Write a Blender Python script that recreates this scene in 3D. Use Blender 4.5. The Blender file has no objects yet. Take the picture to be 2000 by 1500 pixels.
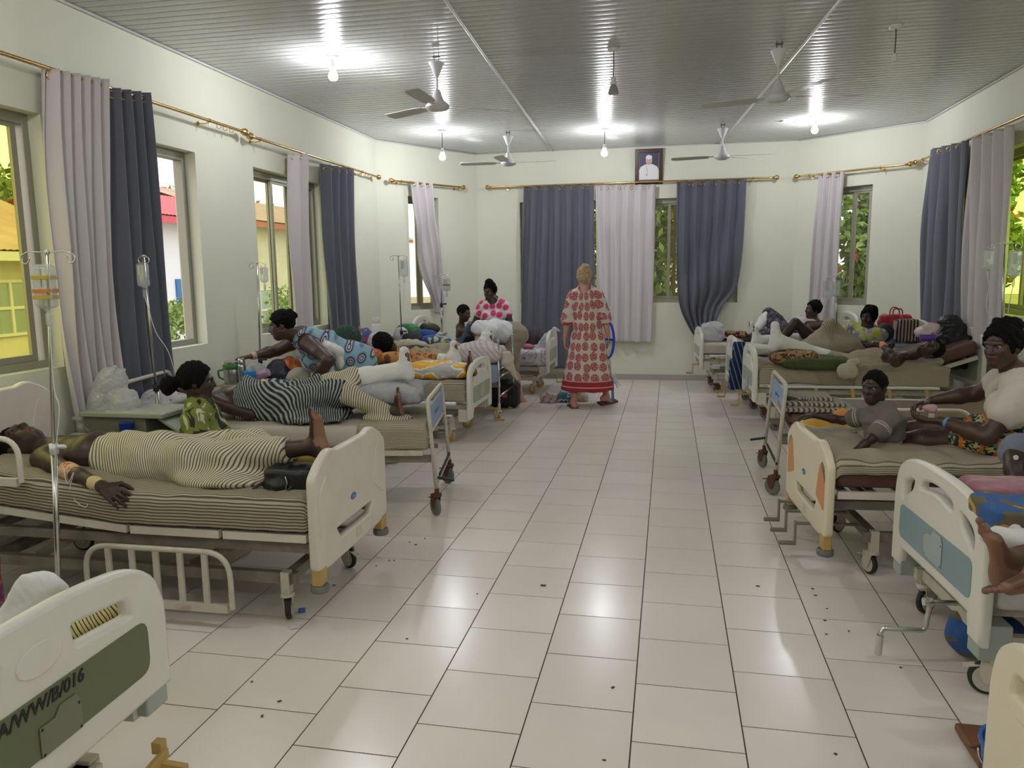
import bpy, math, random
import numpy as np
from mathutils import Vector, Matrix
random.seed(7); rng=np.random.default_rng(7)
PI=math.pi
SC=bpy.context.scene
COL=SC.collection
# ---------------------------------------------------------------- camera (solved from the tile grid)
F=1499.4; PIT,YA,RO=0.144819,0.2008585,-0.0119347
CH=1.6821
_fw=np.array([-math.sin(YA)*math.cos(PIT),math.cos(YA)*math.cos(PIT),-math.sin(PIT)])
_rt=np.array([math.cos(YA),math.sin(YA),0.0]); _up=np.cross(_rt,_fw)
_r=_rt*math.cos(RO)+_up*math.sin(RO); _u=-_rt*math.sin(RO)+_up*math.cos(RO)
CAM0=np.array([0,0,CH])
cd=bpy.data.cameras.new('camera'); cd.sensor_width=36; cd.lens=F/2000*36; cd.clip_end=300; cd.clip_start=.05
cam=bpy.data.objects.new('camera',cd); COL.objects.link(cam)
cam.matrix_world=Matrix(((_r[0],_u[0],-_fw[0],0),(_r[1],_u[1],-_fw[1],0),(_r[2],_u[2],-_fw[2],CH),(0,0,0,1)))
SC.camera=cam
def at(x,y,X=None,Y=None,Z=None):
    d=_fw+_r*(x-1000)/F+_u*(750-y)/F
    if X is not None: t=X/d[0]
    elif Y is not None: t=Y/d[1]
    else: t=(Z-CH)/d[2]
    return CAM0+t*d
def onpl(x,y,n,c):
    d=_fw+_r*(x-1000)/F+_u*(750-y)/F
    return CAM0+(c-CAM0@n)/(d@n)*d
# ---------------------------------------------------------------- world, exposure
SC.view_settings.view_transform='Standard'; SC.view_settings.look='None'
SC.view_settings.gamma=1; SC.view_settings.use_curve_mapping=False
SC.view_settings.exposure=.42
W=bpy.data.worlds.new('sky'); SC.world=W; W.use_nodes=True
bg=W.node_tree.nodes['Background']; bg.inputs[0].default_value=(1.0,.98,.94,1); bg.inputs[1].default_value=1.5
BULB=415.0     # emission of one lit lamp
# ---------------------------------------------------------------- object helpers
def tag(o,label=None,cat=None,group=None,kind=None):
    if label: o['label']=label
    if cat: o['category']=cat
    if group: o['group']=group
    if kind: o['kind']=kind
    return o
def worigin(o):
    M=Matrix.Identity(4); c=[]
    while o: c.append(o); o=o.parent
    for q in reversed(c): M=M@Matrix.LocRotScale(q.location,q.rotation_euler,None)
    return M
def mesh_obj(name,V,Fc,mats,parent=None,mi=None,smooth=True,attrs=None,local=False,bevel=0,origin=None,solid=0,sub=0):
    """V: world coords (or parent-local when local=True). Fc: list/array of faces"""
    V=np.asarray(V,dtype=np.float64).reshape(-1,3)
    if parent is not None and not local:
        Mi=np.array(worigin(parent).inverted()); V=V@Mi[:3,:3].T+Mi[:3,3]
    loc=None
    if parent is None:
        if origin is None:
            lo=V.min(0); hi=V.max(0); origin=np.array([(lo[0]+hi[0])/2,(lo[1]+hi[1])/2,lo[2]])
        V=V-np.array(origin); loc=origin
    me=bpy.data.meshes.new(name)
    if isinstance(Fc,np.ndarray):
        nf,k=Fc.shape
        me.vertices.add(len(V)); me.vertices.foreach_set('co',V.astype(np.float32).ravel())
        me.loops.add(nf*k); me.loops.foreach_set('vertex_index',Fc.astype(np.int32).ravel())
        me.polygons.add(nf); me.polygons.foreach_set('loop_start',np.arange(0,nf*k,k,dtype=np.int32))
        me.update(calc_edges=True)
    else:
        me.from_pydata([tuple(v) for v in V],[],[tuple(f) for f in Fc])
    if not isinstance(mats,(list,tuple)): mats=[mats]
    for m in mats: me.materials.append(m)
    if mi is not None: me.polygons.foreach_set('material_index',np.asarray(mi,dtype=np.int32))
    me.polygons.foreach_set('use_smooth',np.full(len(me.polygons),bool(smooth)))
    if attrs:
        for k,a in attrs.items():
            at_=me.attributes.new(k,'FLOAT','POINT'); at_.data.foreach_set('value',np.asarray(a,dtype=np.float32))
    me.validate()
    o=bpy.data.objects.new(name,me); COL.objects.link(o)
    if parent is not None: o.parent=parent
    else: o.location=loc
    if bevel:
        b=o.modifiers.new('bevel','BEVEL'); b.width=bevel; b.segments=2; b.limit_method='ANGLE'; b.angle_limit=.6
        me.polygons.foreach_set('use_smooth',np.full(len(me.polygons),True))
        if hasattr(b,'harden_normals'): b.harden_normals=True
    if solid:
        s=o.modifiers.new('solid','SOLIDIFY'); s.thickness=solid; s.offset=0
    if sub:
        s=o.modifiers.new('sub','SUBSURF'); s.levels=sub; s.render_levels=sub
    return o
def empty(name,loc,rz=0,label=None,cat=None,group=None,parent=None,kind=None):
    o=bpy.data.objects.new(name,None); COL.objects.link(o); o.empty_display_size=.1
    o.location=loc; o.rotation_euler=(0,0,rz)
    if parent: o.parent=parent
    return tag(o,label,cat,group,kind)
def nrm(v):
    v=np.asarray(v,float); return v/(np.linalg.norm(v)+1e-12)
def fillet(pts,r,n=5,closed=False):
    P=[np.array(p,float) for p in pts]; out=[]; N=len(P)
    for i in range(N):
        if not closed and i in (0,N-1): out.append(P[i]); continue
        a,b,c=P[i-1],P[i],P[(i+1)%N]
        ra=min(r,np.linalg.norm(a-b)*.49,np.linalg.norm(c-b)*.49)
        p=b+nrm(a-b)*ra; q=b+nrm(c-b)*ra
        for k in range(n+1):
            t=k/n; out.append((1-t)**2*p+2*t*(1-t)*b+t*t*q)
    return out
def crom(pts,n=6,closed=False):
    P=[np.array(p,float) for p in pts]; N=len(P); out=[]
    R=range(N if closed else N-1)
    for i in R:
        g=(lambda j:P[j%N]) if closed else (lambda j:P[min(max(j,0),N-1)])
        a,b,c,d=g(i-1),g(i),g(i+1),g(i+2)
        for k in range(n):
            t=k/n
            out.append(.5*((2*b)+(-a+c)*t+(2*a-5*b+4*c-d)*t*t+(-a+3*b-3*c+d)*t**3))
    if not closed: out.append(P[-1])
    return out
class MB:
    def __init__(s): s.v=[]; s.f=[]; s.m=[]; s.mi=0; s.T=None
    def mat(s,i): s.mi=i; return s
    def add(s,V,Fc):
        n=len(s.v); V=np.asarray(V,float)
        s.v+= [tuple(p) for p in V]
        for f in Fc: s.f.append(tuple(n+i for i in f)); s.m.append(s.mi)
        return s
    def box(s,lo,hi,M=None):
        x0,y0,z0=lo;x1,y1,z1=hi
        V=np.array([(x,y,z) for x in (x0,x1) for y in (y0,y1) for z in (z0,z1)],float)
        if M is not None: V=V@np.array(M)[:3,:3].T+np.array(M)[:3,3]
        return s.add(V,[(0,1,3,2),(4,6,7,5),(0,4,5,1),(2,3,7,6),(0,2,6,4),(1,5,7,3)])
    def cbox(s,c,d,rz=0,rx=0,ry=0):
        M=Matrix.Translation(c)@Matrix.Rotation(rz,4,'Z')@Matrix.Rotation(ry,4,'Y')@Matrix.Rotation(rx,4,'X')
        return s.box([-d[0]/2,-d[1]/2,-d[2]/2],[d[0]/2,d[1]/2,d[2]/2],M)
    def bar(s,a,b,w,h,up=(0,0,1)):
        a=np.array(a,float);b=np.array(b,float);d=nrm(b-a); sd=np.cross(d,up)
        if np.linalg.norm(sd)<1e-4: sd=np.cross(d,(0,1,0))
        sd=nrm(sd); u=np.cross(sd,d)
        V=[p+sd*w/2*i+u*h/2*j for p in (a,b) for i,j in ((-1,-1),(1,-1),(1,1),(-1,1))]
        return s.add(V,[(0,1,2,3),(7,6,5,4),(0,4,5,1),(1,5,6,2),(2,6,7,3),(3,7,4,0)])
    def tube(s,pts,r,n=10,closed=False):
        P=np.array([np.array(p,float) for p in pts]); N=len(P)
        R=np.full(N,r) if np.isscalar(r) else np.array(r,float)
        T=np.zeros_like(P)
        for i in range(N):
            a=P[i-1] if (i>0 or closed) else P[i]; b=P[(i+1)%N] if (i<N-1 or closed) else P[i]
            T[i]=nrm(b-a)
        u=np.cross(T[0],(0,0,1)); 
        if np.linalg.norm(u)<1e-3: u=np.cross(T[0],(1,0,0))
        u=nrm(u); V=[]
        for i in range(N):
            u=nrm(u-T[i]*(u@T[i])); w=np.cross(T[i],u)
            for k in range(n):
                a=2*PI*k/n; V.append(P[i]+R[i]*(u*math.cos(a)+w*math.sin(a)))
        Fc=[]
        M=N if closed else N-1
        for i in range(M):
            j=(i+1)%N
            for k in range(n): Fc.append((i*n+k,i*n+(k+1)%n,j*n+(k+1)%n,j*n+k))
        if not closed: Fc.append(tuple(range(n-1,-1,-1))); Fc.append(tuple((N-1)*n+k for k in range(n)))
        return s.add(V,Fc)
    def lathe(s,prof,c=(0,0,0),ax=(0,0,1),n=20):
        ax=nrm(ax); u=np.cross(ax,(1,0,0)); 
        if np.linalg.norm(u)<.1: u=np.cross(ax,(0,1,0))
        u=nrm(u); w=np.cross(ax,u); c=np.array(c,float); V=[];Fc=[]
        for r,z in prof:
            for k in range(n):
                a=2*PI*k/n; V.append(c+ax*z+max(r,1e-4)*(u*math.cos(a)+w*math.sin(a)))
        for i in range(len(prof)-1):
            for k in range(n): Fc.append((i*n+k,i*n+(k+1)%n,(i+1)*n+(k+1)%n,(i+1)*n+k))
        Fc.append(tuple(range(n-1,-1,-1))); Fc.append(tuple((len(prof)-1)*n+k for k in range(n)))
        return s.add(V,Fc)
    def cyl(s,a,b,r,n=16):
        a=np.array(a,float);b=np.array(b,float); return s.lathe([(r,0),(r,np.linalg.norm(b-a))],a,b-a,n)
    def sph(s,c,r,n=12,sx=(1,1,1)):
        V=[];Fc=[];m=n//2+1
        for i in range(m):
            ph=PI*i/(m-1)
            for k in range(n):
                a=2*PI*k/n; V.append((c[0]+r*sx[0]*math.sin(ph)*math.cos(a),c[1]+r*sx[1]*math.sin(ph)*math.sin(a),c[2]-r*sx[2]*math.cos(ph)))
        for i in range(m-1):
            for k in range(n): Fc.append((i*n+k,i*n+(k+1)%n,(i+1)*n+(k+1)%n,(i+1)*n+k))
        return s.add(V,Fc)
    def board(s,outer,holes,th,M,bev=.004):
        """2D outline (a,b) with holes, extruded +-th/2 along local z; M maps to target space"""
        cu=bpy.data.curves.new('tmp','CURVE'); cu.dimensions='2D'; cu.fill_mode='BOTH'
        cu.extrude=max(th/2-bev,.0005); cu.bevel_depth=bev; cu.bevel_resolution=1
        for L in [outer]+list(holes):
            sp=cu.splines.new('POLY'); sp.points.add(len(L)-1)
            for i,p in enumerate(L): sp.points[i].co=(p[0],p[1],0,1)
            sp.use_cyclic_u=True
        o=bpy.data.objects.new('tmp',cu); me=bpy.data.meshes.new_from_object(o)
        V=np.array([v.co[:] for v in me.vertices]).reshape(-1,3); M=np.array(M)
        V=V@M[:3,:3].T+M[:3,3]
        s.add(V,[tuple(p.vertices) for p in me.polygons])
        bpy.data.objects.remove(o); bpy.data.curves.remove(cu); bpy.data.meshes.remove(me)
        return s
    def text(s,txt,size,M,th=.001,shear=0,bold=0):
        cu=bpy.data.curves.new('tmp','FONT'); cu.body=txt; cu.size=size; cu.extrude=th; cu.align_x='CENTER'; cu.shear=shear; cu.offset=bold
        cu.resolution_u=3
        o=bpy.data.objects.new('tmp',cu); me=bpy.data.meshes.new_from_object(o)
        V=np.array([v.co[:] for v in me.vertices]).reshape(-1,3); M=np.array(M)
        V=V@M[:3,:3].T+M[:3,3]
        s.add(V,[tuple(p.vertices) for p in me.polygons])
        bpy.data.objects.remove(o); bpy.data.curves.remove(cu); bpy.data.meshes.remove(me)
        return s
    def build(s,name,mats,parent=None,**k):
        k.setdefault('smooth',False)
        sm=k.pop('auto',None)
        o=mesh_obj(name,s.v,s.f,mats,parent,mi=s.m,**k)
        if sm is not None:
            me=o.data; me.polygons.foreach_set('use_smooth',np.full(len(me.polygons),True))
            try: me.set_sharp_from_angle(angle=sm)
            except Exception: pass
        return o
# ---------------------------------------------------------------- materials
MATS={}
def mat(name,col,rough=.55,metal=0,bump=None,mottle=None,emit=None,spec=.5,trans=0,sheen=0,sss=0,coat=0):
    if name in MATS: return MATS[name]
    m=bpy.data.materials.new(name); m.use_nodes=True; nt=m.node_tree; b=nt.nodes['Principled BSDF']
    b.inputs['Base Color'].default_value=(*col,1); b.inputs['Roughness'].default_value=rough; b.inputs['Metallic'].default_value=metal
    b.inputs['Specular IOR Level'].default_value=spec
    if coat: b.inputs['Coat Weight'].default_value=coat; b.inputs['Coat Roughness'].default_value=.1
    if sheen: b.inputs['Sheen Weight'].default_value=sheen
    if sss:
        b.inputs['Subsurface Weight'].default_value=sss; b.inputs['Subsurface Radius'].default_value=(.01,.004,.002)
    if emit: b.inputs['Emission Color'].default_value=(*emit[0],1); b.inputs['Emission Strength'].default_value=emit[1]
    tc=None
    if bump or mottle: tc=nt.nodes.new('ShaderNodeTexCoord')
    if mottle:   # (scale, colour2, contrast lo, hi)
        n=nt.nodes.new('ShaderNodeTexNoise'); n.inputs['Scale'].default_value=mottle[0]; n.inputs['Detail'].default_value=5
        nt.links.new(tc.outputs['Object'],n.inputs['Vector'])
        r=nt.nodes.new('ShaderNodeValToRGB'); r.color_ramp.elements[0].position=mottle[2]; r.color_ramp.elements[1].position=mottle[3]
        r.color_ramp.elements[0].color=(*col,1); r.color_ramp.elements[1].color=(*mottle[1],1)
        nt.links.new(n.outputs['Fac'],r.inputs['Fac']); nt.links.new(r.outputs['Color'],b.inputs['Base Color'])
    if bump:
        n=nt.nodes.new('ShaderNodeTexNoise'); n.inputs['Scale'].default_value=bump[0]; n.inputs['Detail'].default_value=4
        nt.links.new(tc.outputs['Object'],n.inputs['Vector'])
        p=nt.nodes.new('ShaderNodeBump'); p.inputs['Strength'].default_value=bump[1]; p.inputs['Distance'].default_value=bump[2] if len(bump)>2 else .01
        nt.links.new(n.outputs['Fac'],p.inputs['Height']); nt.links.new(p.outputs['Normal'],b.inputs['Normal'])
    MATS[name]=m; return m
def stripe(name,c1,c2,period,duty=.5,rough=.85,attr='st',c3=None):
    if name in MATS: return MATS[name]
    m=mat(name,c1,rough,bump=(90,.25,.002)); nt=m.node_tree; b=nt.nodes['Principled BSDF']
    a=nt.nodes.new('ShaderNodeAttribute'); a.attribute_name=attr
    d=nt.nodes.new('ShaderNodeMath'); d.operation='DIVIDE'; d.inputs[1].default_value=period; nt.links.new(a.outputs['Fac'],d.inputs[0])
    f=nt.nodes.new('ShaderNodeMath'); f.operation='PINGPONG'; f.inputs[1].default_value=.5; nt.links.new(d.outputs[0],f.inputs[0])
    r=nt.nodes.new('ShaderNodeValToRGB'); e=r.color_ramp.elements
    e[0].position=max(duty/2-.04,0); e[0].color=(*c2,1); e[1].position=duty/2+.04; e[1].color=(*c1,1)
    nt.links.new(f.outputs[0],r.inputs['Fac']); nt.links.new(r.outputs['Color'],b.inputs['Base Color'])
    return m
def prnt(name,scale,stops,rough=.8,warp=.0,feature='F1',attr=None,squash=(1,1,1),randomness=1.0,interp='CONSTANT'):
    """cell print: stops=[(pos,colour)] over the distance to the cell centre"""
    if name in MATS: return MATS[name]
    m=mat(name,(.5,.5,.5),rough,bump=(60,.2,.002)); nt=m.node_tree; b=nt.nodes['Principled BSDF']
    tc=nt.nodes.new('ShaderNodeTexCoord'); mp=nt.nodes.new('ShaderNodeMapping'); mp.inputs['Scale'].default_value=squash
    nt.links.new(tc.outputs['Object'],mp.inputs['Vector']); src=mp.outputs[0]
    if warp:
        n=nt.nodes.new('ShaderNodeTexNoise'); n.inputs['Scale'].default_value=scale*1.2; n.inputs['Detail'].default_value=3; nt.links.new(src,n.inputs['Vector'])
        mx=nt.nodes.new('ShaderNodeMix'); mx.data_type='VECTOR'; mx.inputs[0].default_value=warp
        nt.links.new(src,mx.inputs[4]); nt.links.new(n.outputs['Color'],mx.inputs[5]); src=mx.outputs[1]
    v=nt.nodes.new('ShaderNodeTexVoronoi'); v.inputs['Scale'].default_value=scale; v.feature=feature; v.inputs['Randomness'].default_value=randomness
    nt.links.new(src,v.inputs['Vector'])
    r=nt.nodes.new('ShaderNodeValToRGB'); r.color_ramp.interpolation=interp; e=r.color_ramp.elements
    while len(e)<len(stops): e.new(.5)
    for i,(p,c) in enumerate(stops): e[i].position=p; e[i].color=(*c,1)
    nt.links.new(v.outputs['Distance'],r.inputs['Fac']); nt.links.new(r.outputs['Color'],b.inputs['Base Color'])
    m['vor']=v.name
    if attr=='uv':
        ua=nt.nodes.new('ShaderNodeAttribute'); ua.attribute_name='u'; sa=nt.nodes.new('ShaderNodeAttribute'); sa.attribute_name='st'; cb=nt.nodes.new('ShaderNodeCombineXYZ')
        nt.links.new(ua.outputs['Fac'],cb.inputs[0]); nt.links.new(sa.outputs['Fac'],cb.inputs[1]); v.voronoi_dimensions='2D'; nt.links.new(cb.outputs[0],v.inputs['Vector'])
    return m
def blend(name,c1,c2,scale,lo,hi,rough=.8,c3=None):
    """noise print of two or three flat colours"""
    if name in MATS: return MATS[name]
    m=mat(name,c1,rough,bump=(60,.2,.002)); nt=m.node_tree; b=nt.nodes['Principled BSDF']
    tc=nt.nodes.new('ShaderNodeTexCoord'); n=nt.nodes.new('ShaderNodeTexNoise'); n.inputs['Scale'].default_value=scale; n.inputs['Detail'].default_value=2; n.inputs['Distortion'].default_value=1.2
    nt.links.new(tc.outputs['Object'],n.inputs['Vector'])
    r=nt.nodes.new('ShaderNodeValToRGB'); r.color_ramp.interpolation='CONSTANT'; e=r.color_ramp.elements
    e[0].position=0; e[0].color=(*c1,1); e[1].position=lo; e[1].color=(*c2,1)
    q=e.new(hi); q.color=(*(c3 or c1),1)
    nt.links.new(n.outputs['Fac'],r.inputs['Fac']); nt.links.new(r.outputs['Color'],b.inputs['Base Color'])
    return m
def seethru(name,tint,gloss=.06,rough=.02,body=None,bodyfac=0):
    if name in MATS: return MATS[name]
    m=bpy.data.materials.new(name); m.use_nodes=True; nt=m.node_tree; nt.nodes.clear()
    o=nt.nodes.new('ShaderNodeOutputMaterial'); t=nt.nodes.new('ShaderNodeBsdfTransparent'); t.inputs[0].default_value=(*tint,1)
    g=nt.nodes.new('ShaderNodeBsdfGlossy'); g.inputs['Roughness'].default_value=rough
    mx=nt.nodes.new('ShaderNodeMixShader'); mx.inputs[0].default_value=gloss
    nt.links.new(t.outputs[0],mx.inputs[1]); nt.links.new(g.outputs[0],mx.inputs[2]); last=mx.outputs[0]
    if body:
        d=nt.nodes.new('ShaderNodeBsdfDiffuse'); d.inputs[0].default_value=(*body,1)
        tl=nt.nodes.new('ShaderNodeBsdfTranslucent'); tl.inputs[0].default_value=(*body,1)
        m2=nt.nodes.new('ShaderNodeMixShader'); nt.links.new(d.outputs[0],m2.inputs[1]); nt.links.new(tl.outputs[0],m2.inputs[2])
        m3=nt.nodes.new('ShaderNodeMixShader'); m3.inputs[0].default_value=bodyfac
        nt.links.new(last,m3.inputs[1]); nt.links.new(m2.outputs[0],m3.inputs[2]); last=m3.outputs[0]
    nt.links.new(last,o.inputs[0]); MATS[name]=m; return m
# ---------------------------------------------------------------- signed-distance modelling
def rc(a,b,ra,rb=None,k=.02): return ('rc',np.array(a,float),np.array(b,float),ra,ra if rb is None else rb,k)
def erc(a,b,side,wa,da,wb,db,k=.03,cap=None): return ('erc',np.array(a,float),np.array(b,float),nrm(side),wa,da,wb,db,k,cap)
def el(c,r,ax=None,k=.02): return ('el',np.array(c,float),np.array(r,float),np.eye(3) if ax is None else np.array(ax,float),k)
def rbx(c,h,r,ax=None,k=.02): return ('bx',np.array(c,float),np.array(h,float),r,np.eye(3) if ax is None else np.array(ax,float),k)
def infl(p,t,k=None):
    p=list(p)
    if p[0]=='rc': p[3]+=t;p[4]+=t
    elif p[0]=='erc': p[4]+=t;p[5]+=t;p[6]+=t;p[7]+=t
    elif p[0]=='el': p[2]=p[2]+t
    elif p[0]=='bx': p[2]=p[2]+t; 
    if k is not None:
        if p[0]=='rc': p[5]=k
        elif p[0]=='erc': p[8]=k
        elif p[0]=='el': p[4]=k
        else: p[5]=k
    return tuple(p)
def pk(p): return {'rc':5,'erc':8,'el':4,'bx':5}[p[0]]
def bounds(p):
    if p[0]=='rc': r=max(p[3],p[4]); return np.minimum(p[1],p[2])-r,np.maximum(p[1],p[2])+r
    if p[0]=='erc': r=max(p[4:8]); return np.minimum(p[1],p[2])-r,np.maximum(p[1],p[2])+r
    if p[0]=='el': e=np.abs(p[3].T)@p[2]; return p[1]-e,p[1]+e
    e=np.abs(p[4].T)@(p[2]+p[3]); return p[1]-e,p[1]+e
def dist(p,X,Y,Z):
    t=p[0]
    if t=='rc':
        a,b=p[1],p[2]; d=b-a; L=d@d+1e-12
        x=X-a[0];y=Y-a[1];z=Z-a[2]
        h=np.clip((x*d[0]+y*d[1]+z*d[2])/L,0,1)
        return np.sqrt((x-h*d[0])**2+(y-h*d[1])**2+(z-h*d[2])**2)-(p[3]+(p[4]-p[3])*h)
    if t=='erc':
        a,b=p[1],p[2]; d=b-a; L=np.linalg.norm(d); n=d/L; s=nrm(p[3]-n*(p[3]@n)); f=np.cross(n,s)
        x=X-a[0];y=Y-a[1];z=Z-a[2]
        tt=x*n[0]+y*n[1]+z*n[2]; u=x*s[0]+y*s[1]+z*s[2]; v=x*f[0]+y*f[1]+z*f[2]
        h=np.clip(tt/L,0,1); w=p[4]+(p[6]-p[4])*h; dd=p[5]+(p[7]-p[5])*h
        cap=p[9] if p[9] is not None else .6*min(p[5],p[7])
        e=(tt-h*L)/cap
        k0=np.sqrt((u/w)**2+(v/dd)**2+e*e)+1e-9
        return (k0-1)*np.minimum(w,dd)
    if t=='el':
        A=p[3]; x=X-p[1][0];y=Y-p[1][1];z=Z-p[1][2]
        u=x*A[0,0]+y*A[0,1]+z*A[0,2]; v=x*A[1,0]+y*A[1,1]+z*A[1,2]; w=x*A[2,0]+y*A[2,1]+z*A[2,2]
        r=p[2]; k0=np.sqrt((u/r[0])**2+(v/r[1])**2+(w/r[2])**2); k1=np.sqrt((u/r[0]**2)**2+(v/r[1]**2)**2+(w/r[2]**2)**2)+1e-9
        return k0*(k0-1)/k1
    A=p[4]; x=X-p[1][0];y=Y-p[1][1];z=Z-p[1][2]; h=p[2]
    u=np.abs(x*A[0,0]+y*A[0,1]+z*A[0,2])-h[0]; v=np.abs(x*A[1,0]+y*A[1,1]+z*A[1,2])-h[1]; w=np.abs(x*A[2,0]+y*A[2,1]+z*A[2,2])-h[2]
    return np.sqrt(np.maximum(u,0)**2+np.maximum(v,0)**2+np.maximum(w,0)**2)+np.minimum(np.maximum(np.maximum(u,v),w),0)-p[3]
def smin(a,b,k):
    h=np.maximum(k-np.abs(a-b),0)/k
    return np.minimum(a,b)-h*h*k*.25
def smax(a,b,k): return -smin(-a,-b,k)
def sdf(prims,h=.01,subs=(),clips=(),pad=.02):
    """prims united; subs carved out (prim,k); clips: (point,normal) keeps the side against the normal. -> V,F"""
    B=[bounds(p) for p in prims]
    lo=np.min([b[0] for b in B],0)-pad-h*2; hi=np.max([b[1] for b in B],0)+pad+h*2
    for P,n in clips:
        for ax in range(3):
            if n[ax]>.99: hi[ax]=min(hi[ax],P[ax]+3*h)
            if n[ax]<-.99: lo[ax]=max(lo[ax],P[ax]-3*h)
    n=np.ceil((hi-lo)/h).astype(int)+1
    xs=[lo[i]+h*np.arange(n[i]) for i in range(3)]
    D=np.full(n,.06,dtype=np.float32)
    def region(b,m):
        i0=np.maximum(np.floor((b[0]-m-lo)/h).astype(int),0); i1=np.minimum(np.ceil((b[1]+m-lo)/h).astype(int)+1,n)
        return i0,i1
    def gr(i0,i1): return np.meshgrid(*[xs[i][i0[i]:i1[i]].astype(np.float32) for i in range(3)],indexing='ij',sparse=True)
    for p,b in zip(prims,B):
        k=max(p[pk(p)],1e-4); i0,i1=region(b,max(k,.02)+h)
        if (i1<=i0).any(): continue
        G=gr(i0,i1); s=tuple(slice(i0[i],i1[i]) for i in range(3))
        D[s]=smin(D[s],dist(p,*G).astype(np.float32),k)
    for p,k in subs:
        i0,i1=region(bounds(p),k+h*2)
        if (i1<=i0).any(): continue
        G=gr(i0,i1); s=tuple(slice(i0[i],i1[i]) for i in range(3))
        D[s]=smax(D[s],-dist(p,*G).astype(np.float32),max(k,1e-4))
    if clips:
        G=gr(np.zeros(3,int),n)
        for P,nn in clips:
            nn=nrm(nn); D=np.maximum(D,(G[0]-P[0])*nn[0]+(G[1]-P[1])*nn[1]+(G[2]-P[2])*nn[2]).astype(np.float32)
    D[0]=D[-1]=.05; D[:,0]=D[:,-1]=.05; D[:,:,0]=D[:,:,-1]=.05
    S=D<0; C=np.zeros(tuple(n-1),dtype=np.int8)
    for a in (0,1):
        for b_ in (0,1):
            for c in (0,1): C+=S[a:n[0]-1+a,b_:n[1]-1+b_,c:n[2]-1+c]
    act=np.argwhere((C>0)&(C<8)); idx=np.full(C.shape,-1,dtype=np.int64); idx[tuple(act.T)]=np.arange(len(act))
    acc=np.zeros((len(act),3)); cnt=np.zeros(len(act))
    cor=[(a,b_,c) for a in (0,1) for b_ in (0,1) for c in (0,1)]
    val={c:D[act[:,0]+c[0],act[:,1]+c[1],act[:,2]+c[2]] for c in cor}
    for ax in range(3):
        for c in cor:
            if c[ax]: continue
            e=list(c); e[ax]=1; e=tuple(e); v0,v1=val[c],val[e]; m=(v0<0)!=(v1<0)
            t=np.where(m,v0/(v0-v1+1e-20),0); pt=np.array(c,float)[None]+0*t[:,None]; pt[:,ax]=t
            acc+=pt*m[:,None]; cnt+=m
    V=(act+acc/cnt[:,None])*h+lo
    Q=[]
    for ax in range(3):
        sl0=[slice(None)]*3; sl1=[slice(None)]*3; sl0[ax]=slice(0,-1); sl1[ax]=slice(1,None)
        A=S[tuple(sl0)];Bq=S[tuple(sl1)]; ed=np.argwhere(A!=Bq)
        if not len(ed): continue
        o1,o2=[i for i in range(3) if i!=ax]
        ed=ed[(ed[:,o1]>0)&(ed[:,o2]>0)]
        ins=A[tuple(ed.T)]
        def g(d1,d2):
            e=ed.copy(); e[:,o1]-=d1; e[:,o2]-=d2; return idx[tuple(e.T)]
        q=np.stack([g(1,1),g(0,1),g(0,0),g(1,0)],1)
        flip=ins if ax!=1 else ~ins
        q[~flip]=q[~flip][:,::-1]; Q.append(q)
    Q=np.concatenate(Q); Q=Q[(Q>=0).all(1)]
    return V,Q
def vnorm(V,Q):
    a=V[Q[:,2]]-V[Q[:,0]]; b=V[Q[:,3]]-V[Q[:,1]]; n=np.cross(a,b); N=np.zeros_like(V)
    for j in range(4):
        for i in range(3): N[:,i]+=np.bincount(Q[:,j],n[:,i],len(V))
    return N/(np.linalg.norm(N,axis=1,keepdims=True)+1e-12)
def relax(V,Q,it=1,lam=.5):
    for _ in range(it):
        A=np.zeros_like(V); c=np.zeros(len(V))
        for j in range(4):
            for o in (1,3):
                for i in range(3): A[:,i]+=np.bincount(Q[:,j],V[Q[:,(j+o)%4],i],len(V))
                c+=np.bincount(Q[:,j],minlength=len(V))
        V=V*(1-lam)+lam*A/np.maximum(c,1)[:,None]
    return V
def folds(V,amp,freq,dirs=None,seed=0,n=5):
    r=np.random.default_rng(seed); s=np.zeros(len(V)); 
    for i in range(n):
        if dirs is not None:
            d=nrm(np.array(dirs)+r.normal(0,.25,3))
        else: d=nrm(r.normal(0,1,3))
        w=nrm(r.normal(0,1,3)); f=freq*(.6+r.random()*1.2)
        ph=V@d*f*2*PI+1.6*np.sin(V@w*f*2.2+r.random()*6)+r.random()*6
        q=np.sin(ph); s+=np.sign(q)*np.abs(q)**.8/(1+.3*i)
    return amp*s/n*1.6
def soft(name,prims,mats,parent=None,h=.01,noise=None,subs=(),clips=(),st=None,rel=0,mi=None,keep=False,**k):
    V,Q=sdf(prims,h,subs,clips)
    if rel: V=relax(V,Q,rel)
    attrs={}
    if st is not None:
        q_=st(V); attrs=dict(q_) if isinstance(q_,dict) else {'st':q_}
    if noise:
        N=vnorm(V,Q)
        for nz in (noise if isinstance(noise,list) else [noise]): V=V+N*folds(V,**nz)[:,None]
    m=None
    if mi is not None: m=mi(V[Q].mean(1),vnorm(V,Q)[Q[:,0]])
    return mesh_obj(name,V,Q,mats,parent,mi=m,attrs=attrs or None,**k)
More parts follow.
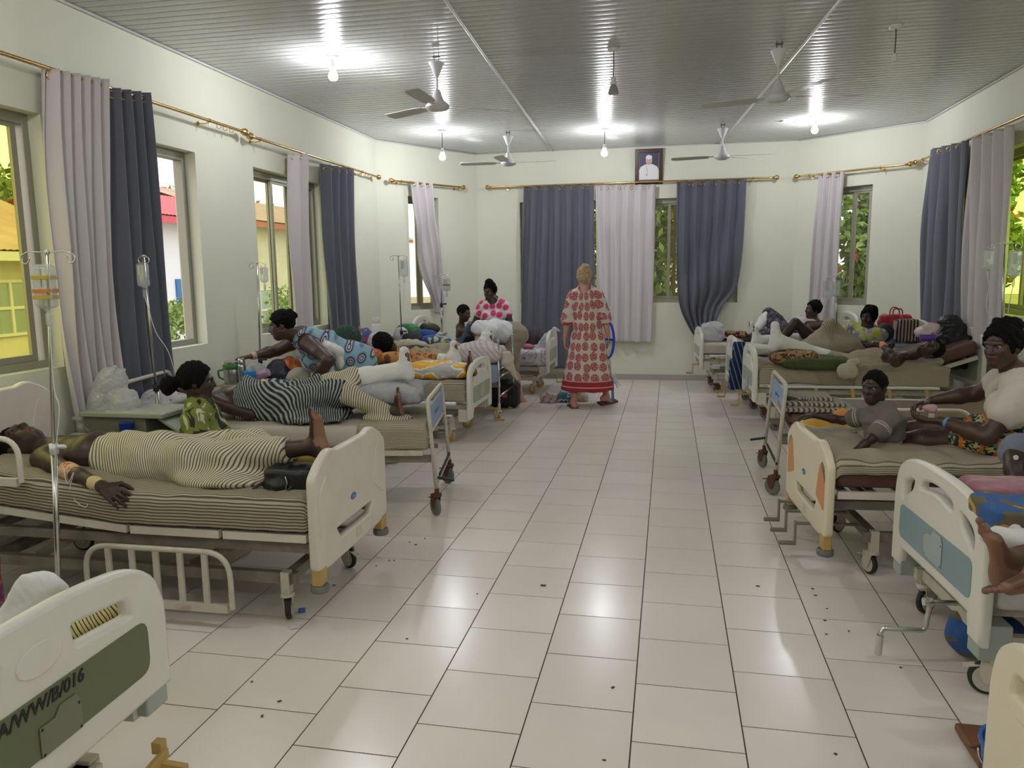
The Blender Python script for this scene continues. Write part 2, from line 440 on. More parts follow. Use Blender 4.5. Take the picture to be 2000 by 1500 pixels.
# ================================================================ THE ROOM
CZ=3.513; BY=12.01
m_wall=mat('wall_paint',(.745,.755,.625),.75,mottle=(.8,(.69,.70,.58),.35,.7),bump=(25,.06,.004))
m_ceil=mat('pvc_ceiling',(.50,.51,.49),.22,spec=.6)
m_strip=mat('pvc_strip',(.72,.72,.71),.3)
m_tile=mat('floor_tile',(.84,.765,.71),.24,mottle=(1.1,(.77,.70,.65),.3,.7),spec=.5)
m_tile2=mat('floor_tile_b',(.87,.80,.745),.22,mottle=(1.6,(.80,.73,.68),.3,.7))
m_grout=mat('grout',(.10,.055,.04),.9)
m_skirt=mat('skirting',(.42,.38,.36),.4)
m_alu=mat('window_frame',(.33,.32,.26),.45,metal=.3)
m_gold=mat('brass',(.62,.42,.16),.25,metal=1)
m_dark=mat('curtain_dark',(.118,.124,.160),.8,bump=(300,.15,.001),sheen=.2)
m_light=mat('curtain_light',(.58,.54,.55),.8,bump=(300,.15,.001),sheen=.1)
m_white=mat('white_enamel',(.75,.75,.76),.3)
m_black=mat('black_rubber',(.02,.02,.02),.6)
m_chrome=mat('chrome',(.6,.6,.58),.22,metal=1)
def floor_build():
    w=.4; X0=-.06186*CH; t=.402*1.0
    offs={0:1.53939,1:1.64016,2:1.74999,-1:1.65068,-2:1.52098,-3:1.39647,-4:1.51382}
    mb=MB(); mb.mat(0).box((-4.3,-5.1,-.1),(3.45,12.3,-.003))
    r=random.Random(3); g=.0028
    for c in range(-11,9):
        x0=X0+c*w; v0=(offs.get(c,r.random())*CH)%t
        for k in range(-14,32):
            y0=v0+k*t; a,b=max(x0,-4.0)+g,min(x0+w,3.17)-g; e,f=max(y0,-5)+g,min(y0+t,12.01)-g
            if b<=a or f<=e: continue
            mb.mat(1 if r.random()<.6 else 2); dz=r.uniform(-.0004,.0004)
            mb.add([(a,e,-.001+dz),(b,e,-.001),(b,f,-.001),(a,f,-.001-dz),(a,e,-.0045),(b,e,-.0045),(b,f,-.0045),(a,f,-.0045)],
                   [(0,1,2,3),(4,5,1,0),(5,6,2,1),(6,7,3,2),(7,4,0,3)])
    tag(mb.build('floor',[m_grout,m_tile,m_tile2]),kind='structure')
floor_build()
def ceiling_build():
    prof=[]; y=-5.1
    while y<12.2:
        prof+= [(y,0),(y+.003,.010),(y+.011,.010),(y+.014,0),(y+.034,-.0012),(y+.05,-.0014),(y+.075,-.0012),(y+.0985,0)]; y+=.1
    V=[];Fc=[]
    for (yy,zz) in prof: V+= [(-4.05,yy,CZ+zz),(3.22,yy,CZ+zz)]
    for i in range(len(prof)-1): Fc.append((2*i,2*i+2,2*i+3,2*i+1))
    n=len(V); V+=[(-4.05,-5.1,CZ+.05),(3.22,-5.1,CZ+.05),(3.22,12.25,CZ+.05),(-4.05,12.25,CZ+.05)]; Fc.append((n,n+1,n+2,n+3))
    tag(mesh_obj('ceiling',V,Fc,m_ceil,smooth=False),kind='structure')
ceiling_build()
class WF:
    def __init__(s,p0,p1):
        s.o=np.array([*p0,0.]); e=np.array([*p1,0.]); s.L=np.linalg.norm(e-s.o); s.d=(e-s.o)/s.L; s.n=np.array([-s.d[1],s.d[0],0.])
    def P(s,u,n,z): return s.o+s.d*u+s.n*n+np.array([0,0,z])
    def M(s): return Matrix(((s.d[0],s.n[0],0,s.o[0]),(s.d[1],s.n[1],0,s.o[1]),(0,0,1,0),(0,0,0,1)))
    def px(s,x,y,off=0):   # -> (u,z) of a pixel on the plane at offset off (inward negative)
        p=onpl(x,y,s.n,s.n@(s.o+s.n*off)); return (p-s.o)@s.d,p[2]
WL=WF((-4,-5),(-4,10.37)); WCL=WF((-4,10.37),(-2.97,BY)); WB=WF((-2.97,BY),(1.80,BY)); WCR=WF((1.80,BY),(3.17,10.9)); WR=WF((3.17,10.9),(3.17,-5)); WN=WF((3.17,-5),(-4,-5))
def wall(name,wf,ops):
    mb=MB(); M=wf.M(); u=0; T=.22; b=lambda u0,u1,z0,z1: mb.box((u0,0,z0),(u1,T,z1),M) if u1>u0 and z1>z0 else None
    for (a,c,z0,z1) in sorted(ops):
        b(u,a,0,CZ+.04); b(a,c,0,z0); b(a,c,z1,CZ+.04); u=c
    b(u,wf.L,0,CZ+.04)
    tag(mb.build(name,m_wall),kind='structure')
    mb=MB(); mb.box((0.005,-.012,0),(wf.L-.005,-.0005,.085),M); tag(mb.build(name.replace('wall','baseboard'),m_skirt,bevel=.002),kind='structure')
opsL=[(5+a,5+b,1.085,2.73) for a,b in ((-3.2,-1.7),(-1.2,.3),(.95,2.45),(2.95,4.46),(4.82,6.13),(7.08,8.62))]
opsCL=[(.55,1.13,1.14,2.79)]; opsB=[(.68,3.99,1.19,2.75)]; opsCR=[(.36,1.11,1.165,2.79)]
opsR=[(1.55,3.95,1.22,2.8),(4.6,6.4,1.22,2.8),(8.2,9.7,1.22,2.8),(11,12.5,1.22,2.8)]
wall('wall_left',WL,opsL); wall('wall_corner_left',WCL,opsCL); wall('wall_back',WB,opsB); wall('wall_corner_right',WCR,opsCR); wall('wall_right',WR,opsR); wall('wall_near',WN,[])
g_y=seethru('film_glass_yellow',(.97,.955,.52)); g_p=seethru('film_glass_pale',(.93,.96,.80)); g_o=seethru('film_glass_olive',(.80,.80,.60),.1); g_l=seethru('film_glass_lime',(.82,.94,.42)); g_c=seethru('film_glass_clear',(.92,.96,.9))
wn=[0]
def window(wf,op,panels,glass,label,open_part=None,fr=.05):
    """panels: list of (u0,u1) fractions with sashes, all glazed except open_part"""
    wn[0]+=1; a,c,z0,z1=op; M=wf.M()
    P=wf.P((a+c)/2,.14,z0); r=empty('window_%d'%wn[0],P,0,label,None,kind='structure')
    mb=MB()
    for q in ((a,a+fr,z0,z1),(c-fr,c,z0,z1),(a+fr,c-fr,z0,z0+fr),(a+fr,c-fr,z1-fr-.02,z1)): mb.box((q[0],.10,q[2]),(q[1],.18,q[3]),M)
    mb.build('frame',m_alu,r,bevel=.003)
    for i,(f0,f1) in enumerate(panels):
        u0=a+fr+(c-a-2*fr)*f0; u1=a+fr+(c-a-2*fr)*f1; n0=.112 if i%2 else .145; s=.045
        mb=MB()
        for q in ((u0,u0+s,z0+fr,z1-fr),(u1-s,u1,z0+fr,z1-fr),(u0+s,u1-s,z0+fr,z0+fr+s),(u0+s,u1-s,z1-fr-s,z1-fr)): mb.box((q[0],n0,q[2]),(q[1],n0+.025,q[3]),M)
        sa=mb.build('sash',m_alu,r,bevel=.002)
        mb=MB(); mb.box((u0+s-.004,n0+.010,z0+fr+s-.004),(u1-s+.004,n0+.015,z1-fr-s+.004),M); mb.build('pane',glass,sa)
for i in (0,1,2): window(WL,opsL[i],[(0,.5),(.48,1)],g_p,'tinted sliding window in the left wall')
window(WL,opsL[3],[(0,.42),(.40,.97)],g_y,'tinted sliding window nearest the camera')
window(WL,opsL[4],[(0,.30),(.06,.36)],g_y,'sliding window standing open behind dark curtain')
window(WL,opsL[5],[(0,.36),(.33,.66),(.6,1)],g_p,'tinted sliding window behind the bending woman')
window(WCL,opsCL[0],[(0,.5),(.48,1)],g_p,'narrow window in the left corner wall')
window(WB,opsB[0],[(0,.26),(.24,.5),(.5,.73),(.69,1)],g_o,'wide window in the end wall')
window(WCR,opsCR[0],[(0,.62),(.6,1)],g_c,'narrow window in the right corner wall')
for i in range(4): window(WR,opsR[i],[(0,.5),(.48,1)],g_l if i==0 else g_c,'tinted window in the right wall')
# light sills of painted plaster are part of the walls; trims under the ceiling
def trim(n,pts,r=.011):
    mb=MB(); mb.tube(pts,r,8); tag(mb.build('trim_%d'%n,m_strip,smooth=True),kind='structure')
trim(1,[(-3.985,-5,CZ-.012),(-3.985,10.36,CZ-.012),(-2.965,BY-.015,CZ-.012)])
trim(2,[(-2.965,BY-.012,CZ-.010),(1.80,BY-.012,CZ-.010)],.006)
trim(3,[(1.80,BY-.015,CZ-.012),(3.155,10.9,CZ-.012),(3.155,-5,CZ-.012)])
trim(4,[(-1.40,1,CZ-.006),(-1.51,5.33,CZ-.006),(-1.78,BY,CZ-.006)],.013)
trim(5,[(1.38,1,CZ-.006),(1.125,5.97,CZ-.006),(.70,BY,CZ-.006)],.013)
# ---------------------------------------------------------------- curtain rods
def rod(wf,u0,u1,z,label,brk=(),off=-.11,ends=(1,1),rings=()):
    r=empty('curtain_rod',wf.P((u0+u1)/2,off,z),0,label,'curtain rod',None)
    n=max(int((u1-u0)/.02),8); pts=[wf.P(u0+(u1-u0)*i/n,off,z) for i in range(n+1)]
    mb=MB(); mb.tube(pts,[.0125+(.0022 if i%2 else 0) for i in range(n+1)],8); mb.build('pole',m_gold,r,smooth=True)
    for u,e,s in ((u0,ends[0],-1),(u1,ends[1],1)):
        if e:
            mb=MB(); mb.lathe([(.014,0),(.022,.008),(.014,.016),(.02,.024),(.033,.04),(.036,.055),(.03,.075),(.012,.088),(.001,.09)],wf.P(u,off,z),wf.d*s,14); mb.build('finial',m_gold,r,auto=.6)
    for u in brk:
        mb=MB(); mb.tube([wf.P(u,-.002,z-.02),wf.P(u,off*.6,z-.025),wf.P(u,off,z-.016)],.006,8); mb.cyl(wf.P(u,-.001,z-.02),wf.P(u,-.008,z-.02),.02,12); mb.lathe([(.018,-.008),(.018,.008)],wf.P(u,off,z),wf.d,12); mb.cyl(wf.P(u,off,z-.02),wf.P(u,off,z-.05),.005,8)
        mb.build('bracket',m_gold,r,smooth=False)
    for u in rings:
        mb=MB(); mb.tube([wf.P(u,off,z)+.022*math.cos(a)*np.array([0,0,1])+.022*math.sin(a)*wf.n+np.array([0,0,-.02]) for a in np.linspace(0,2*PI,13)[:-1]],.003,6,closed=True); mb.build('ring',m_gold,r,smooth=True)
    return r
rL1=rod(WL,5+.9,5+6.72,3.0,'long brass curtain rod over the two windows nearest the camera, left wall',(5+2.7,5+6.2),ends=(0,1),rings=(11.35,11.45,11.55))
rL2=rod(WL,5+6.92,5+10.12,2.98,'brass curtain rod over the sliding window behind the bending woman',(5+7.05,5+9.6),rings=(14.75,14.85))
rod(WCL,WCL.px(770,355,-.11)[0],WCL.px(900,367,-.11)[0],2.965,'short brass curtain rod on the left corner wall',(.35,1.45))
rod(WB,.25,4.42,2.985,'wide brass curtain rod under the framed portrait on the end wall',(.5,2.45,4.15))
rod(WCR,WCR.px(1562,348,-.11)[0],WCR.px(1770,322,-.11)[0],2.985,'short brass curtain rod on the right corner wall',(.25,1.25))
rod(WR,.0+.05,7.5,3.0,'long brass curtain rod on the right wall, cut by the frame edge',(.3,3.9),ends=(1,0))
# ---------------------------------------------------------------- curtains
def curtain(wf,Lp,Rp,nf,m,label,amp=.035,off=-.115,seed=0,ztop=None,group=None,bunch=0):
    Lw=[wf.px(x,y,off) for x,y in Lp]; Rw=[wf.px(x,y,off) for x,y in Rp]
    L=np.array(crom([(*p,0) for p in Lw],8)); R=np.array(crom([(*p,0) for p in Rw],8))
    if ztop: L[0,1]=R[0,1]=ztop
    T=60; S=nf*14+1; rs=random.Random(seed); ph=rs.random()*6
    def ev(A,t):
        d=np.r_[0,np.cumsum(np.linalg.norm(np.diff(A[:,:2],axis=0),axis=1))]; d/=d[-1]
        return np.array([np.interp(t,d,A[:,0]),np.interp(t,d,A[:,1])])
    V=np.zeros((T,S,3)); ex=[rs.uniform(-.25,.25) for _ in range(S)]
    for i in range(T):
        t=i/(T-1); l=ev(L,t); r=ev(R,t); wd=abs(r[0]-l[0])
        for j in range(S):
            s=j/(S-1); a=2*PI*nf*s
            q=math.sin(a+.5*math.sin(t*3+ph)*min(1,t*3))
            n=(amp*(1-.25*t))*(np.sign(q)*abs(q)**.75)+ .3*amp*math.sin(a*.5+ph+t*4)*min(1,t*2)
            n+=bunch*amp*math.sin(14*t+5*s)*t
            u=l[0]+(r[0]-l[0])*(s+.012*math.sin(2*a+t*2)+.02*math.sin(5*s+ph)*min(t*2,1)*(1-abs(2*s-1)))
            z=l[1]+(r[1]-l[1])*s
            V[i,j]=wf.P(u,off+n*.9,z)
    Fc=[(i*S+j,i*S+j+1,(i+1)*S+j+1,(i+1)*S+j) for i in range(T-1) for j in range(S-1)]
    c=mesh_obj('curtain',V.reshape(-1,3),Fc,m,solid=.003)
    tag(c,label,'curtain',group)
    zt=(L[0,1]+R[0,1])/2
    for k in range(2*nf):
        s=(k+.5)/(2*nf)*.98+.0; s=k/(2*nf)
        if s>.98 or s<.01: continue
        u=L[0,0]+(R[0,0]-L[0,0])*s; zz=L[0,1]+(R[0,1]-L[0,1])*s-.045
        # grommet ring around the pole where the cloth crosses it
        dd=nrm(wf.d+wf.n*(1 if k%2 else -1)*1.2); e=np.cross(dd,(0,0,1))
        mb=MB(); p=wf.P(u,off,zz); mb.tube([p+.025*math.cos(a)*e+.025*math.sin(a)*np.array([0,0,1]) for a in np.linspace(0,2*PI,15)[:-1]],.005,6,closed=True)
        mb.build('grommet',m_gold,c,smooth=True)
    return c
ZT=3.045
curtain(WL,[(88,132),(94,300),(112,500),(130,700),(158,860)],[(206,156),(212,400),(222,600),(238,760),(245,850)],6,m_light,'pale grey curtain by the yellow window, left of the nearest dark curtain',seed=1,amp=.055)
curtain(WL,[(208,170),(222,400),(236,650),(256,800)],[(288,182),(310,400),(330,600),(343,760)],4,m_dark,'dark slate curtain at the open window, nearest of the dark ones',seed=2,amp=.055)
curtain(WL,[(565,300),(566,450),(576,640),(580,700)],[(598,300),(603,450),(606,640),(608,700)],2,m_light,'thin pale grey curtain gathered at the middle of the sliding window',seed=3,amp=.05)
curtain(WL,[(627,320),(636,520),(650,690),(652,720)],[(688,330),(694,520),(700,680),(702,700)],4,m_dark,'dark slate curtain above the woman in blue, left wall',seed=4,amp=.05)
curtain(WCL,[(802,353),(812,450),(824,540),(850,592),(856,612)],[(844,356),(852,440),(864,530),(866,570),(862,616)],3,m_light,'short pale curtain tucked up at its hem, left corner wall',seed=5,amp=.05,bunch=.8)
curtain(WB,[(1023,364),(1019,500),(1015,650),(1014,720)],[(1160,362),(1160,500),(1160,650),(1161,720)],6,m_dark,'wide dark slate curtain behind the walking woman, left of the white one',seed=6,amp=.05)
curtain(WB,[(1163,362),(1164,500),(1165,666)],[(1281,360),(1277,500),(1271,670)],5,m_light,'pale lilac-white curtain hanging under the framed portrait',seed=7,amp=.045)
curtain(WB,[(1322,355),(1320,500),(1325,590),(1345,640),(1362,662)],[(1458,350),(1452,460),(1438,560),(1408,600),(1388,655)],6,m_dark,'dark slate curtain gathered and pulled down to the left, end wall',seed=8,amp=.05,bunch=1.2)
curtain(WCR,[(1600,338),(1590,450),(1579,600),(1577,620)],[(1650,335),(1641,450),(1633,590),(1630,640)],3,m_light,'pale curtain on the right corner wall beside the narrow window',seed=9,amp=.045)
curtain(WR,[(1818,292),(1804,450),(1797,600),(1795,650)],[(1893,274),(1886,450),(1880,600),(1878,650)],4,m_dark,'dark slate curtain on the right wall',seed=10,amp=.055)
curtain(WR,[(1896,272),(1888,450),(1881,600),(1880,670)],[(1981,243),(1977,400),(1968,600),(1966,690)],4,m_light,'pale grey-beige curtain on the right wall behind the drip stand',seed=11,amp=.06)
# ---------------------------------------------------------------- lamps
m_on=mat('lit_bulb',(1,1,1),.3,emit=((.93,.94,1.0),BULB)); m_dim=mat('lit_bulb_near',(1,1,1),.3,emit=((.95,.94,.95),BULB*.78)); m_off=mat('dead_bulb',(.45,.45,.42),.15,metal=.5)
m_por=mat('porcelain',(.72,.70,.68),.35); m_cord=mat('cord',(.12,.11,.10),.6)
def pendant(x,y,zb,lit,label,cord=True,kind='bulb',group=None,em=None):
    r=empty('ceiling_lamp',(x,y,CZ),0,label,'lamp',group)
    mb=MB(); mb.lathe([(.05,0),(.052,-.012),(.04,-.022),(.012,-.026)],(x,y,CZ),n=18); mb.build('rosette',m_por,r,auto=.6)
    top=zb+.085
    if cord: mb=MB(); mb.tube([(x,y,CZ-.02),(x+.002,y,(CZ+top)/2),(x,y,top)],.005,6); mb.build('cord',m_cord,r,smooth=True)
    mb=MB(); mb.lathe([(.012,.09),(.02,.08),(.021,.05),(.028,.045),(.028,.03),(.02,.025)],(x,y,zb+.0),n=16)
    if not cord: mb.lathe([(.018,CZ-zb-.02),(.02,.08)],(x,y,zb),n=12)
    mb.build('socket',m_por,r,auto=.6)
    mb=MB()
    if lit: mb.lathe([(.016,.03),(.02,.02),(.034,-.002),(.040,-.024),(.036,-.044),(.022,-.058),(.001,-.063)],(x,y,zb),n=16); mb.build('bulb',em or m_on,r,smooth=True)
    elif kind=='led':
        mb.lathe([(.018,.03),(.034,.0),(.042,-.03),(.044,-.05),(.03,-.056),(.001,-.056)],(x,y,zb),n=16); mb.build('bulb',m_off,r,auto=.6)
pendant(-2.83,6.42,3.375,1,'lit bulb on the ceiling nearest the left wall curtains',cord=False)
pendant(-2.92,9.97,3.20,1,'lit bulb hanging on a short cord in the far left corner')
pendant(-.85,10.42,3.23,1,'lit bulb hanging in front of the end wall, left of the portrait')
pendant(1.745,10.42,3.40,1,'lit bulb close to the ceiling on the far right',cord=False)
pendant(-.48,6.77,3.20,0,'unlit reflector bulb hanging on a cord at mid ceiling',kind='led')
pendant(1.675,6.67,3.22,0,'empty lamp socket hanging on a cord, right side of ceiling',kind='none')
for x,y,l in ((-2.83,2.6,'left bulb of the row just above the camera'),(-.5,2.9,'middle bulb of the row just above the camera'),(1.7,2.7,'right bulb of the row just above the camera'),(-2.8,-1.2,'left bulb of the row behind the camera'),(-.5,-1.0,'middle bulb of the row behind the camera'),(1.7,-1.2,'right bulb of the row behind the camera')): pendant(x,y,3.25,1,'lit '+l+', out of the photo',em=m_dim)
# ---------------------------------------------------------------- fans
m_fan=mat('fan_white',(.66,.65,.66),.35); m_fanb=mat('fan_blade',(.55,.52,.50),.4)
def fan(x,y,zh,ang,label):
    r=empty('ceiling_fan',(x,y,CZ),0,label,'ceiling fan')
    mb=MB(); mb.mat(1)
    for dx in (-.02,.02): mb.tube([(x+dx,y,CZ),(x+dx,y,CZ-.09)],.004,6)
    mb.box((x-.03,y-.01,CZ-.03),(x+.03,y+.01,CZ-.02)); mb.build('hook',[m_fan,m_cord],r)
    mb=MB(); mb.lathe([(.066,-.07),(.068,-.075),(.05,-.11),(.028,-.165),(.014,-.19)],(x,y,CZ),n=24); mb.build('canopy',m_fan,r,auto=.6)
    mb=MB(); mb.cyl((x,y,CZ-.18),(x,y,zh+.10),.0105,12); mb.build('downrod',m_fan,r,auto=.6)
    mb=MB(); mb.lathe([(.016,.14),(.03,.12),(.042,.085),(.055,.05),(.085,.025),(.1,.008),(.102,-.008),(.09,-.022),(.06,-.036),(.025,-.042),(.001,-.043)],(x,y,zh),n=28); mb.build('motor',m_fan,r,auto=.7)
    for a in ang:
        a=math.radians(a); M=Matrix.Translation((x,y,zh+.002))@Matrix.Rotation(a,4,'Z')@Matrix.Rotation(math.radians(9),4,'X')
        mb=MB(); mb.board([(.17,-.05),(.30,-.063),(.60,-.068),(.635,-.05),(.64,.0),(.625,.06),(.30,.06),(.17,.045)],[],.004,M,.001)
        b=mb.build('blade',m_fanb,r); mb=MB(); mb.board([(.08,-.022),(.14,-.016),(.2,-.03),(.215,0),(.2,.03),(.14,.016),(.08,.022)],[],.005,M@Matrix.Translation((0,0,.004)),.001); mb.build('blade_arm',m_fan,b)
fan(-1.955,6.56,3.085,(150,32,268),'white ceiling fan on the near left')
fan(-2.09,10.2,3.10,(186,-2,270),'white ceiling fan in front of the far left corner')
fan(.85,6.87,3.07,(-62,8,160),'white ceiling fan on the near right')
fan(.64,10.39,3.10,(172,-5,40),'white ceiling fan in front of the end wall, right of the portrait')
# ceiling cable near the right lamp
mb=MB(); p=[at(x,y,Z=CZ-.008) for x,y in ((1530,236),(1545,240),(1562,236),(1580,228),(1595,230))]; mb.tube(crom(p,5),.005,6); mb.cyl(at(1528,236,Z=CZ),at(1528,236,Z=CZ)-np.array([0,0,.02]),.03); tag(mb.build('ceiling_cable',m_por,smooth=False),'loose cable looping from a small junction box to the far right lamp','cable')
# ---------------------------------------------------------------- portrait, socket
def portrait():
    y0=BY-.03; a=at(1243,360,Y=y0); b=at(1292,300,Y=y0); cx=(a[0]+b[0])/2; w=.40; h=.50; z0=a[2]
    r=empty('portrait_frame',(cx,y0,z0),0,'framed portrait of a man in white robes leaning over the curtain rod','picture')
    M=Matrix.Translation((cx,y0-.005,z0+h/2))@Matrix.Rotation(math.radians(97),4,'X')
    mb=MB(); mb.board([(-w/2,-h/2),(w/2,-h/2),(w/2,h/2),(-w/2,h/2)],[[(-w/2+.045,-h/2+.045),(-w/2+.045,h/2-.045),(w/2-.045,h/2-.045),(w/2-.045,-h/2+.045)]],.03,M,.006); mb.build('frame',mat('frame_wood',(.05,.015,.012),.3),r)
    ms=[mat('pic_blue',(.03,.03,.09),.4),mat('pic_white',(.75,.73,.75),.4),mat('pic_skin',(.62,.36,.28),.4),mat('pic_gold',(.6,.45,.2),.4),mat('pic_grey',(.2,.2,.2),.4)]
    mb=MB(); mb.mat(0).board([(-.16,-.21),(.16,-.21),(.16,.21),(-.16,.21)],[],.004,M@Matrix.Translation((0,0,.0)),.0005)
    def el2(cx,cy,rx,ry,n=20,a0=0,a1=2*PI): return [(cx+rx*math.cos(a0+(a1-a0)*i/n),cy+ry*math.sin(a0+(a1-a0)*i/n)) for i in range(n)]
    mb.mat(1).board([(-.15,-.19),(.15,-.19),(.15,-.06),(.12,.0),(.05,.035),(-.05,.035),(-.12,0),(-.15,-.06)],[],.002,M@Matrix.Translation((0,0,.004)),.0003)
    mb.mat(2).board(el2(0,.09,.048,.065),[],.002,M@Matrix.Translation((0,0,.006)),.0003)
    mb.mat(1).board(el2(0,.135,.047,.032),[],.002,M@Matrix.Translation((0,0,.008)),.0003)
    for s in (-1,1): mb.mat(4).board(el2(.018*s,.095,.006,.004,8),[],.001,M@Matrix.Translation((0,0,.009)),.0002)
    mb.mat(4).board([(-.02,.055),(.02,.055),(.012,.048),(-.012,.048)],[],.001,M@Matrix.Translation((0,0,.009)),.0002)
    mb.mat(4).tube([np.array(M@Vector((x,y,.008))) for x,y in ((-.05,.03),(-.02,-.06),(-.03,-.13))],.002,5)
    mb.mat(4).tube([np.array(M@Vector((x,y,.008))) for x,y in ((-.045,-.12),(-.015,-.12))],.003,5)
    for x in (-.145,.145): mb.mat(3).tube([np.array(M@Vector((x,y,.006))) for y in (-.2,-.1,0,.1,.2)],.003,5)
    mb.mat(4).board([(-.15,-.205),(.15,-.205),(.15,-.185),(-.15,-.185)],[],.001,M@Matrix.Translation((0,0,.008)),.0002)
    mb.build('print',ms,r)
portrait()
p=at(1251,684,Y=BY); r=empty('wall_socket',(p[0],BY,p[2]),0,'white double socket low on the end wall','socket')
mb=MB(); mb.cbox((p[0],BY-.008,p[2]),(.145,.014,.086)); mb.build('plate',m_white,r,bevel=.003)
for s in (-1,1): mb=MB(); mb.cbox((p[0]+.035*s,BY-.017,p[2]+.02),(.02,.006,.018)); mb.build('switch',m_white,r); 
mb=MB()
for s in (-1,1):
    for dx,dz in ((0,.0),(-.012,-.02),(.012,-.02)): mb.cbox((p[0]+.035*s+dx,BY-.0152,p[2]-.005+dz),(.006,.002,.008))
mb.build('socket_holes',m_black,r)
# ================================================================ OUTSIDE
m_ground=mat('outside_ground',(.38,.30,.22),.9)
mb=MB(); mb.box((-60,-30,-.7),(50,70,-.55)); tag(mb.build('ground',m_ground),kind='structure')
m_leaf=mat('leaves',(.16,.26,.07),.7,mottle=(3,(.30,.40,.12),.35,.7)); m_leaf2=mat('leaves_pale',(.35,.45,.15),.7,mottle=(2,(.22,.33,.10),.35,.7)); m_bark=mat('bark',(.16,.12,.09),.9)
m_flower=mat('red_flowers',(.75,.12,.08),.6)
def leafmass(name,cs,n,sz,m,label,cat='tree',trunk=None,flowers=0,parentname='crown',seed=0):
    r=np.random.default_rng(seed); V=[];mi=[]
    base=trunk[0] if trunk else (cs[0][0],cs[0][1],-.55)
    e=empty(name,base,0,label,cat)
    tot=sum(c[3]*c[4]*c[5] for c in cs)
    for c in cs:
        k=int(n*c[3]*c[4]*c[5]/tot)
        d=r.normal(0,1,(k,3)); d/=np.linalg.norm(d,axis=1)[:,None]; rad=(.55+.5*r.random(k)**.6)*(1+.15*np.sin(d[:,0]*7+d[:,2]*5))
        P=np.array(c[:3])+d*rad[:,None]*np.array(c[3:6])
        a=r.normal(0,1,(k,3)); a/=np.linalg.norm(a,axis=1)[:,None]; b=np.cross(a,r.normal(0,1,(k,3))); b/=np.linalg.norm(b,axis=1)[:,None]
        s=sz*(.6+.8*r.random(k))[:,None]
        V.append(np.stack([P-a*s,P+b*s*.5,P+a*s,P-b*s*.5],1).reshape(-1,3)); mi.append((r.random(k)<flowers).astype(int))
    V=np.concatenate(V); Q=np.arange(len(V)).reshape(-1,4)
    mesh_obj(parentname,V,Q,[m,m_flower],e,mi=np.concatenate(mi),smooth=False)
    if trunk: mb=MB(); mb.tube(crom(trunk,4),[.16-.1*i/ (4*(len(trunk)-1)) for i in range(4*(len(trunk)-1)+1)],8); mb.build('trunk',m_bark,e,smooth=True)
    return e
m_roof=mat('rust_roof',(.42,.27,.20),.7,mottle=(1.5,(.50,.36,.28),.35,.7)); m_redroof=mat('red_roof',(.62,.10,.12),.6); m_wallg=mat('pale_wall',(.72,.70,.58),.8,mottle=(2,(.62,.60,.48),.4,.7)); m_wallw=mat('white_wall',(.80,.84,.90),.8); m_blue=mat('blue_door',(.04,.16,.42),.5); m_pane=mat('dull_glass',(.33,.42,.42),.15); m_wfr=mat('white_frames',(.75,.76,.72),.6); m_redb=mat('red_boards',(.50,.16,.10),.7)
def house(X,y0,y1,ze,zr,wallm,roofm,label,wins,doors=(),depth=6,fascia=None):
    e=empty('building',(X,(y0+y1)/2,-.55),0,label,'building')
    mb=MB(); mb.box((X-depth,y0,-.55),(X,y1,ze)); mb.build('wall',wallm,e)
    # corrugated roof, slope rising away
    n=int((y1-y0+.8)/.075); V=[];Fc=[]
    for i in range(n+1):
        y=y0-.4+i*.075; dz=.018*(i%2); V+=[(X+.6,y,ze-.12+dz),(X-depth/2,y,zr+dz),(X-depth-.5,y,ze-.1+dz)]
    for i in range(n): 
        a=3*i; Fc+= [(a,a+3,a+4,a+1),(a+1,a+4,a+5,a+2)]
    mesh_obj('roof',V,Fc,roofm,e,smooth=False,solid=.01)
    mb=MB(); mb.box((X+.52,y0-.4,ze-.32),(X+.58,y1+.4,ze-.14)); mb.build('fascia',fascia or m_wfr,e)
    mb=MB(); mb.box((X,y0-.4,ze-.2),(X+.52,y1+.4,ze-.15)); mb.build('soffit',m_wfr,e)
    for (a,b,z0,z1,nc,nr) in wins:
        mb=MB(); mb.box((X+.0,a,z0),(X+.03,b,z1)); f=mb.build('window_pane',m_pane,e)
        mb=MB(); s=.06
        for k in range(nc+1): y=a+(b-a)*k/nc; mb.box((X+.02,y-s/2,z0),(X+.06,y+s/2,z1))
        for k in range(nr+1): z=z0+(z1-z0)*k/nr; mb.box((X+.022,a,z-s/2),(X+.058,b,z+s/2))
        mb.build('window_bars',m_wfr,f)
    for (a,b,z0,z1) in doors: mb=MB(); mb.box((X,a,z0),(X+.05,b,z1)); mb.build('door',m_blue,e,bevel=.01)
    return e
house(-13,5,15.6,at(50,478,X=-12.5)[2],at(50,388,X=-16)[2],m_wallg,m_roof,'long house with rust-orange corrugated roof, outside nearest window',[(6+2.2*i,7.9+2.2*i,.55,1.62,3,2) for i in range(4)])
zr=at(335,415,X=-13)[2]
house(-13.2,16.6,21.0,zr,at(335,390,X=-15)[2],m_wallw,m_redroof,'white house with red roof and blue shutters seen through open window',[(17.9,18.6,-.3,1.0,1,2)],[(17.0,17.6,1.1,1.6),(18.9,19.6,.7,1.6)],fascia=m_redroof,depth=2.6)
house(-13.5,22.3,38,at(520,430,X=-13.5)[2],at(520,400,X=-16.5)[2],m_wallg,m_roof,'low house with rusty roof behind the garden shrubs, far left window',[(23+3*i,24.6+3*i,-.2,1.2,2,2) for i in range(4)],fascia=m_redb)
leafmass('distant_trees',[(-34,30+3.6*i,4.6+(i%3)*.4,3,2.6,2.0+.3*(i%2)) for i in range(0,13)],16000,.30,m_leaf,'dark row of trees beyond the roofs','trees',seed=1)
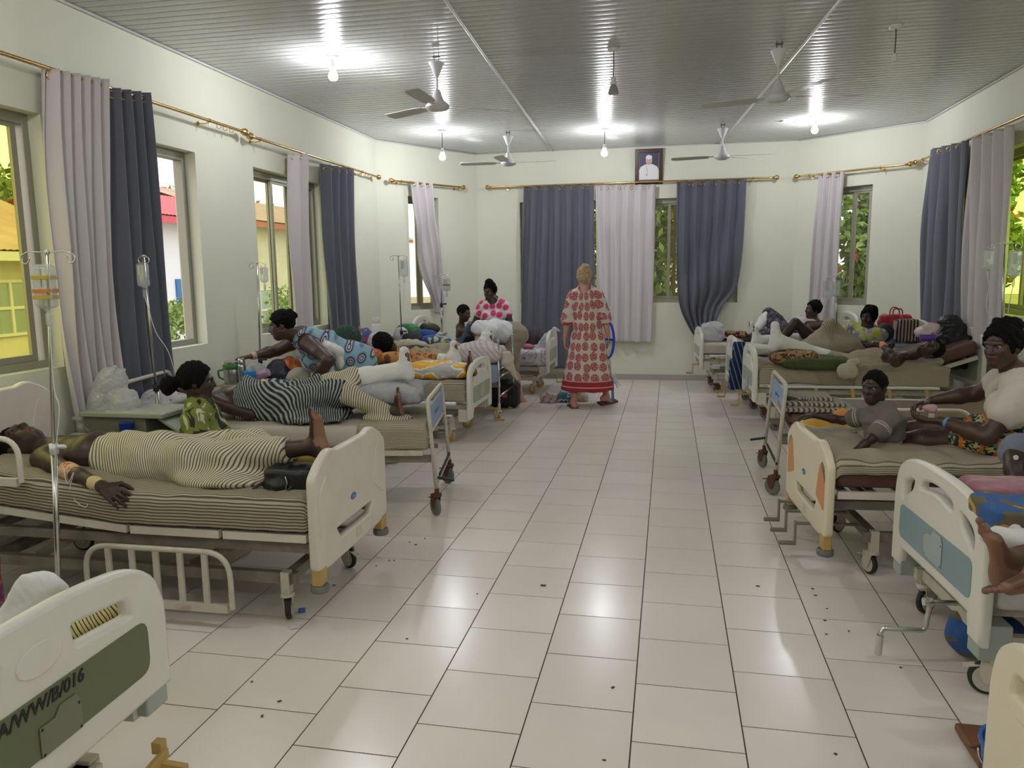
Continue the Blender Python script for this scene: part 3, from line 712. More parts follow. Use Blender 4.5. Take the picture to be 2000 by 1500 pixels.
leafmass('garden_shrub',[(-9.2,13.5,.45,.65,.75,.75),(-9.0,13.1,-.1,.5,.5,.4)],2600,.07,m_leaf2,'round green shrub below the white house',cat='shrub',seed=2)
leafmass('garden_hedge',[(-7.6,15.4,.2,.6,.6,1.3),(-8.4,16.2,.1,.7,.9,1.25),(-8.4,17.8,.1,.7,.9,1.1)],8000,.06,m_leaf2,'tall green shrubs outside the sliding window',cat='shrub',seed=3)
leafmass('broadleaf_tree',[(-1.5,17,2.4,1.6,1.2,2.2),(.6,17.4,2.0,1.7,1.3,2.4),(2.2,17,2.6,1.3,1.2,2.2),(-3.2,17,2.2,1.4,1.2,2.2)],26000,.10,m_leaf2,'leafy tree pressed against the end wall window',trunk=[(.6,17.4,-.55),(.5,17.4,1),(.7,17.4,3)],seed=4)
leafmass('flowering_tree',[(5.2,17.4,1.6,1.5,1.2,2.2),(5.6,19.0,3.2,1.6,1.2,2.2),(5.3,18.8,.8,1.5,1.2,1.8)],46000,.095,m_leaf2,'shrubby tree with red blossoms outside the right corner window',trunk=[(5.2,17,-.55),(5.2,17,1),(5.5,17.2,3)],flowers=.05,seed=5)
leafmass('roadside_tree',[(8.5,9.5,1.2,1.2,2.2,1.4),(8.5,13.5,1.6,1.3,2.0,1.6),(8.6,5.5,1.3,1.2,2,1.5)],14000,.12,m_leaf2,'pale green foliage outside the right wall window',trunk=[(8.5,9.5,-.55),(8.5,9.6,1),(8.6,9.5,2)],seed=6)
mb=MB(); mb.tube([(-7.5,-2,4.3),(-7.5,8,4.0),(-7.5,20,4.3)],.012,5); tag(mb.build('overhead_cable',m_cord),'thin power cable crossing the sky, upper one','cable')
mb=MB(); mb.tube([(-7.5,-2,3.7),(-7.5,8,3.45),(-7.5,20,3.7)],.012,5); tag(mb.build('overhead_cable',m_cord),'thin power cable crossing the sky, lower one','cable')
# ================================================================ BEDS
m_abs=mat('bed_plastic',(.66,.62,.54),.35,mottle=(6,(.60,.55,.47),.45,.8)); m_abs2=mat('bed_plastic_white',(.72,.70,.64),.3,mottle=(5,(.66,.63,.56),.5,.8))
m_ivory=mat('bed_plastic_ivory',(.74,.66,.50),.35); m_bframe=mat('bed_steel',(.58,.54,.46),.45,mottle=(9,(.42,.34,.25),.55,.75)); m_under=mat('bed_underframe',(.25,.22,.18),.6,mottle=(8,(.14,.12,.10),.4,.7))
m_bgreen=mat('panel_olive',(.13,.15,.075),.45); m_bgrey=mat('panel_greygreen',(.33,.37,.30),.45); m_bblue=mat('panel_steelblue',(.22,.32,.36),.4); m_pblue=mat('panel_skyblue',(.24,.34,.52),.4); m_orange=mat('panel_orange',(.62,.26,.10),.45)
m_blk=mat('block_greygreen',(.36,.40,.36),.5); m_crank=mat('crank_ochre',(.48,.32,.10),.5); m_crankg=mat('crank_grey',(.22,.19,.16),.5)
m_rust=mat('rust',(.12,.045,.02),.8); m_wheel=mat('wheel_grey',(.16,.16,.155),.6); m_wheelc=mat('wheel_cream',(.55,.52,.44),.5); m_wheely=mat('wheel_ochre',(.50,.34,.10),.5); m_rail=mat('rail_aluminium',(.70,.71,.74),.3,metal=.4); m_ink=mat('ink_black',(.008,.008,.01),.5); m_card=mat('label_card',(.55,.56,.50),.5); m_logob=mat('logo_blue',(.05,.17,.42),.5); m_yel=mat('sticker_yellow',(.75,.60,.10),.5); m_brown=mat('mattress_brown',(.115,.050,.038),.5,bump=(40,.2,.003)); m_sheetw=mat('sheet_plain',(.50,.45,.39),.85,bump=(30,.2,.004))
def yz(x,flip=False):
    return Matrix(((0,0,-1,x),(-1,0,0,0),(0,1,0,0),(0,0,0,1))) if flip else Matrix(((0,0,1,x),(1,0,0,0),(0,1,0,0),(0,0,0,1)))
def ell(cx,cy,rx,ry,n=18): return [(cx+rx*math.cos(2*PI*i/n),cy+ry*math.sin(2*PI*i/n)) for i in range(n)]
def sm2(pts,n=4): return [tuple(p[:2]) for p in crom([(*p,0) for p in pts],n,True)]
def rr2(pts,r,n=4): return [tuple(p[:2]) for p in fillet([(*p,0) for p in pts],r,n,True)]
def boardA(root,x,zb,zt,W,m,mp,nm,variant='A',thin=.045):
    h=W/2; H=zt-zb
    out=[(-h,zb),(-h,zb+.5*H),(-h+.01,zt-.15),(-h+.05,zt-.075),(-h+.15,zt-.025),(-.15,zt-.003),(0,zt),(.15,zt-.003),(h-.15,zt-.025),(h-.05,zt-.075),(h-.01,zt-.15),(h,zb+.5*H),(h,zb)]
    bot=[(h-.085,zb),(-h+.085,zb)] if variant!='A' else [(h-.085,zb),(h-.10,zb+.07),(h-.16,zb+.09),(-h+.16,zb+.09),(-h+.10,zb+.07),(-h+.085,zb)]
    o=[tuple(p[:2]) for p in crom([(*p,0) for p in out],4)]+[tuple(p[:2]) for p in crom([(*p,0) for p in bot],3)]
    if variant=='A': holes=[sm2([(-.17,zt-.125),(-.17,zt-.07),(-.08,zt-.047),(0,zt-.042),(.08,zt-.047),(.17,zt-.07),(.17,zt-.125),(0,zt-.105)],4)]+[sm2([(s*.235,zt-.085),(s*.33,zt-.10),(s*.385,zt-.15),(s*.375,zt-.235),(s*.31,zt-.19),(s*.25,zt-.15)],4) for s in (-1,1)]
    else: holes=[rr2([(s*.095,zt-.055),(s*.33,zt-.082),(s*.35,zt-.16),(s*.11,zt-.14)],.03) for s in (-1,1)]
    mb=MB(); mb.board(o,holes,thin,yz(x),.014); b=mb.build(nm,m,root,local=True,auto=.9)
    pz1,pz0=(zt-.245,zb+.135) if variant=='A' else (zt-.185,zb+.075)
    if pz1-pz0>.08:
        mb=MB()
        mb.board(rr2([(-h+.085,pz0),(h-.085,pz0),(h-.085,pz1),(-h+.085,pz1)],.04),[],thin+.006,yz(x),.002); mb.build('panel',mp,b,local=True)
    if variant!='A':
        mb=MB(); mb.board(ell(0,zt-.10,.07,.038),[],thin+.008,yz(x),.003); mb.build('oval_boss',m,b,local=True)
    return b
def boardB(root,x,zb,zt,W,m,nm,orange=False,flipn=1):
    h=W/2
    out=rr2([(-h,zb),(-h,zt-.10),(-h+.07,zt-.045),(-h+.17,zt),(-h+.22,zt-.002),(-h+.26,zt-.018),(h-.26,zt-.018),(h-.22,zt-.002),(h-.17,zt),(h-.07,zt-.045),(h,zt-.10),(h,zb),(h-.12,zb-.02),(-h+.12,zb-.02)],.025,3)
    hole=[rr2([(-.21,zb+.06),(.19,zb+.06),(.25,zb+.14),(-.27,zb+.14)],.02,3)]
    mb=MB(); mb.board(out,hole,.045,yz(x),.010); b=mb.build(nm,m,root,local=True,auto=.9)
    mf=m_orange if orange else m
    for s in (-1,1):
        fc=rr2([(s*(h-.035),zb+.13),(s*(h-.04),zt-.18),(s*(h-.12),zt-.10),(s*(h-.15),zt-.16),(s*(h-.19),zt-.30)],.02,3)
        mb=MB(); mb.board(fc,[],.053,yz(x),.004); mb.build('side_facet',mf,b,local=True)
        if orange:
            mb=MB(); mb.board(rr2([(s*(h-.03),zt-.17),(s*(h-.06),zt-.11),(s*(h-.10),zt-.09),(s*(h-.10),zt-.12),(s*(h-.045),zt-.22)],.01,2),[],.052,yz(x),.002); mb.build('grip_recess',m_under,b,local=True)
    mb=MB(); mb.mat(0).board(ell(.02,zb+.235,.034,.017),[],.050,yz(x),.001)
    mb.mat(1).text('care',.018,yz(x-.0256,True)@Matrix.Translation((-.02,zb+.230,0)),.0004)
    mb.build('maker_badge',[m_logob,m_card],b,local=True)
    mb=MB(); mb.mat(0).board(rr2([(-.07,zb+.005),(.0,zb+.005),(.0,zb+.05),(-.07,zb+.05)],.005,2),[],.049,yz(x),.001)
    mb.mat(1).board([(-.05,zb+.015),(-.02,zb+.015),(-.035,zb+.043)],[],.051,yz(x),.0005)
    mb.build('warning_sticker',[m_card,m_yel],b,local=True)
    return b
def caster(root,x,y,top,r,mw,mh,ang=0,brake=True,th=.03):
    c,s=math.cos(ang),math.sin(ang); e=mb=MB(); o=np.array([x,y,0])
    cx,cy=x+c*.028,y+s*.028
    mb.cyl((x,y,top),(x,y,2*r+.012),.016,12); mb.cyl((x,y,2*r+.022),(x,y,2*r+.004),.034,16)
    M=Matrix.Translation((cx,cy,r))@Matrix.Rotation(ang,4,'Z')@Matrix(((1,0,0,0),(0,0,1,0),(0,1,0,0),(0,0,0,1)))
    for sgn in (-1,1):
        mb.board(rr2([(-.045,r+.008),(.028,r+.008),(.03,r*.4),(.012,-.018),(-.012,-.018),(-.03,r*.4)],.012,3),[],.004,M@Matrix.Translation((0,0,sgn*(th/2+.006))),.001)
    mb.box((-.045,-th/2-.008,r+.004),(.028,th/2+.008,r+.012),Matrix.Translation((cx,cy,r))@Matrix.Rotation(ang,4,'Z'))
    if brake: mb.bar(np.array([cx,cy,2*r-.005])-np.array([c,s,0])*.02,np.array([cx,cy,2*r-.03])+np.array([c,s,0])*.085,.03,.006)
    f=mb.build('caster',mh,root,local=True)
    ax=(-s,c,0)
    mb=MB(); mb.mat(0).lathe([(r-.012,-th/2),(r-.003,-th/2+.004),(r,-th/4),(r,th/4),(r-.003,th/2-.004),(r-.012,th/2)],(cx,cy,r),ax,26)
    mb.mat(1).lathe([(r*.32,-th/2-.004),(r*.36,-th/2-.003),(r*.38,-th/2),(r*.78,-th/2-.0015),(r*.8,-th/2+.002),(r*.8,th/2-.002),(r*.78,th/2+.0015),(r*.38,th/2),(r*.36,th/2+.003),(r*.3,th/2+.004)],(cx,cy,r),ax,24)
    mb.mat(2).lathe([(.012,-th/2-.007),(.012,th/2+.007)],(cx,cy,r),ax,10)
    mb.build('wheel',[m_black if mw is m_wheelc else mw,mw,m_under],f,local=True,auto=.7)
def crank(root,y,z,m,kind='u',x=0,dy=.0,yd=1):
    mb=MB()
    if kind=='u':
        mb.cyl((x+.25,y,z),(x-.10,y,z),.010,8); mb.bar((x-.10,y,z+.015),(x-.10,y+dy,z-.13),.012,.028,(0,1,0)); mb.cyl((x-.095,y+dy,z-.12),(x-.19,y+dy,z-.12),.014,10)
    elif kind=='z':
        mb.tube(fillet([(x+.22,y,z),(x-.06,y,z),(x-.075,y,z-.13),(x-.25,y-.02*yd,z-.12),(x-.262,y-.02*yd,z-.15)],.018,4),.011,10); mb.cyl((x-.262,y-.02*yd,z-.15),(x-.266,y-.02*yd,z-.24),.015,12); mb.lathe([(.018,0),(.02,.02),(.018,.04)],(x-.05,y,z),(-1,0,0),12)
    else:  # folded flat handle
        mb.cyl((x+.2,y,z),(x-.09,y,z),.012,8); mb.bar((x-.09,y,z),(x-.09,y+.16*yd,z+.015),.016,.032); mb.bar((x-.075,y+.15*yd,z+.02),(x-.075,y+.15*yd,z+.055),.03,.03,(0,1,0)); mb.bar((x-.09,y+.13*yd,z-.004),(x-.17,y+.13*yd,z-.01),.022,.022)
    mb.build('crank',m,root,local=True,bevel=.002)
def hoop_rail(root,yy,x0,x1,z0,z1,m,nb=4,lean=0,name='side_rail',sy=1,bars='v'):
    P=fillet([(x0,yy,z0),(x0,yy+lean,z1),(x1,yy+lean,z1),(x1,yy,z0)],.13,7); mb=MB(); mb.tube(P,.0135,10); mb.bar((x0+.02,yy,z0),(x1-.02,yy,z0),.022,.04)
    for i in range(nb):
        x=x0+(x1-x0)*(i+1)/(nb+1); mb.bar((x,yy,z0),(x,yy+lean,z1-.005),.012,.03,(1,0,0))
    mb.build(name,m,root,local=True,auto=.7)
def long_rail(root,yy,x0,x1,z,m,zdrop=.12):
    mb=MB(); mb.mat(0).tube([(x0,yy,z),(x1,yy,z)],.019,10); mb.tube([(x0+.04,yy,z-zdrop),(x1,yy,z-zdrop)],.012,8)
    for i in range(5):
        x=x0+.12+(x1-x0-.24)*i/4; mb.mat(1).bar((x,yy,z-.012),(x+.02,yy,z-zdrop),.014,.032)
    mb.build('side_rail',[m_rail,m_crank],root,local=True,auto=.7)
BEDS={}
def bed(key,near,far,side,typ,zt,zb,zm,label,tm=.13,L=2.1,m=None,mp=None,mtop=None,rails=(),cranks=(),cast=(.062,None,None),head=True,raise_=0,variant='A',legx=.2,block=None,hinge=.75,cast_ang=None):
    near=np.array(near,float);far=np.array(far,float); c=(near+far)/2; W=np.linalg.norm(far-near); yv=(far-near)/W if side=='R' else (near-far)/W
    th=math.atan2(-yv[0],yv[1]); ns=-1 if side=='R' else 1
    r=empty('hospital_bed',(c[0],c[1],0),th,label,'bed',None)
    M=Matrix.Translation((c[0],c[1],0))@Matrix.Rotation(th,4,'Z'); B=dict(root=r,W=W,zm=zm,ns=ns,M=np.array(M),L=L,raise_=raise_,hinge=hinge,tm=tm); BEDS[key]=B
    m=m or m_abs; h=W/2; rw,mw,mh=cast; mw=mw or m_wheel; mh=mh or m_bframe
    zr=zm-tm-.035   # deck rail centre
    if typ=='A':
        boardA(r,0,zb,zt,W,m,mp or m_bgrey,'footboard',variant)
        if head: boardA(r,L+.06,zb+.08,zt+.20,W,m,mp or m_bgrey,'headboard',variant)
    elif typ=='B':
        boardB(r,0,zb,zt,W,m,'footboard',orange=mp is m_orange)
        if head: boardB(r,L+.06,zb+.1,zt+.22,W,m,'headboard')
    elif typ=='C':
        mb=MB(); P=fillet([(-.05,-h+.02,.16),(0,-h+.03,zt),(0,h-.03,zt),(-.05,h-.02,.16)],.07,7); mb.tube(P,.0145,10)
        for z in (zt-.235,): mb.tube([(-.01,-h+.03,z),(-.01,h-.03,z)],.011,8)
        mb.tube([(-.043,-h+.03,.22),(-.043,h-.03,.22)],.012,8); mb.build('foot_frame',m_bframe,r,local=True,smooth=True)
        mb=MB(); mb.mat(0).box((-.012,-h+.05,zt-.225),(.004,h-.05,zt-.055)); mb.mat(1).text('patient care',.05,yz(-.0128,True)@Matrix.Translation((0,zt-.15,0)),.0004); mb.build('panel',[mp or m_pblue,m_logob],r,local=True)
        if head:
            mb=MB(); P=fillet([(L+.08,-h+.02,.16),(L+.06,-h+.03,zt+.12),(L+.06,h-.03,zt+.12),(L+.08,h-.02,.16)],.09,7); mb.tube(P,.0145,10); mb.tube([(L+.06,-h+.03,zt-.1),(L+.06,h-.03,zt-.1)],.011,8); mb.build('head_frame',m_bframe,r,local=True,smooth=True)
        mb=MB(); mb.bar((-.05,-h+.0,.25),(-.05,h-.2,.25),.012,.02); mb.bar((-.05,h-.05,.27),(-.17,h-.05,.25),.03,.014); mb.build('brake_bar',m_black,r,local=True)
    elif typ=='D':
        mb=MB()
        for s in (-1,1): mb.tube([(0,s*(h-.02),.12),(0,s*(h-.02),zt)],.013,10); mb.sph((0,s*(h-.02),zt),.015)
        for z in (zt-.33,zt-.42,.28): mb.tube([(0,-h+.02,z),(0,h-.02,z)],.011,8)
        mb.build('foot_frame',m_chrome,r,local=True,smooth=True)
        mb=MB()
        for s in (-1,1): mb.tube([(L+.05,s*(h-.02),.12),(L+.05,s*(h-.02),zt+.1)],.013,10)
        for z in (zt+.1,zt-.1,.28): mb.tube([(L+.05,-h+.02,z),(L+.05,h-.02,z)],.011,8)
        mb.build('head_frame',m_chrome,r,local=True,smooth=True)
    # deck: two hinged sections with rails and slats
    hx=L*hinge*.62; mb=MB()
    rz=raise_
    def zd(x): return zr+(0 if x<hx else rz*(x-hx)/(L-hx))
    for s in (-1,1):
        y=s*(h-.02)
        for a,b in ((.04,hx*.48),(hx*.5,hx-.01),(hx+.01,L)): mb.bar((a,y,zd(a)),(b,y,zd(b)),.03,.04)
    for i in range(14):
        x=.08+i*(L-.16)/13; mb.bar((x,-h+.03,zd(x)+.01),(x,h-.03,zd(x)+.01),.05,.008)
    mb.build('deck_frame',m_bframe if typ!='B' else m_abs,r,local=True,bevel=.002)
    mb=MB(); x0,x1=legx,L-.2
    if typ in 'AB':
        for s in (-1,1): mb.bar((.02,s*(h-.1),zr-.075),(L,s*(h-.1),zr-.075),.035,.05); mb.bar((x0-.05,s*(h-.12),.215),(x1+.05,s*(h-.12),.215),.04,.055)
        for x in (x0,x1): mb.bar((x,-h+.08,.215),(x,h-.08,.215),.05,.055); mb.bar((x,-h+.1,zr-.08),(x,h-.1,zr-.08),.04,.04)
        for s in (-1,1): mb.bar((x0+.55,s*(h-.16),.23),(x0+.25,s*(h-.16),zr-.08),.02,.045); mb.bar((x1-.25,s*(h-.16),.23),(x1-.55,s*(h-.16),zr-.08),.02,.045)
        mb.bar((x0+.1,0,.30),(L*.55,0,.33),.035,.035); mb.cbox((x0+.55,0,.30),(.12,.16,.1))
    else:
        for s in (-1,1): mb.bar((-.01,s*(h-.05),zr-.05),(L+.05,s*(h-.05),zr-.05),.03,.05)
        mb.bar((.9,-h+.05,zr-.05),(.9,h-.05,zr-.05),.03,.04)
        if typ=='C': mb.bar((.0,-.1,zr-.07),(L*.5,-.1,zr-.08),.03,.03)
    mb.build('under_frame',m_under if typ!='A' else m_bframe,r,local=True,bevel=.002)
    if typ in 'AB':
        mb=MB()
        for x in (x0,x1):
            for s in (-1,1): mb=MB(); mb.cbox((x,s*(h-.10),.19),(.045,.045,.13)); mb.build('leg_post',m_bframe,r,local=True,bevel=.003)
    ca=cast_ang or (.3,-.5,.2,2.6)
    cx=((x0,x1) if typ in 'AB' else (-.05,L+.08)) if typ!='D' else (0,L+.05)
    k=0
    for x in cx:
        for s in (-1,1): caster(r,x,s*(h-(.10 if typ in 'AB' else .02)),.17 if typ in 'AB' else .2,rw,mw,mh,ang=ca[k]); k+=1
    if block:
        for s in (-1,1):
            mb=MB()
            if typ=='A': mb.cbox((.045,s*(h-.05),zb+.0),(.12,.10,.14)); 
            else: mb.cbox((.0,s*(h-.045),zb-.045),(.05,.075,.085))
            mb.build('corner_block',block,r,local=True,bevel=.008)
        if typ=='B':
            for s in (-1,1): mb=MB(); mb.lathe([(.04,-.018),(.045,-.012),(.045,.012),(.04,.018)],(.0,s*(h-.045),zb-.105),n=18); mb.build('bumper',m_wheel,r,local=True,auto=.8)
    else:
        if typ=='A':
            for s in (-1,1): mb=MB(); mb.cbox((.07,s*(h-.06),zb+.02),(.10,.08,.13)); mb.build('corner_block',m_abs,r,local=True,bevel=.01)
    for q in rails:
        if q[0]=='hoop': hoop_rail(r,q[1]*(h+.03)*ns,*q[2:6],q[6] if len(q)>6 else m_bframe,q[7] if len(q)>7 else 4)
        else: long_rail(r,q[1]*(h+.04)*ns,*q[2:5],m_rail)
    for q in cranks: crank(r,q[0],q[1],q[2],*q[3:])
    # mattress
    soft_mattress(B,'mattress',mtop or m_brown,r,0,tm)
    return B
def zprof(B,x):
    hx=B['L']*B['hinge']*.62; rz=B['raise_']
    t=np.clip((x-hx+.08)/.3,0,1); return np.where(x<hx-.08,0,rz*(x-hx)/(B['L']-hx))*t*(x>hx-.08)
def soft_mattress(B,name,m,parent,grow,tm,x0=.035,x1=None,wr=.0,seed=0,open_bottom=False,drop=0,label=None,cat=None,stp='len',sag=0,group=None):
    """sweep of a rounded rectangle along the bed; st = arc length across (or along)"""
    L=B['L']; x1=x1 or L; h=B['W']/2-.015+grow; zt=B['zm']+grow; z0=B['zm']-tm-(drop if open_bottom else grow)
    sec=fillet([(h,z0,0),(h,zt,0),(-h,zt,0),(-h,z0,0)],.045,5,closed=not open_bottom)
    sec=np.array(sec)[:,:2]
    # resample
    if not open_bottom: sec=np.vstack([sec,sec[:1]])
    d=np.r_[0,np.cumsum(np.linalg.norm(np.diff(sec,axis=0),axis=1))]; n=72; s=np.linspace(0,d[-1],n+(0 if open_bottom else 1))
    if not open_bottom: s=s[:-1]
    Y=np.interp(s,d,sec[:,0]); Zs=np.interp(s,d,sec[:,1]); nx=90; xs=np.linspace(x0,x1,nx)
    V=np.zeros((nx,len(s),3)); r=np.random.default_rng(seed)
    ph=r.random(12)*6
    for i,x in enumerate(xs):
        e=min(x-x0,x1-x); rd=max(0,.03-e); k=rd*rd/.03
        V[i,:,0]=x; sy=np.sign(Y); 
        V[i,:,1]=Y-sy*k*.6; V[i,:,2]=Zs+zprof(B,x)-np.where(Zs>B['zm']-tm*.5,k,-k*.3)
        if wr:
            V[i,:,2]+=np.where(Zs>zt-.01,wr*1.7,0)
            w=np.sin(x*23+Y*9+ph[0])+np.sin(x*11-Y*17+ph[1]+2*np.sin(x*5+ph[5]))+.8*np.sin(x*41+Zs*30+ph[2])+np.sin(Y*26+x*6+ph[3])
            top=(Zs>zt-.01); V[i,:,2]+=np.where(top,wr*w*.45,0); V[i,:,1]+=np.where(top,0,sy*wr*abs(w)*.6)
        if open_bottom:
            lowm=np.clip((B['zm']-tm*.35-Zs)/.05,0,1)*(Zs<B['zm']-.03); V[i,:,2]-=lowm*.03*math.sin(x*7+ph[4])*min(1,abs(drop)*20)
    S=len(s); Fc=[(i*S+j,i*S+(j+1)%S,(i+1)*S+(j+1)%S,(i+1)*S+j) for i in range(nx-1) for j in range(S-(1 if open_bottom else 0))]
    caps=[]
    if not open_bottom: caps=[tuple(range(S-1,-1,-1)),tuple((nx-1)*S+j for j in range(S))]
    elif name!='mattress':
        # end flap over the foot of the mattress
        top=[j for j in range(S)]; n0=len(V.reshape(-1,3))
    st=np.tile(s,(nx,1)) if stp=='len' else np.tile(xs[:,None],(1,S))
    Vf=V.reshape(-1,3)
    if label is None:
        return mesh_obj(name,Vf,Fc+caps,m,parent,local=True,attrs={'st':st.ravel()})
    Mw=B['M']; Vw=Vf@Mw[:3,:3].T+Mw[:3,3]
    o=mesh_obj(name,Vw,Fc+caps,m,None,attrs={'st':st.ravel()},solid=.003); return tag(o,label,cat,group)
def bl(B,x,y,z):  # bed-local to world
    return (B['M']@np.array([x,y,z,1.0]))[:3]
st_tan=stripe('stripe_tan',(.40,.35,.26),(.085,.065,.045),.0155,.42); st_wrap=stripe('stripe_wrap',(.60,.54,.40),(.10,.085,.06),.0165,.36); st_fine=stripe('stripe_fine',(.45,.39,.29),(.16,.13,.09),.011,.4); st_blk=stripe('stripe_black',(.34,.36,.36),(.012,.02,.022),.021,.55); st_yel=stripe('stripe_yellow',(.68,.58,.26),(.05,.04,.02),.022,.3)
L0=bed('L0',(-1.46,.98),(-1.49,1.93),'L','A',.885,.47,.66,'cream bed with olive panel lettered in black, cut by bottom left corner',m=m_abs2,mp=m_bgreen,variant='A2',block=m_blk,cranks=((-.18,.31,m_crank,'f',0,0,-1),(.04,.33,m_crank,'f',0,0,-1)),raise_=.1)
L1=bed('L1',(-1.60,3.18),(-1.61,4.09),'L','B',.84,.31,.62,'beige bed with solid moulded footboard under the lying man in striped wrap',m=m_abs,block=m_crank,rails=(('hoop',1,.42,1.20,.10,.38,m_bframe,5),('hoop',1,1.52,2.02,.68,.90,m_abs,2)),raise_=.10,cast=(.062,m_wheelc,m_bframe),cast_ang=(2.6,-1.2,.2,.4))
L2=bed('L2',(-1.60,4.94),(-1.75,5.80),'L','C',.82,.2,.64,'tube-framed bed with pale blue foot panel, left row, under patient with raised leg cast',tm=.15,cast=(.070,m_wheel,m_rust),mtop=m_sheetw,cast_ang=(-.7,-1.0,.2,.4))
L3=bed('L3',(-1.90,7.20),(-1.90,8.10),'L','A',.80,.26,.60,'white bed with rounded footboard, left row, carrying the yellow pillow',m=m_abs2,mp=m_bgrey,rails=(('long',1,.12,1.5,.41),),cranks=((-.35,.22,m_crank,'u',0,.02),),cast=(.06,m_wheely,m_bframe),block=None)
L4=bed('L4',(-1.87,8.42),(-1.87,9.28),'L','D',.92,.2,.62,'chrome-framed bed in front of the man in shorts',cast=(.05,m_wheely,m_bframe))
L5=bed('L5',(-1.60,10.28),(-1.60,11.12),'L','A',.86,.32,.60,'far white bed with floral sheet and bag on its footboard, left row',L=1.85,m=m_abs2,mp=m_bgrey,cast=(.065,m_wheely,m_bframe),cranks=((.2,.28,m_crank,'u',0,.0),))
R5=bed('R5',(.465,10.74),(.41,11.62),'R','A',.87,.36,.68,'far white bed against the end wall, right row, with a white bag at its foot',L=1.95,m=m_abs2,mp=m_bgrey,rails=(('long',1,.1,1.5,.52),),cranks=((-.25,.38,m_crank,'u'),),cast=(.055,m_wheel,m_rust))
R4=bed('R4',(.815,9.45),(.775,10.33),'R','A',.85,.26,.64,'white bed with blue towel hanging at its foot, right row',m=m_abs2,mp=m_bgrey,cranks=((-.2,.25,m_crank,'u',0,.01),(.1,.27,m_crank,'u',0,-.01)),cast=(.055,m_wheel,m_rust),raise_=.25)
R3=bed('R3',(.90,8.20),(.872,9.10),'R','A',.86,.33,.66,'white bed with rounded footboard, right row, under patient with long leg cast',m=m_abs2,mp=m_bgrey,rails=(('long',1,.12,1.75,.49),),cranks=((.05,.32,m_crank,'u',0,.0),),cast=(.055,m_wheel,m_rust),raise_=.30,hinge=.95)
R2=bed('R2',(.86,5.83),(.875,6.70),'R','C',.84,.2,.62,'tube-framed bed with pale blue foot panel and folded sheets, right row',tm=.12,cast=(.068,m_wheel,m_rust),cast_ang=(2.3,2.0,.2,.4),rails=())
R1=bed('R1',(.87,4.24),(.80,5.14),'R','B',.73,.25,.64,'beige bed with orange-accented footboard where the small boy sits',m=m_ivory,mp=m_orange,block=m_crank,rails=(('hoop',1,.55,1.35,.10,.36,m_abs,3),('hoop',-1,.38,1.1,.58,.78,m_ivory,2)),cranks=((.28,.22,m_crankg,'u'),(.08,.22,m_crankg,'u'),(-.15,.22,m_crankg,'u')),cast=(.06,m_wheelc,m_bframe),cast_ang=(1.9,.6,.3,.3),legx=.27)
R0=bed('R0',(1.20,3.05),(1.14,3.98),'R','A',.80,.26,.60,'ivory bed with steel-blue panel and chrome crank, right side near camera',m=m_abs2,mp=m_bblue,block=m_blk,cranks=((-.12,.27,m_chrome,'z',0,0,1),),cast=(.068,m_wheelc,m_abs),cast_ang=(2.9,.6,.3,.3),legx=.1)
Rm=bed('Rm',(.83,1.15),(.86,2.07),'R','A',.80,.32,.60,'ivory bed cut by the bottom right corner of the photo',m=m_ivory,mp=m_ivory,variant='A2')
# lettering and card holders
def holder(B,y,z,x=-.028,sc=1,m=m_card,fl=True,name='card_holder',nm=None):
    mb=MB(); mb.mat(0).board([(1.25*a*sc,b*sc) for a,b in [(-.075,-.075),(.075,-.075),(.075,.03),(.06,.06),(.0,.06),(-.02,.03),(-.075,.03)]],[],.003,yz(x,True)@Matrix.Translation((-y,z,0)),.0006)
    for a,b in ((-.068,-.068),(.068,-.068),(.068,.022),(-.068,.022)): mb.mat(1).board(ell(1.25*a*sc,b*sc,.004,.004,8),[],.004,yz(x,True)@Matrix.Translation((-y,z,.0)),.0005)
    mb.build(name,[m_hold,m_ink],B['root'],local=True)
m_hold=mat('holder_plastic',(.17,.175,.12),.3); 
mb=MB(); mb.text('MA/WW/B/016',.048,yz(-.0268,True)@Matrix.Translation((-.025,.661,0)),.0006,shear=.15,bold=.0010); 
Lt=mb.build('lettering',m_ink,L0['root'],local=True)
holder(L0,-.04,.598,sc=.72)
m_hold=mat('holder_blue',(.34,.42,.42),.3); holder(R0,-.02,.49)
m_hold=mat('holder_grey',(.42,.46,.40),.3)
for B in (L3,R3): holder(B,0,.49)
# ================================================================ PEOPLE: body builder
sk_d=mat('skin_deep',(.046,.024,.018),.42,mottle=(7,(.036,.019,.014),.4,.7),spec=.45); sk_m=mat('skin_brown',(.078,.040,.028),.42,mottle=(7,(.062,.031,.021),.4,.7)); sk_l=mat('skin_fair',(.55,.31,.23),.5,mottle=(8,(.50,.25,.18),.4,.7))
sole_d=mat('sole_skin',(.22,.11,.065),.5,mottle=(9,(.22,.10,.06),.4,.65)); lip_d=mat('lip_deep',(.10,.035,.032),.4)
m_eye=mat('eye_white',(.38,.35,.32),.45,spec=.2); m_iris=mat('iris_dark',(.01,.006,.004),.1)
m_hair=mat('hair_black',(.007,.006,.006),.9,bump=(160,1,.008),spec=.15); m_blonde=mat('hair_blonde',(.50,.37,.20),.6,mottle=(60,(.33,.22,.11),.4,.6),bump=(150,.6,.004))
m_cast=mat('plaster',(.72,.71,.70),.8,bump=(45,.3,.004)); m_clothw=mat('white_cotton',(.66,.65,.64),.85,bump=(50,.2,.003))
def J(x,y,Y): return at(x,y,Y=Y)
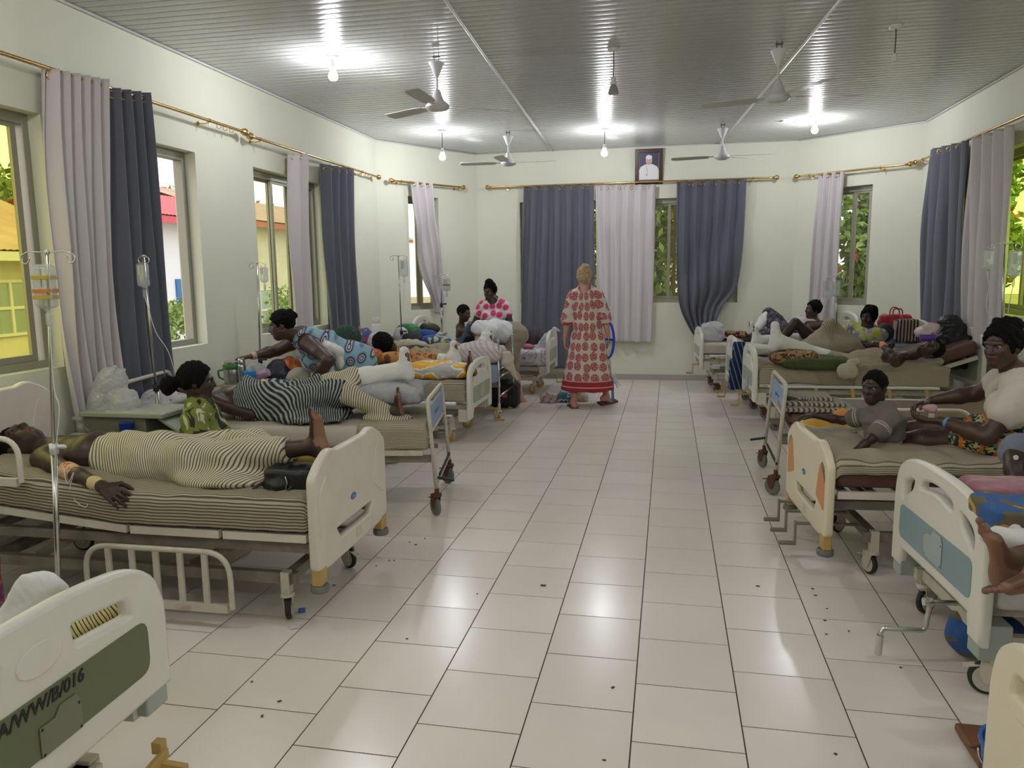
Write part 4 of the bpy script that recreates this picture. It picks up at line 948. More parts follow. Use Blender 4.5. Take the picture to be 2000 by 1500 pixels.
def ik(a,b,l1,l2,hint):
    a=np.array(a,float);b=np.array(b,float); d=b-a; D=np.linalg.norm(d); dr=d/D; D=min(D,(l1+l2)*.998); b=a+dr*D
    c=(l1*l1+D*D-l2*l2)/(2*D); h=math.sqrt(max(l1*l1-c*c,0)); v=np.array(hint,float)-a; v=v-dr*(v@dr)
    return a+dr*c+nrm(v)*h,b
def hand(P,w,hd,pn,ts,s=1,curl=.35,spread=.12,reg='hand'):
    hd=nrm(hd); pn=nrm(pn-hd*(np.array(pn)@hd)); ts=nrm(np.array(ts)-hd*(np.array(ts)@hd)); ts=nrm(ts-pn*(ts@pn)); out=[]
    kn=w+hd*.085*s
    out.append(erc(w+hd*.012*s,w+hd*.075*s,ts,.028*s,.017*s,.038*s,.013*s,.012,cap=.014*s))
    L=[.075,.083,.077,.062]
    for i in range(4):
        o=(1.5-i)*.0195*s; d=nrm(hd+ts*(1.5-i)*spread*.6); p=kn+ts*o-hd*(.004*abs(1.3-i))*s; c=curl*(1+.12*i)
        r=(.0098-.0006*i)*s; seg=[.44,.31,.25]; a=0
        for k in range(3):
            a+=c*(.55 if k==0 else 1); q=p+(d*math.cos(a)+pn*math.sin(a))*L[i]*seg[k]*s
            out.append(rc(p,q,r-.0008*k*s,r-.0008*(k+1)*s,.003)); p=q
    a=w+hd*.025*s+ts*.024*s; b=a+nrm(hd*.75+ts*.65+pn*.25)*.045*s; c_=b+nrm(hd*.95+ts*.25+pn*(.2+curl*.5))*.032*s; e=c_+nrm(hd+pn*(.1+curl*.6))*.024*s
    out+= [rc(w+hd*.03*s+ts*.012*s,b,.016*s,.012*s,.008),rc(b,c_,.0115*s,.0105*s,.004),rc(c_,e,.0105*s,.0085*s,.003)]
    P.setdefault(reg,[]); P[reg]+=out
    return kn
def foot(P,an,t,n,s=1,reg='foot',toes=True,big=1):
    """an ankle, t towards toes, n towards the sole; big=+1: big toe on side cross(t,n)"""
    t=nrm(t); n=nrm(np.array(n)-t*(np.array(n)@t)); sd=np.cross(t,n)*big; out=[]
    heel=an-t*.045*s+n*.045*s; ball=an+t*.115*s+n*.048*s
    out.append(rc(heel,heel+t*.03*s,.030*s,.030*s,.03)); out.append(rc(an,heel,.036*s,.028*s,.03))
    out.append(erc(an+n*.012*s+t*.01*s,ball-n*.002*s,sd,.032*s,.030*s,.044*s,.019*s,.03,cap=.02*s))
    out.append(rc(heel+t*.02*s,ball+n*.002*s-sd*.015*s,.026*s,.018*s,.02))
    if toes:
        for i in range(5):
            o=(.033-.0165*i)*s; p=ball+sd*o+t*(.012-.006*i)*s+n*.004*s; L=[.045,.038,.034,.029,.024][i]*s; r=[.0125,.0088,.0082,.0078,.0076][i]*s
            m=p+nrm(t-n*.25)*L*.55; q=m+nrm(t+n*.3)*L*.45
            out+= [rc(p,m,r,r*.93,.004),rc(m,q,r*.93,r*1.02,.003)]
    else: out.append(erc(ball,ball+t*.05*s,sd,.042*s,.017*s,.036*s,.014*s,.02,cap=.015*s))
    P.setdefault(reg,[]); P[reg]+=out
def human(key,label,pel,che,head,face,up,side,s=1.0,arms=(None,None),legs=(None,None),skin=None,fem=False,h=.0065,hair='short',fat=1.0,name='person',eyes=True,neck=True,sole=True,group=None,hip=None,lean=0,child=False):
    pel=np.array(pel,float);che=np.array(che,float);head=np.array(head,float)
    a=nrm(che-pel); side=nrm(np.array(side,float)-a*(np.array(side)@a)); fr=np.cross(side,a)
    if fr@nrm(face)<-.05: fr=-fr
    P={}; f=fat*s; L=np.linalg.norm(che-pel)
    # fr sign: front of the chest = cross(a,side) or its opposite; caller gives side so that cross(side,a) is the front
    P['pelvis']=[erc(pel-a*.05*s,pel+a*.10*s,side,.150*f*(1.08 if fem else 1),.115*f,.138*f,.105*f,.05,cap=.07*s)]
    P['torso']=[erc(pel+a*.08*s,pel+a*(.62*L),side,.132*f,.100*f,.150*f,.112*f,.05,cap=.06*s),erc(pel+a*.60*L,che-a*.075*s,side,.150*f,.112*f,.135*f,.085*f,.05,cap=.06*s)]
    hw=(.155 if fem else .172)*s*(1+.4*(fat-1))*(.86 if child else 1)
    sh=[che+side*hw-a*.045*s,che-side*hw-a*.045*s]
    P['torso'].append(rc(sh[0]*.85+sh[1]*.15,sh[1]*.85+sh[0]*.15,.062*f,.062*f,.05)); P['torso'].append(rc(che-a*.03*s-fr*.01*s,che+a*.05*s,.075*s,.055*s,.05))
    for g in (0,1): P['torso'].append(rc(che+a*.03*s,sh[g]*.75+che*.25+a*.015*s,.050*f,.045*f,.05))
    if fem and not child: P['torso']+= [el(pel+a*.66*L+side*q*.075*f+fr*.085*f,(.062*f,.062*f,.058*f),k=.04) for q in (-1,1)]
    hu=nrm(up); hf=nrm(np.array(face,float)-hu*(np.array(face)@hu)); hr=np.cross(hf,hu)
    q=s if not child else s*1.22
    A=np.array([hr,hf,hu])
    c=head
    P['neck']=[rc(che-a*.02*s,head-hu*.055*q-hf*.02*q,.056*f,.050*s*(1+.3*(fat-1)),.03)]
    P['head']=[el(c+hu*.028*q-hf*.012*q,(.074*q,.093*q,.088*q),A,.02),el(c-hu*.038*q+hf*.022*q,(.060*q*(1+.35*(fat-1)),.068*q,.078*q),A,.03),
       el(c-hu*.088*q+hf*.058*q,(.026*q,.022*q,.020*q),A,.03), rc(c-hu*.055*q+hr*.048*q-hf*.01*q,c-hu*.085*q+hf*.045*q,.018*q,.016*q,.03),rc(c-hu*.055*q-hr*.048*q-hf*.01*q,c-hu*.085*q+hf*.045*q,.018*q,.016*q,.03),
       rc(c+hf*.088*q+hu*.012*q,c+hf*.106*q-hu*.026*q,.009*q,.0125*q,.012), rc(c+hf*.094*q-hu*.029*q+hr*.013*q,c+hf*.094*q-hu*.029*q-hr*.013*q,.0095*q,.0095*q,.006),
       rc(c+hf*.085*q-hu*.052*q+hr*.019*q,c+hf*.092*q-hu*.051*q,.0062*q,.0082*q,.006),rc(c+hf*.085*q-hu*.052*q-hr*.019*q,c+hf*.092*q-hu*.051*q,.0062*q,.0082*q,.006),
       rc(c+hf*.082*q-hu*.062*q+hr*.016*q,c+hf*.082*q-hu*.062*q-hr*.016*q,.0075*q,.0075*q,.005),
       rc(c+hf*.074*q+hu*.024*q+hr*.042*q,c+hf*.086*q+hu*.026*q,.011*q,.009*q,.015),rc(c+hf*.074*q+hu*.024*q-hr*.042*q,c+hf*.086*q+hu*.026*q,.011*q,.009*q,.015),
       el(c+hf*.062*q-hu*.022*q+hr*.036*q,(.018*q,.014*q,.018*q),A,.02),el(c+hf*.062*q-hu*.022*q-hr*.036*q,(.018*q,.014*q,.018*q),A,.02)]
    for g in (-1,1): P['head']+= [el(c+hr*g*.076*q-hf*.012*q-hu*.008*q,(.008*q,.019*q,.031*q),A,.008)]
    eyec=[c+hr*g*.031*q+hf*.0722*q+hu*.004*q for g in (-1,1)]
    subs=[(el(e+hf*.012*q,(.017*q,.012*q,.0095*q),A),.008*q) for e in eyec]
    P['head']+= [el(e-hf*.001*q,(.0125*q,.0115*q,.010*q),A,.004) for e in eyec] if not eyes else [rc(e+hu*.0078*q-hr*.013*q+hf*.006*q,e+hu*.0078*q+hr*.013*q+hf*.006*q,.0056*q,k=.004) for e in eyec]+[rc(e-hu*.0092*q-hr*.010*q+hf*.005*q,e-hu*.0092*q+hr*.010*q+hf*.005*q,.0035*q,k=.004) for e in eyec]
    R=[('hand0','hand1'),('uarm0','uarm1'),('farm0','farm1')]
    jt=dict(sh=sh,pel=pel,che=che,a=a,side=side,fr=fr,head=head,hf=hf,hu=hu,hr=hr,s=s,q=q,f=f,L=L,eyec=eyec)
    for i,A_ in enumerate(arms):
        if A_ is None: continue
        wr,hint,hd,pn,ts=A_[:5]; cu=A_[5] if len(A_)>5 else .35
        l1,l2=.285*s,.25*s
        e,w=ik(sh[i],wr,l1,l2,hint); jt['el%d'%i]=e; jt['wr%d'%i]=w
        P['uarm%d'%i]=[rc(sh[i],sh[i]*.5+e*.5,.056*f,.047*f,.03),rc(sh[i]*.5+e*.5,e,.047*f,.039*f,.02)]
        m=e*.65+w*.35; P['farm%d'%i]=[rc(e,m,.038*f,.039*f,.02),rc(m,w,.039*f,.026*s,.02)]
        hand(P,w,nrm(hd),nrm(pn),nrm(ts),s*1.03*(1 if not child else 1.0),cu,reg='hand%d'%i); jt['kn%d'%i]=w+nrm(hd)*.085*s
    spots=[]
    hipp=[pel+side*.088*f-a*.05*s,pel-side*.088*f-a*.05*s]
    for i,G in enumerate(legs):
        if G is None: continue
        an,hint,td,nd=G[:4]; opt=G[4] if len(G)>4 else {}
        l1,l2=.43*s,.415*s
        k,an=ik(hipp[i],an,l1,l2,hint); jt['kn_%d'%i]=k; jt['an%d'%i]=an; jt['hip%d'%i]=hipp[i]; jt['t%d'%i]=nrm(td); jt['n%d'%i]=nrm(nd)
        P['thigh%d'%i]=[rc(hipp[i],hipp[i]*.45+k*.55,.088*f,.072*f,.05),rc(hipp[i]*.45+k*.55,k,.072*f,.053*f,.03)]
        m=k*.68+an*.32; bk=nrm(np.cross(np.cross(k-hipp[i],an-k),an-k)) if np.linalg.norm(np.cross(k-hipp[i],an-k))>1e-3 else 0*k
        P['calf%d'%i]=[rc(k,m,.052*f,.055*f,.03),rc(m,an,.055*f,.035*s,.03)]
        foot(P,an,td,nd,s,reg='foot%d'%i,big=opt.get('big',1),toes=opt.get('toes',True)); spots.append((an,nrm(nd),.27*s,nrm(td)))
    skin=skin or sk_d
    pr=[p for k_,v in P.items() for p in v]
    V,Q=sdf(pr,h,subs)
    V=relax(V,Q,1,.35)
    fc=V[Q].mean(1); fn=vnorm(V,Q)[Q[:,0]]; mi=np.zeros(len(Q),int)
    if sole:
        for an,nd,r_,td in spots: mi[((fn@nd)>.35)&((((fc-an)@nd))>.012*s)&(np.linalg.norm(fc-an,axis=1)<r_)]=1
    lc=c+hf*.09*q-hu*.057*q
    d=fc-lc; mi[(np.abs(d@hr)<.026*q)&(np.abs(d@hu)<.0125*q)&((d@hf)>-.015*q)&((d@hf)<.03*q)]=2
    o=mesh_obj(name,V,Q,[skin,sole_d if skin is not sk_l else sk_l,lip_d if skin is not sk_l else mat('lip_fair',(.5,.2,.17),.4)],mi=mi)
    tag(o,label,'person',group); o['pose_key']=key
    del o['pose_key']
    if eyes:
        for e in eyec:
            mb=MB(); n_=14; mb.mat(0).sph((0,0,0),1,12)
            Vv=np.array(mb.v)*.0112*q; Fm=[]
            fcs=[np.mean([Vv[i] for i in f_],axis=0) for f_ in mb.f]
            Mx=A.T; Vw=Vv@np.array([hr,hf,hu])+e
            mi2=[1 if nrm(p_)[1]>.70 else 0 for p_ in fcs]
            mesh_obj('eye',Vw,mb.f,[m_eye,m_iris],o,mi=mi2)
    P['_j']=jt; P['_o']=o; P['_c']=c
    do_hair(P,hair,h)
    return P
def do_hair(P,kind,h):
    j=P['_j']; c=j['head'];q=j['q'];hf=j['hf'];hu=j['hu'];hr=j['hr']; A=np.array([hr,hf,hu]); o=P['_o']
    if kind is None: return
    m=m_hair if not kind.startswith('blonde') else m_blonde
    t={'short':.006,'afro':.028,'bun':.012,'pony':.013,'updo':.016,'blonde':.016,'top':.010,'braids':.014}[kind.split('_')[0]]
    pr=[el(c+hu*.034*q-hf*.016*q,(.076*q+t,.095*q+t,.090*q+t),A,.02)]
    nz=dict(amp=.004,freq=28,seed=3)
    if kind=='afro': pr.append(el(c-hf*.03*q+hu*.05*q,(.085*q,.085*q,.08*q),A,.03)); nz=dict(amp=.009,freq=22,seed=4)
    if kind=='pony': pr+= [rc(c-hf*.10*q+hu*.005*q,c-hf*.165*q-hu*.01*q,.028*q,.045*q,.02),el(c-hf*.175*q-hu*.03*q,(.045*q,.05*q,.06*q),A,.03)]; nz=dict(amp=.006,freq=20,seed=5)
    if kind=='bun': pr+= [el(c-hf*.085*q+hu*.085*q,(.045*q,.04*q,.038*q),A,.01),el(c-hf*.115*q+hu*.06*q,(.03*q,.03*q,.03*q),A,.01)]; nz=dict(amp=.007,freq=24,seed=6)
    if kind=='braids': pr+= [el(c-hf*.03*q+hu*.105*q,(.055*q,.055*q,.035*q),A,.02)]+[rc(c-hf*.02*q+hu*.10*q+hr*x_*q,c-hf*(.06+y_)*q+hu*(.14)*q+hr*x_*1.6*q,.014*q,.008*q,.01) for x_,y_ in ((-.03,0),(0,.02),(.03,0),(.01,-.04))]; nz=dict(amp=.005,freq=26,seed=7)
    if kind=='updo': pr+= [el(c-hf*.055*q+hu*.095*q,(.072*q,.072*q,.060*q),A,.015),el(c-hf*.02*q+hu*.12*q+hr*.02*q,(.045*q,.045*q,.035*q),A,.01),el(c-hf*.09*q+hu*.03*q,(.06*q,.05*q,.06*q),A,.02)]; nz=dict(amp=.009,freq=26,seed=8)
    if kind=='top': pr+= [rc(c+hu*.06*q+hf*.0*q,c+hu*.125*q+hf*.01*q,.07*q,.058*q,.02)]; nz=dict(amp=.008,freq=24,seed=9)
    if kind=='blonde': pr+= [el(c+hu*.115*q-hf*.04*q+hr*.01*q,(.055*q,.05*q,.045*q),A,.015),rc(c+hu*.10*q-hr*.03*q,c+hu*.15*q-hf*.02*q+hr*.03*q,.016*q,.012*q,.01),el(c-hf*.06*q+hu*.0*q,(.075*q,.06*q,.09*q),A,.03),el(c-hu*.06*q-hf*.055*q+hr*.02*q,(.045*q,.03*q,.05*q),A,.03),rc(c-hf*.08*q+hu*.08*q-hr*.03*q,c-hf*.1*q+hu*.01*q+hr*.03*q,.02*q,.018*q,.01)]; nz=dict(amp=.012,freq=18,seed=10)
    fr_=.024 if kind not in('short',) else .018
    # keep face and nape free
    subs=[(el(c-hu*.035*q+hf*.075*q,(.082*q,.072*q,.105*q),A),.01),(el(c-hu*.105*q+hf*.02*q,(.12*q,.10*q,.07*q),A),.015)]
    soft('hair',pr,m,o,h=min(h,.008),noise=nz,subs=subs)
def regs(P,names,t,k=None):
    out=[]
    for n in names:
        for p in P.get(n,[]): out.append(infl(p,t,k))
    return out
def garment(P,name,names,mats,t=.012,extra=(),subs=(),clips=(),h=None,noise=dict(amp=.004,freq=9,seed=1),k=None,st=None,hh=.008,**kw):
    return soft(name,regs(P,names,t,k)+list(extra),mats,P['_o'],h=hh,noise=noise,subs=subs,clips=clips,st=st,rel=1,**kw)
def sleeve(P,i,frac,t):
    j=P['_j']; s=j['sh'][i]; e=j['el%d'%i]; f=j['f']; b=s+(e-s)*frac
    return rc(s,b,.056*f+t,.05*f+t*1.5,.02)
def leg_cast(P,i,upto=.0,t=.014,foot_=True,name='leg_cast',h=.009,fl=.05,big=1,fs=1.0):
    """plaster from mid-thigh (upto<0 above the knee) to the foot, toes left free"""
    j=P['_j']; k=j['kn_%d'%i]; an=j['an%d'%i]; hp=j['hip%d'%i]; t_=j['t%d'%i]; n_=j['n%d'%i]; s=j['s']*fs; f=j['f']
    pr=[]
    if upto<0: pr.append(rc(k+(hp-k)*(-upto),k,.070*f+t,.056*f+t,.03))
    st_=k if upto<0 else k+(an-k)*upto
    m=k*.66+an*.34
    pr+= [rc(st_,m,.054*f+t,.056*f+t,.03),rc(m,an,.056*f+t,.044*s+t,.03)]
    heel=an-t_*.035*s+n_*.04*s; ball=an+t_*.15*s+n_*.03*s; sd=np.cross(t_,n_)
    pr+= [rc(an,heel,.046*s+t*.6,.036*s+t*.6,.03),erc(an+n_*.01*s,ball,sd,.044*s+t*.5,.042*s,.048*s+t*.5,.030*s,.03,cap=.02*s),rc(heel,ball+n_*.004*s,.036*s,.026*s,.03)]
    # sole plate faces the viewer
    return soft(name,pr,m_cast,P['_o'],h=h,noise=[dict(amp=.0025,freq=12,seed=i+3),dict(amp=.0012,freq=40,seed=i+9)],rel=1)
# ================================================================ PEOPLE, near left
X_=np.array([1.,0,0]); Y_=np.array([0,1.,0]); Z_=np.array([0,0,1.])
# sheets on the left beds
soft_mattress(L1,'bed_sheet',st_tan,None,.010,.13,x0=.02,x1=2.0,wr=.006,seed=2,open_bottom=True,drop=.0,label='tan striped sheet stretched over the beige bed of the lying man',cat='sheet')
soft_mattress(L3,'bed_sheet',st_fine,None,.010,.13,x0=.03,x1=1.9,wr=.008,seed=3,open_bottom=True,drop=.03,label='rumpled fine-striped sheet under the yellow pillow, third bed on the left',cat='sheet')
soft_mattress(L2,'bed_sheet',st_fine,None,.008,.15,x0=-.0,x1=.50,wr=.004,seed=4,open_bottom=True,drop=.02,label='fine-striped sheet end wrapped over the pale mattress with blue foot panel',cat='sheet')
# -- man lying in a striped wrap
def lying_man():
    s=1.12; Yc=3.60
    feet=J(616,872,3.52); pel=np.array([-2.74,Yc,.70]); che=np.array([-3.31,Yc,.725]); head=np.array([-3.53,Yc-.02,.765])
    nearw=J(205,952,3.165)
    P=human('P1','man lying on his back in striped wrap, bare foot propped on beige footboard',pel,che,head,(.12,-.18,1),(-1,0,.10),(0,-1,0),s,
      arms=((nearw,J(112,905,2.9),(.93,-.20,-.36),(.1,.6,-.8),(.2,.8,.5),.28),((-2.75,Yc+.25,.72),(-3.0,Yc+.5,.7),(1,-.2,0),(0,0,-1),(0,-1,0),.3)),
      legs=((feet,(-2.2,Yc-.6,.8),(-.22,0,1),(1,0,.2),dict(big=-1)),((-2.02,3.80,.68),(-2.3,4.4,.7),(.1,.9,.1),(1,-.1,-.3),{})),skin=sk_d,h=.006,hair='short',eyes=False,fat=.90)
    j=P['_j']; k0=j['kn_0'];a0=j['an0'];k1=j['kn_1'];a1=j['an1']
    ex=[rc(j['hip0']*.5+j['hip1']*.5,(k0+k1)/2,.085,.07,.10),rc((k0+k1)/2,(a0*.85+k0*.15+a1*.75+k1*.25)/2,.08,.05,.10),rc(che*.42+pel*.58,pel,.10,.095,.10),
        rc(k0,a0*.86+k0*.14,.085,.066,.06),rc(k1,a1*.8+k1*.2,.08,.06,.06)]
    for q in (k0,k1,pel): ex.append(el(np.array([q[0],q[1],.66]),(.30,.19,.05),k=.06))
    def st(V): return V[:,0]+.35*(V[:,2]-.75)*np.sin(V[:,0]*4)+.03*np.sin(V[:,1]*9+V[:,0]*7)+.25*(V[:,1]-3.6)*np.sin(V[:,0]*4.1+1)
    garment(P,'wrap_cloth',['pelvis','thigh0','thigh1'],st_wrap,t=.012,extra=ex+regs(P,['torso'],.012)[:1],clips=[((0,0,.632),(0,0,-1)),((-3.10,0,0),(-1,.05,-.1)),((-1.80,0,0),(1,0,.1))],noise=[dict(amp=.012,freq=3.6,seed=11,dirs=(1,.5,.3)),dict(amp=.006,freq=8,seed=12,dirs=(.7,.5,.6))],k=.09,st=st,hh=.008)
    # plasters and drip line
    e=j['el0'];w=j['wr0']
    soft('elbow_dressing',[rc(e+(w-e)*-.02,e+(w-e)*.13,.048,.046,.01)],mat('tape',(.62,.40,.26),.7,mottle=(40,(.50,.12,.06),.55,.62)),P['_o'],h=.006,noise=dict(amp=.003,freq=25,seed=2))
    soft('wrist_tape',[rc(w+(e-w)*.20,w+(e-w)*.06,.036,.032,.01)],mat('tape2',(.68,.52,.28),.7,mottle=(30,(.2,.35,.1),.6,.63)),P['_o'],h=.006,noise=dict(amp=.002,freq=25,seed=3))
    return P
P1=lying_man()
p=P1['_j']; 
mb=MB(); t0=p['el0']*.9+p['wr0']*.1
mb.tube(crom([t0+(0,-.05,.04),t0+(.05,-.09,-.03),t0+(.10,-.10,.03),t0+(.06,-.09,-.08),t0+(.16,-.11,-.14),t0+(.14,-.06,-.06)],8),.0022,6); tag(mb.build('drip_tube',m_clothw,smooth=True),'thin white drip tube looped beside the arm of the lying man','tube')
# -- woman in green print top between the beds
def green_woman():
    Yc=4.42; che=J(392,800,Yc); head=J(385,745,Yc); pel=che+np.array([-.03,0,-.50])
    P=human('P2','seated woman in green and black print top with ponytail, holding orange fruit',pel,che,head,(.85,.50,-.12),(.05,0,1),(.35,-1,0),1.0,
      arms=((J(462,866,4.26),J(400,960,4.1),(1,.1,.05),(0,.2,1),(0,1,.2),.45),(J(455,858,4.42),J(440,930,4.8),(1,-.2,.1),(0,-.2,1),(0,-1,.2),.45)),
      legs=(((pel[0]+.42,Yc-.02,.06),(pel[0]+.9,Yc,1.0),(1,0,0),(0,0,-1)),((pel[0]+.40,Yc+.2,.06),(pel[0]+.9,Yc+.2,1.0),(1,0,0),(0,0,-1))),skin=sk_d,fem=True,hair='pony',fat=1.08)
    m=blend('green_print',(.012,.015,.012),(.17,.20,.03),7,.45,.60,c3=(.50,.50,.38))
    j=P['_j']
    garment(P,'print_top',['torso','pelvis'],m,t=.016,extra=[sleeve(P,0,.72,.016),sleeve(P,1,.72,.016)],subs=[(rc(j['che']+j['a']*.03+j['fr']*.03,j['che']+j['a']*.14,.062,.07),.01)],noise=dict(amp=.006,freq=8,seed=5))
    garment(P,'skirt',['thigh0','thigh1','pelvis'],mat('skirt_dark',(.03,.03,.04),.8),t=.02,noise=dict(amp=.006,freq=6,seed=6),k=.08)
    return P
P2=green_woman()
c=P2['_j']['kn0']+np.array([.03,-.02,.045]); r=empty('fruit',c,0,'peeled orange fruit in the seated woman\'s hand','fruit')
soft('flesh',[el(c,(.036,.036,.032))],mat('orange_flesh',(.75,.26,.04),.5,bump=(60,.4,.004)),r,h=.005,noise=dict(amp=.003,freq=30,seed=4))
soft('peel',[el(c-(0,0,.006),(.041,.041,.034))],mat('orange_peel',(.80,.36,.10),.5),r,h=.005,clips=[(c+(0,0,.004),(.2,0,1))],noise=dict(amp=.002,freq=20,seed=4))
c=J(398,872,4.2); tag(soft('handkerchief',[el(c,(.09,.06,.03)),el(c+(.07,0,-.01),(.06,.04,.02))],m_clothw,None,h=.008,noise=dict(amp=.008,freq=9,seed=6)),'white cloth in the lap of the woman in green print','cloth')
# low stool she sits on
r=empty('stool',(P2['_j']['pel'][0],4.42,0),0,'low wooden stool under the woman in green print','stool')
mb=MB(); z=P2['_j']['pel'][2]-.14; x=P2['_j']['pel'][0]; mb.cbox((x,4.42,z),(.34,.3,.03)); mb.build('seat',m_bark,r,bevel=.004)
for sx in (-1,1):
    for sy in (-1,1): mb=MB(); mb.bar((x+.13*sx,4.42+.11*sy,0),(x+.12*sx,4.42+.1*sy,z-.01),.03,.03,(0,1,0)); mb.build('leg',m_bark,r)
# -- patient with the raised leg cast, second bed
def cast_patient2():
    B=L2; W=lambda x,y,z: bl(B,x,y,z)
    zt=.64; d=nrm(W(1,0,0)-W(0,0,0)); sdn=nrm(W(0,1,0)-W(0,0,0))  # towards head ; towards near side
    pel=W(1.12,.03,zt+.12); che=W(1.62,.03,zt+.15); head=W(1.83,.05,zt+.17)
    P=human('P3','patient under black and grey striped cloth, one leg in a raised white cast',pel,che,head,(.1,0,1),d,sdn,1.0,
      arms=((J(513,752,5.12),J(478,850,4.85),(.6,.6,.1),(.3,.3,-1),(0,1,0),.3),(W(1.2,-.2,zt+.2),W(1.4,-.6,zt),-d,(0,0,-1),-sdn,.3)),
      legs=((W(.27,.20,zt+.05),W(.7,.25,zt+.5),(-.15,.0,1),-d,dict(big=1)),(J(790,722,5.45),W(.7,-.1,zt+.9),(-.1,.0,1),(1,.05,.05),{})),skin=sk_d,hair='short',eyes=False)
    leg_cast(P,1,-.05,t=.022)
    j=P['_j']; w=j['wr0']; e=j['el0']
    soft('wrist_bandage',[rc(w+(e-w)*.16,w+(w-e)*.05,.034,.034,.01)],mat('bandage',(.62,.44,.32),.8),P['_o'],h=.006,noise=dict(amp=.002,freq=25,seed=3))
    cc=[]
    def st(V): return V@nrm(d+.35*sdn)+.06*np.sin(V[:,0]*9+V[:,1]*5)+.45*(V[:,2]-.7)*np.sin(V[:,0]*5)
    cl=[(np.array([0,0,zt+.006]),(0,0,-1))]
    garment(P,'striped_cloth',['pelvis','torso'],st_blk,t=.03,extra=[el((pel+che)/2+(0,0,-.06),(.26,.16,.09),k=.08),rc(j['hip0'],j['kn_0'],.11,.09,.08),rc(j['hip1'],j['kn_1']*.5+j['hip1']*.5,.12,.11,.08),el(pel-d*.28+sdn*.12+(0,0,-.09),(.32,.25,.05),k=.05)],
       clips=cl+[(W(.62,0,0),-d),(W(1.42,0,0),d)],noise=[dict(amp=.020,freq=3.8,seed=21),dict(amp=.009,freq=9,seed=22)],k=.08,st=st)
    def st2(V): return V@d*1.0+.08*V[:,2]
    garment(P,'tan_cloth',[],st_wrap,extra=[rc(j['kn_1']*.62+j['hip1']*.38,j['kn_1']*.95+j['an1']*.05,.105,.098,.03),rc(j['kn_1']-d*.02,j['kn_0']-d*.05-(0,0,.0),.085,.06,.05),rc(j['kn_0'],j['an0']*.85+j['kn_0']*.15,.075,.05,.05),el(j['an0']+(0,0,-.03)+d*.05,(.18,.10,.028),k=.05),el(j['kn_1']+sdn*.05-(0,0,.10),(.10,.14,.12),k=.05)],
       clips=cl,noise=[dict(amp=.010,freq=4,seed=23)],st=st2)
    return P
P3=cast_patient2()
j=P3['_j']
def pillow(label,c,hs,ax,m,seed=0,st=None,amp=.010,name='pillow',h=.009,fl=1.0,group=None):
    """cushion: puffy centre with pinched corners; hs half sizes along ax rows"""
    ax=np.array([nrm(a) for a in ax]); c=np.array(c,float)
    pr=[el(c,(hs[0]*.92,hs[1]*.92,hs[2]),ax,.04),rbx(c,(hs[0]*.8,hs[1]*.8,hs[2]*.18),hs[2]*.35,ax,.08)]
    for a in (-1,1):
        for b in (-1,1): pr.append(rc(c+ax[0]*hs[0]*.6*a+ax[1]*hs[1]*.6*b,c+ax[0]*hs[0]*.97*a+ax[1]*hs[1]*.97*b,hs[2]*.5,.008,.05))
    return tag(soft(name,pr,m,None,h=h,noise=[dict(amp=amp,freq=4,seed=seed),dict(amp=amp*.35,freq=14,seed=seed+1)],st=st,rel=1),label,'pillow',group)
d2=nrm(bl(L2,1,0,0)-bl(L2,0,0,0))
m_greyp=mat('pillow_grey',(.36,.36,.38),.8,bump=(30,.3,.006))
pillow('grey plastic-covered pillow under the raised leg cast, second bed',(j['an1']+j['kn_1'])/2+np.array([.08,.0,-.13]),(.30,.22,.085),(np.array(j['an1']-j['kn_1']),Y_,Z_+.0*X_),m_greyp,seed=31)
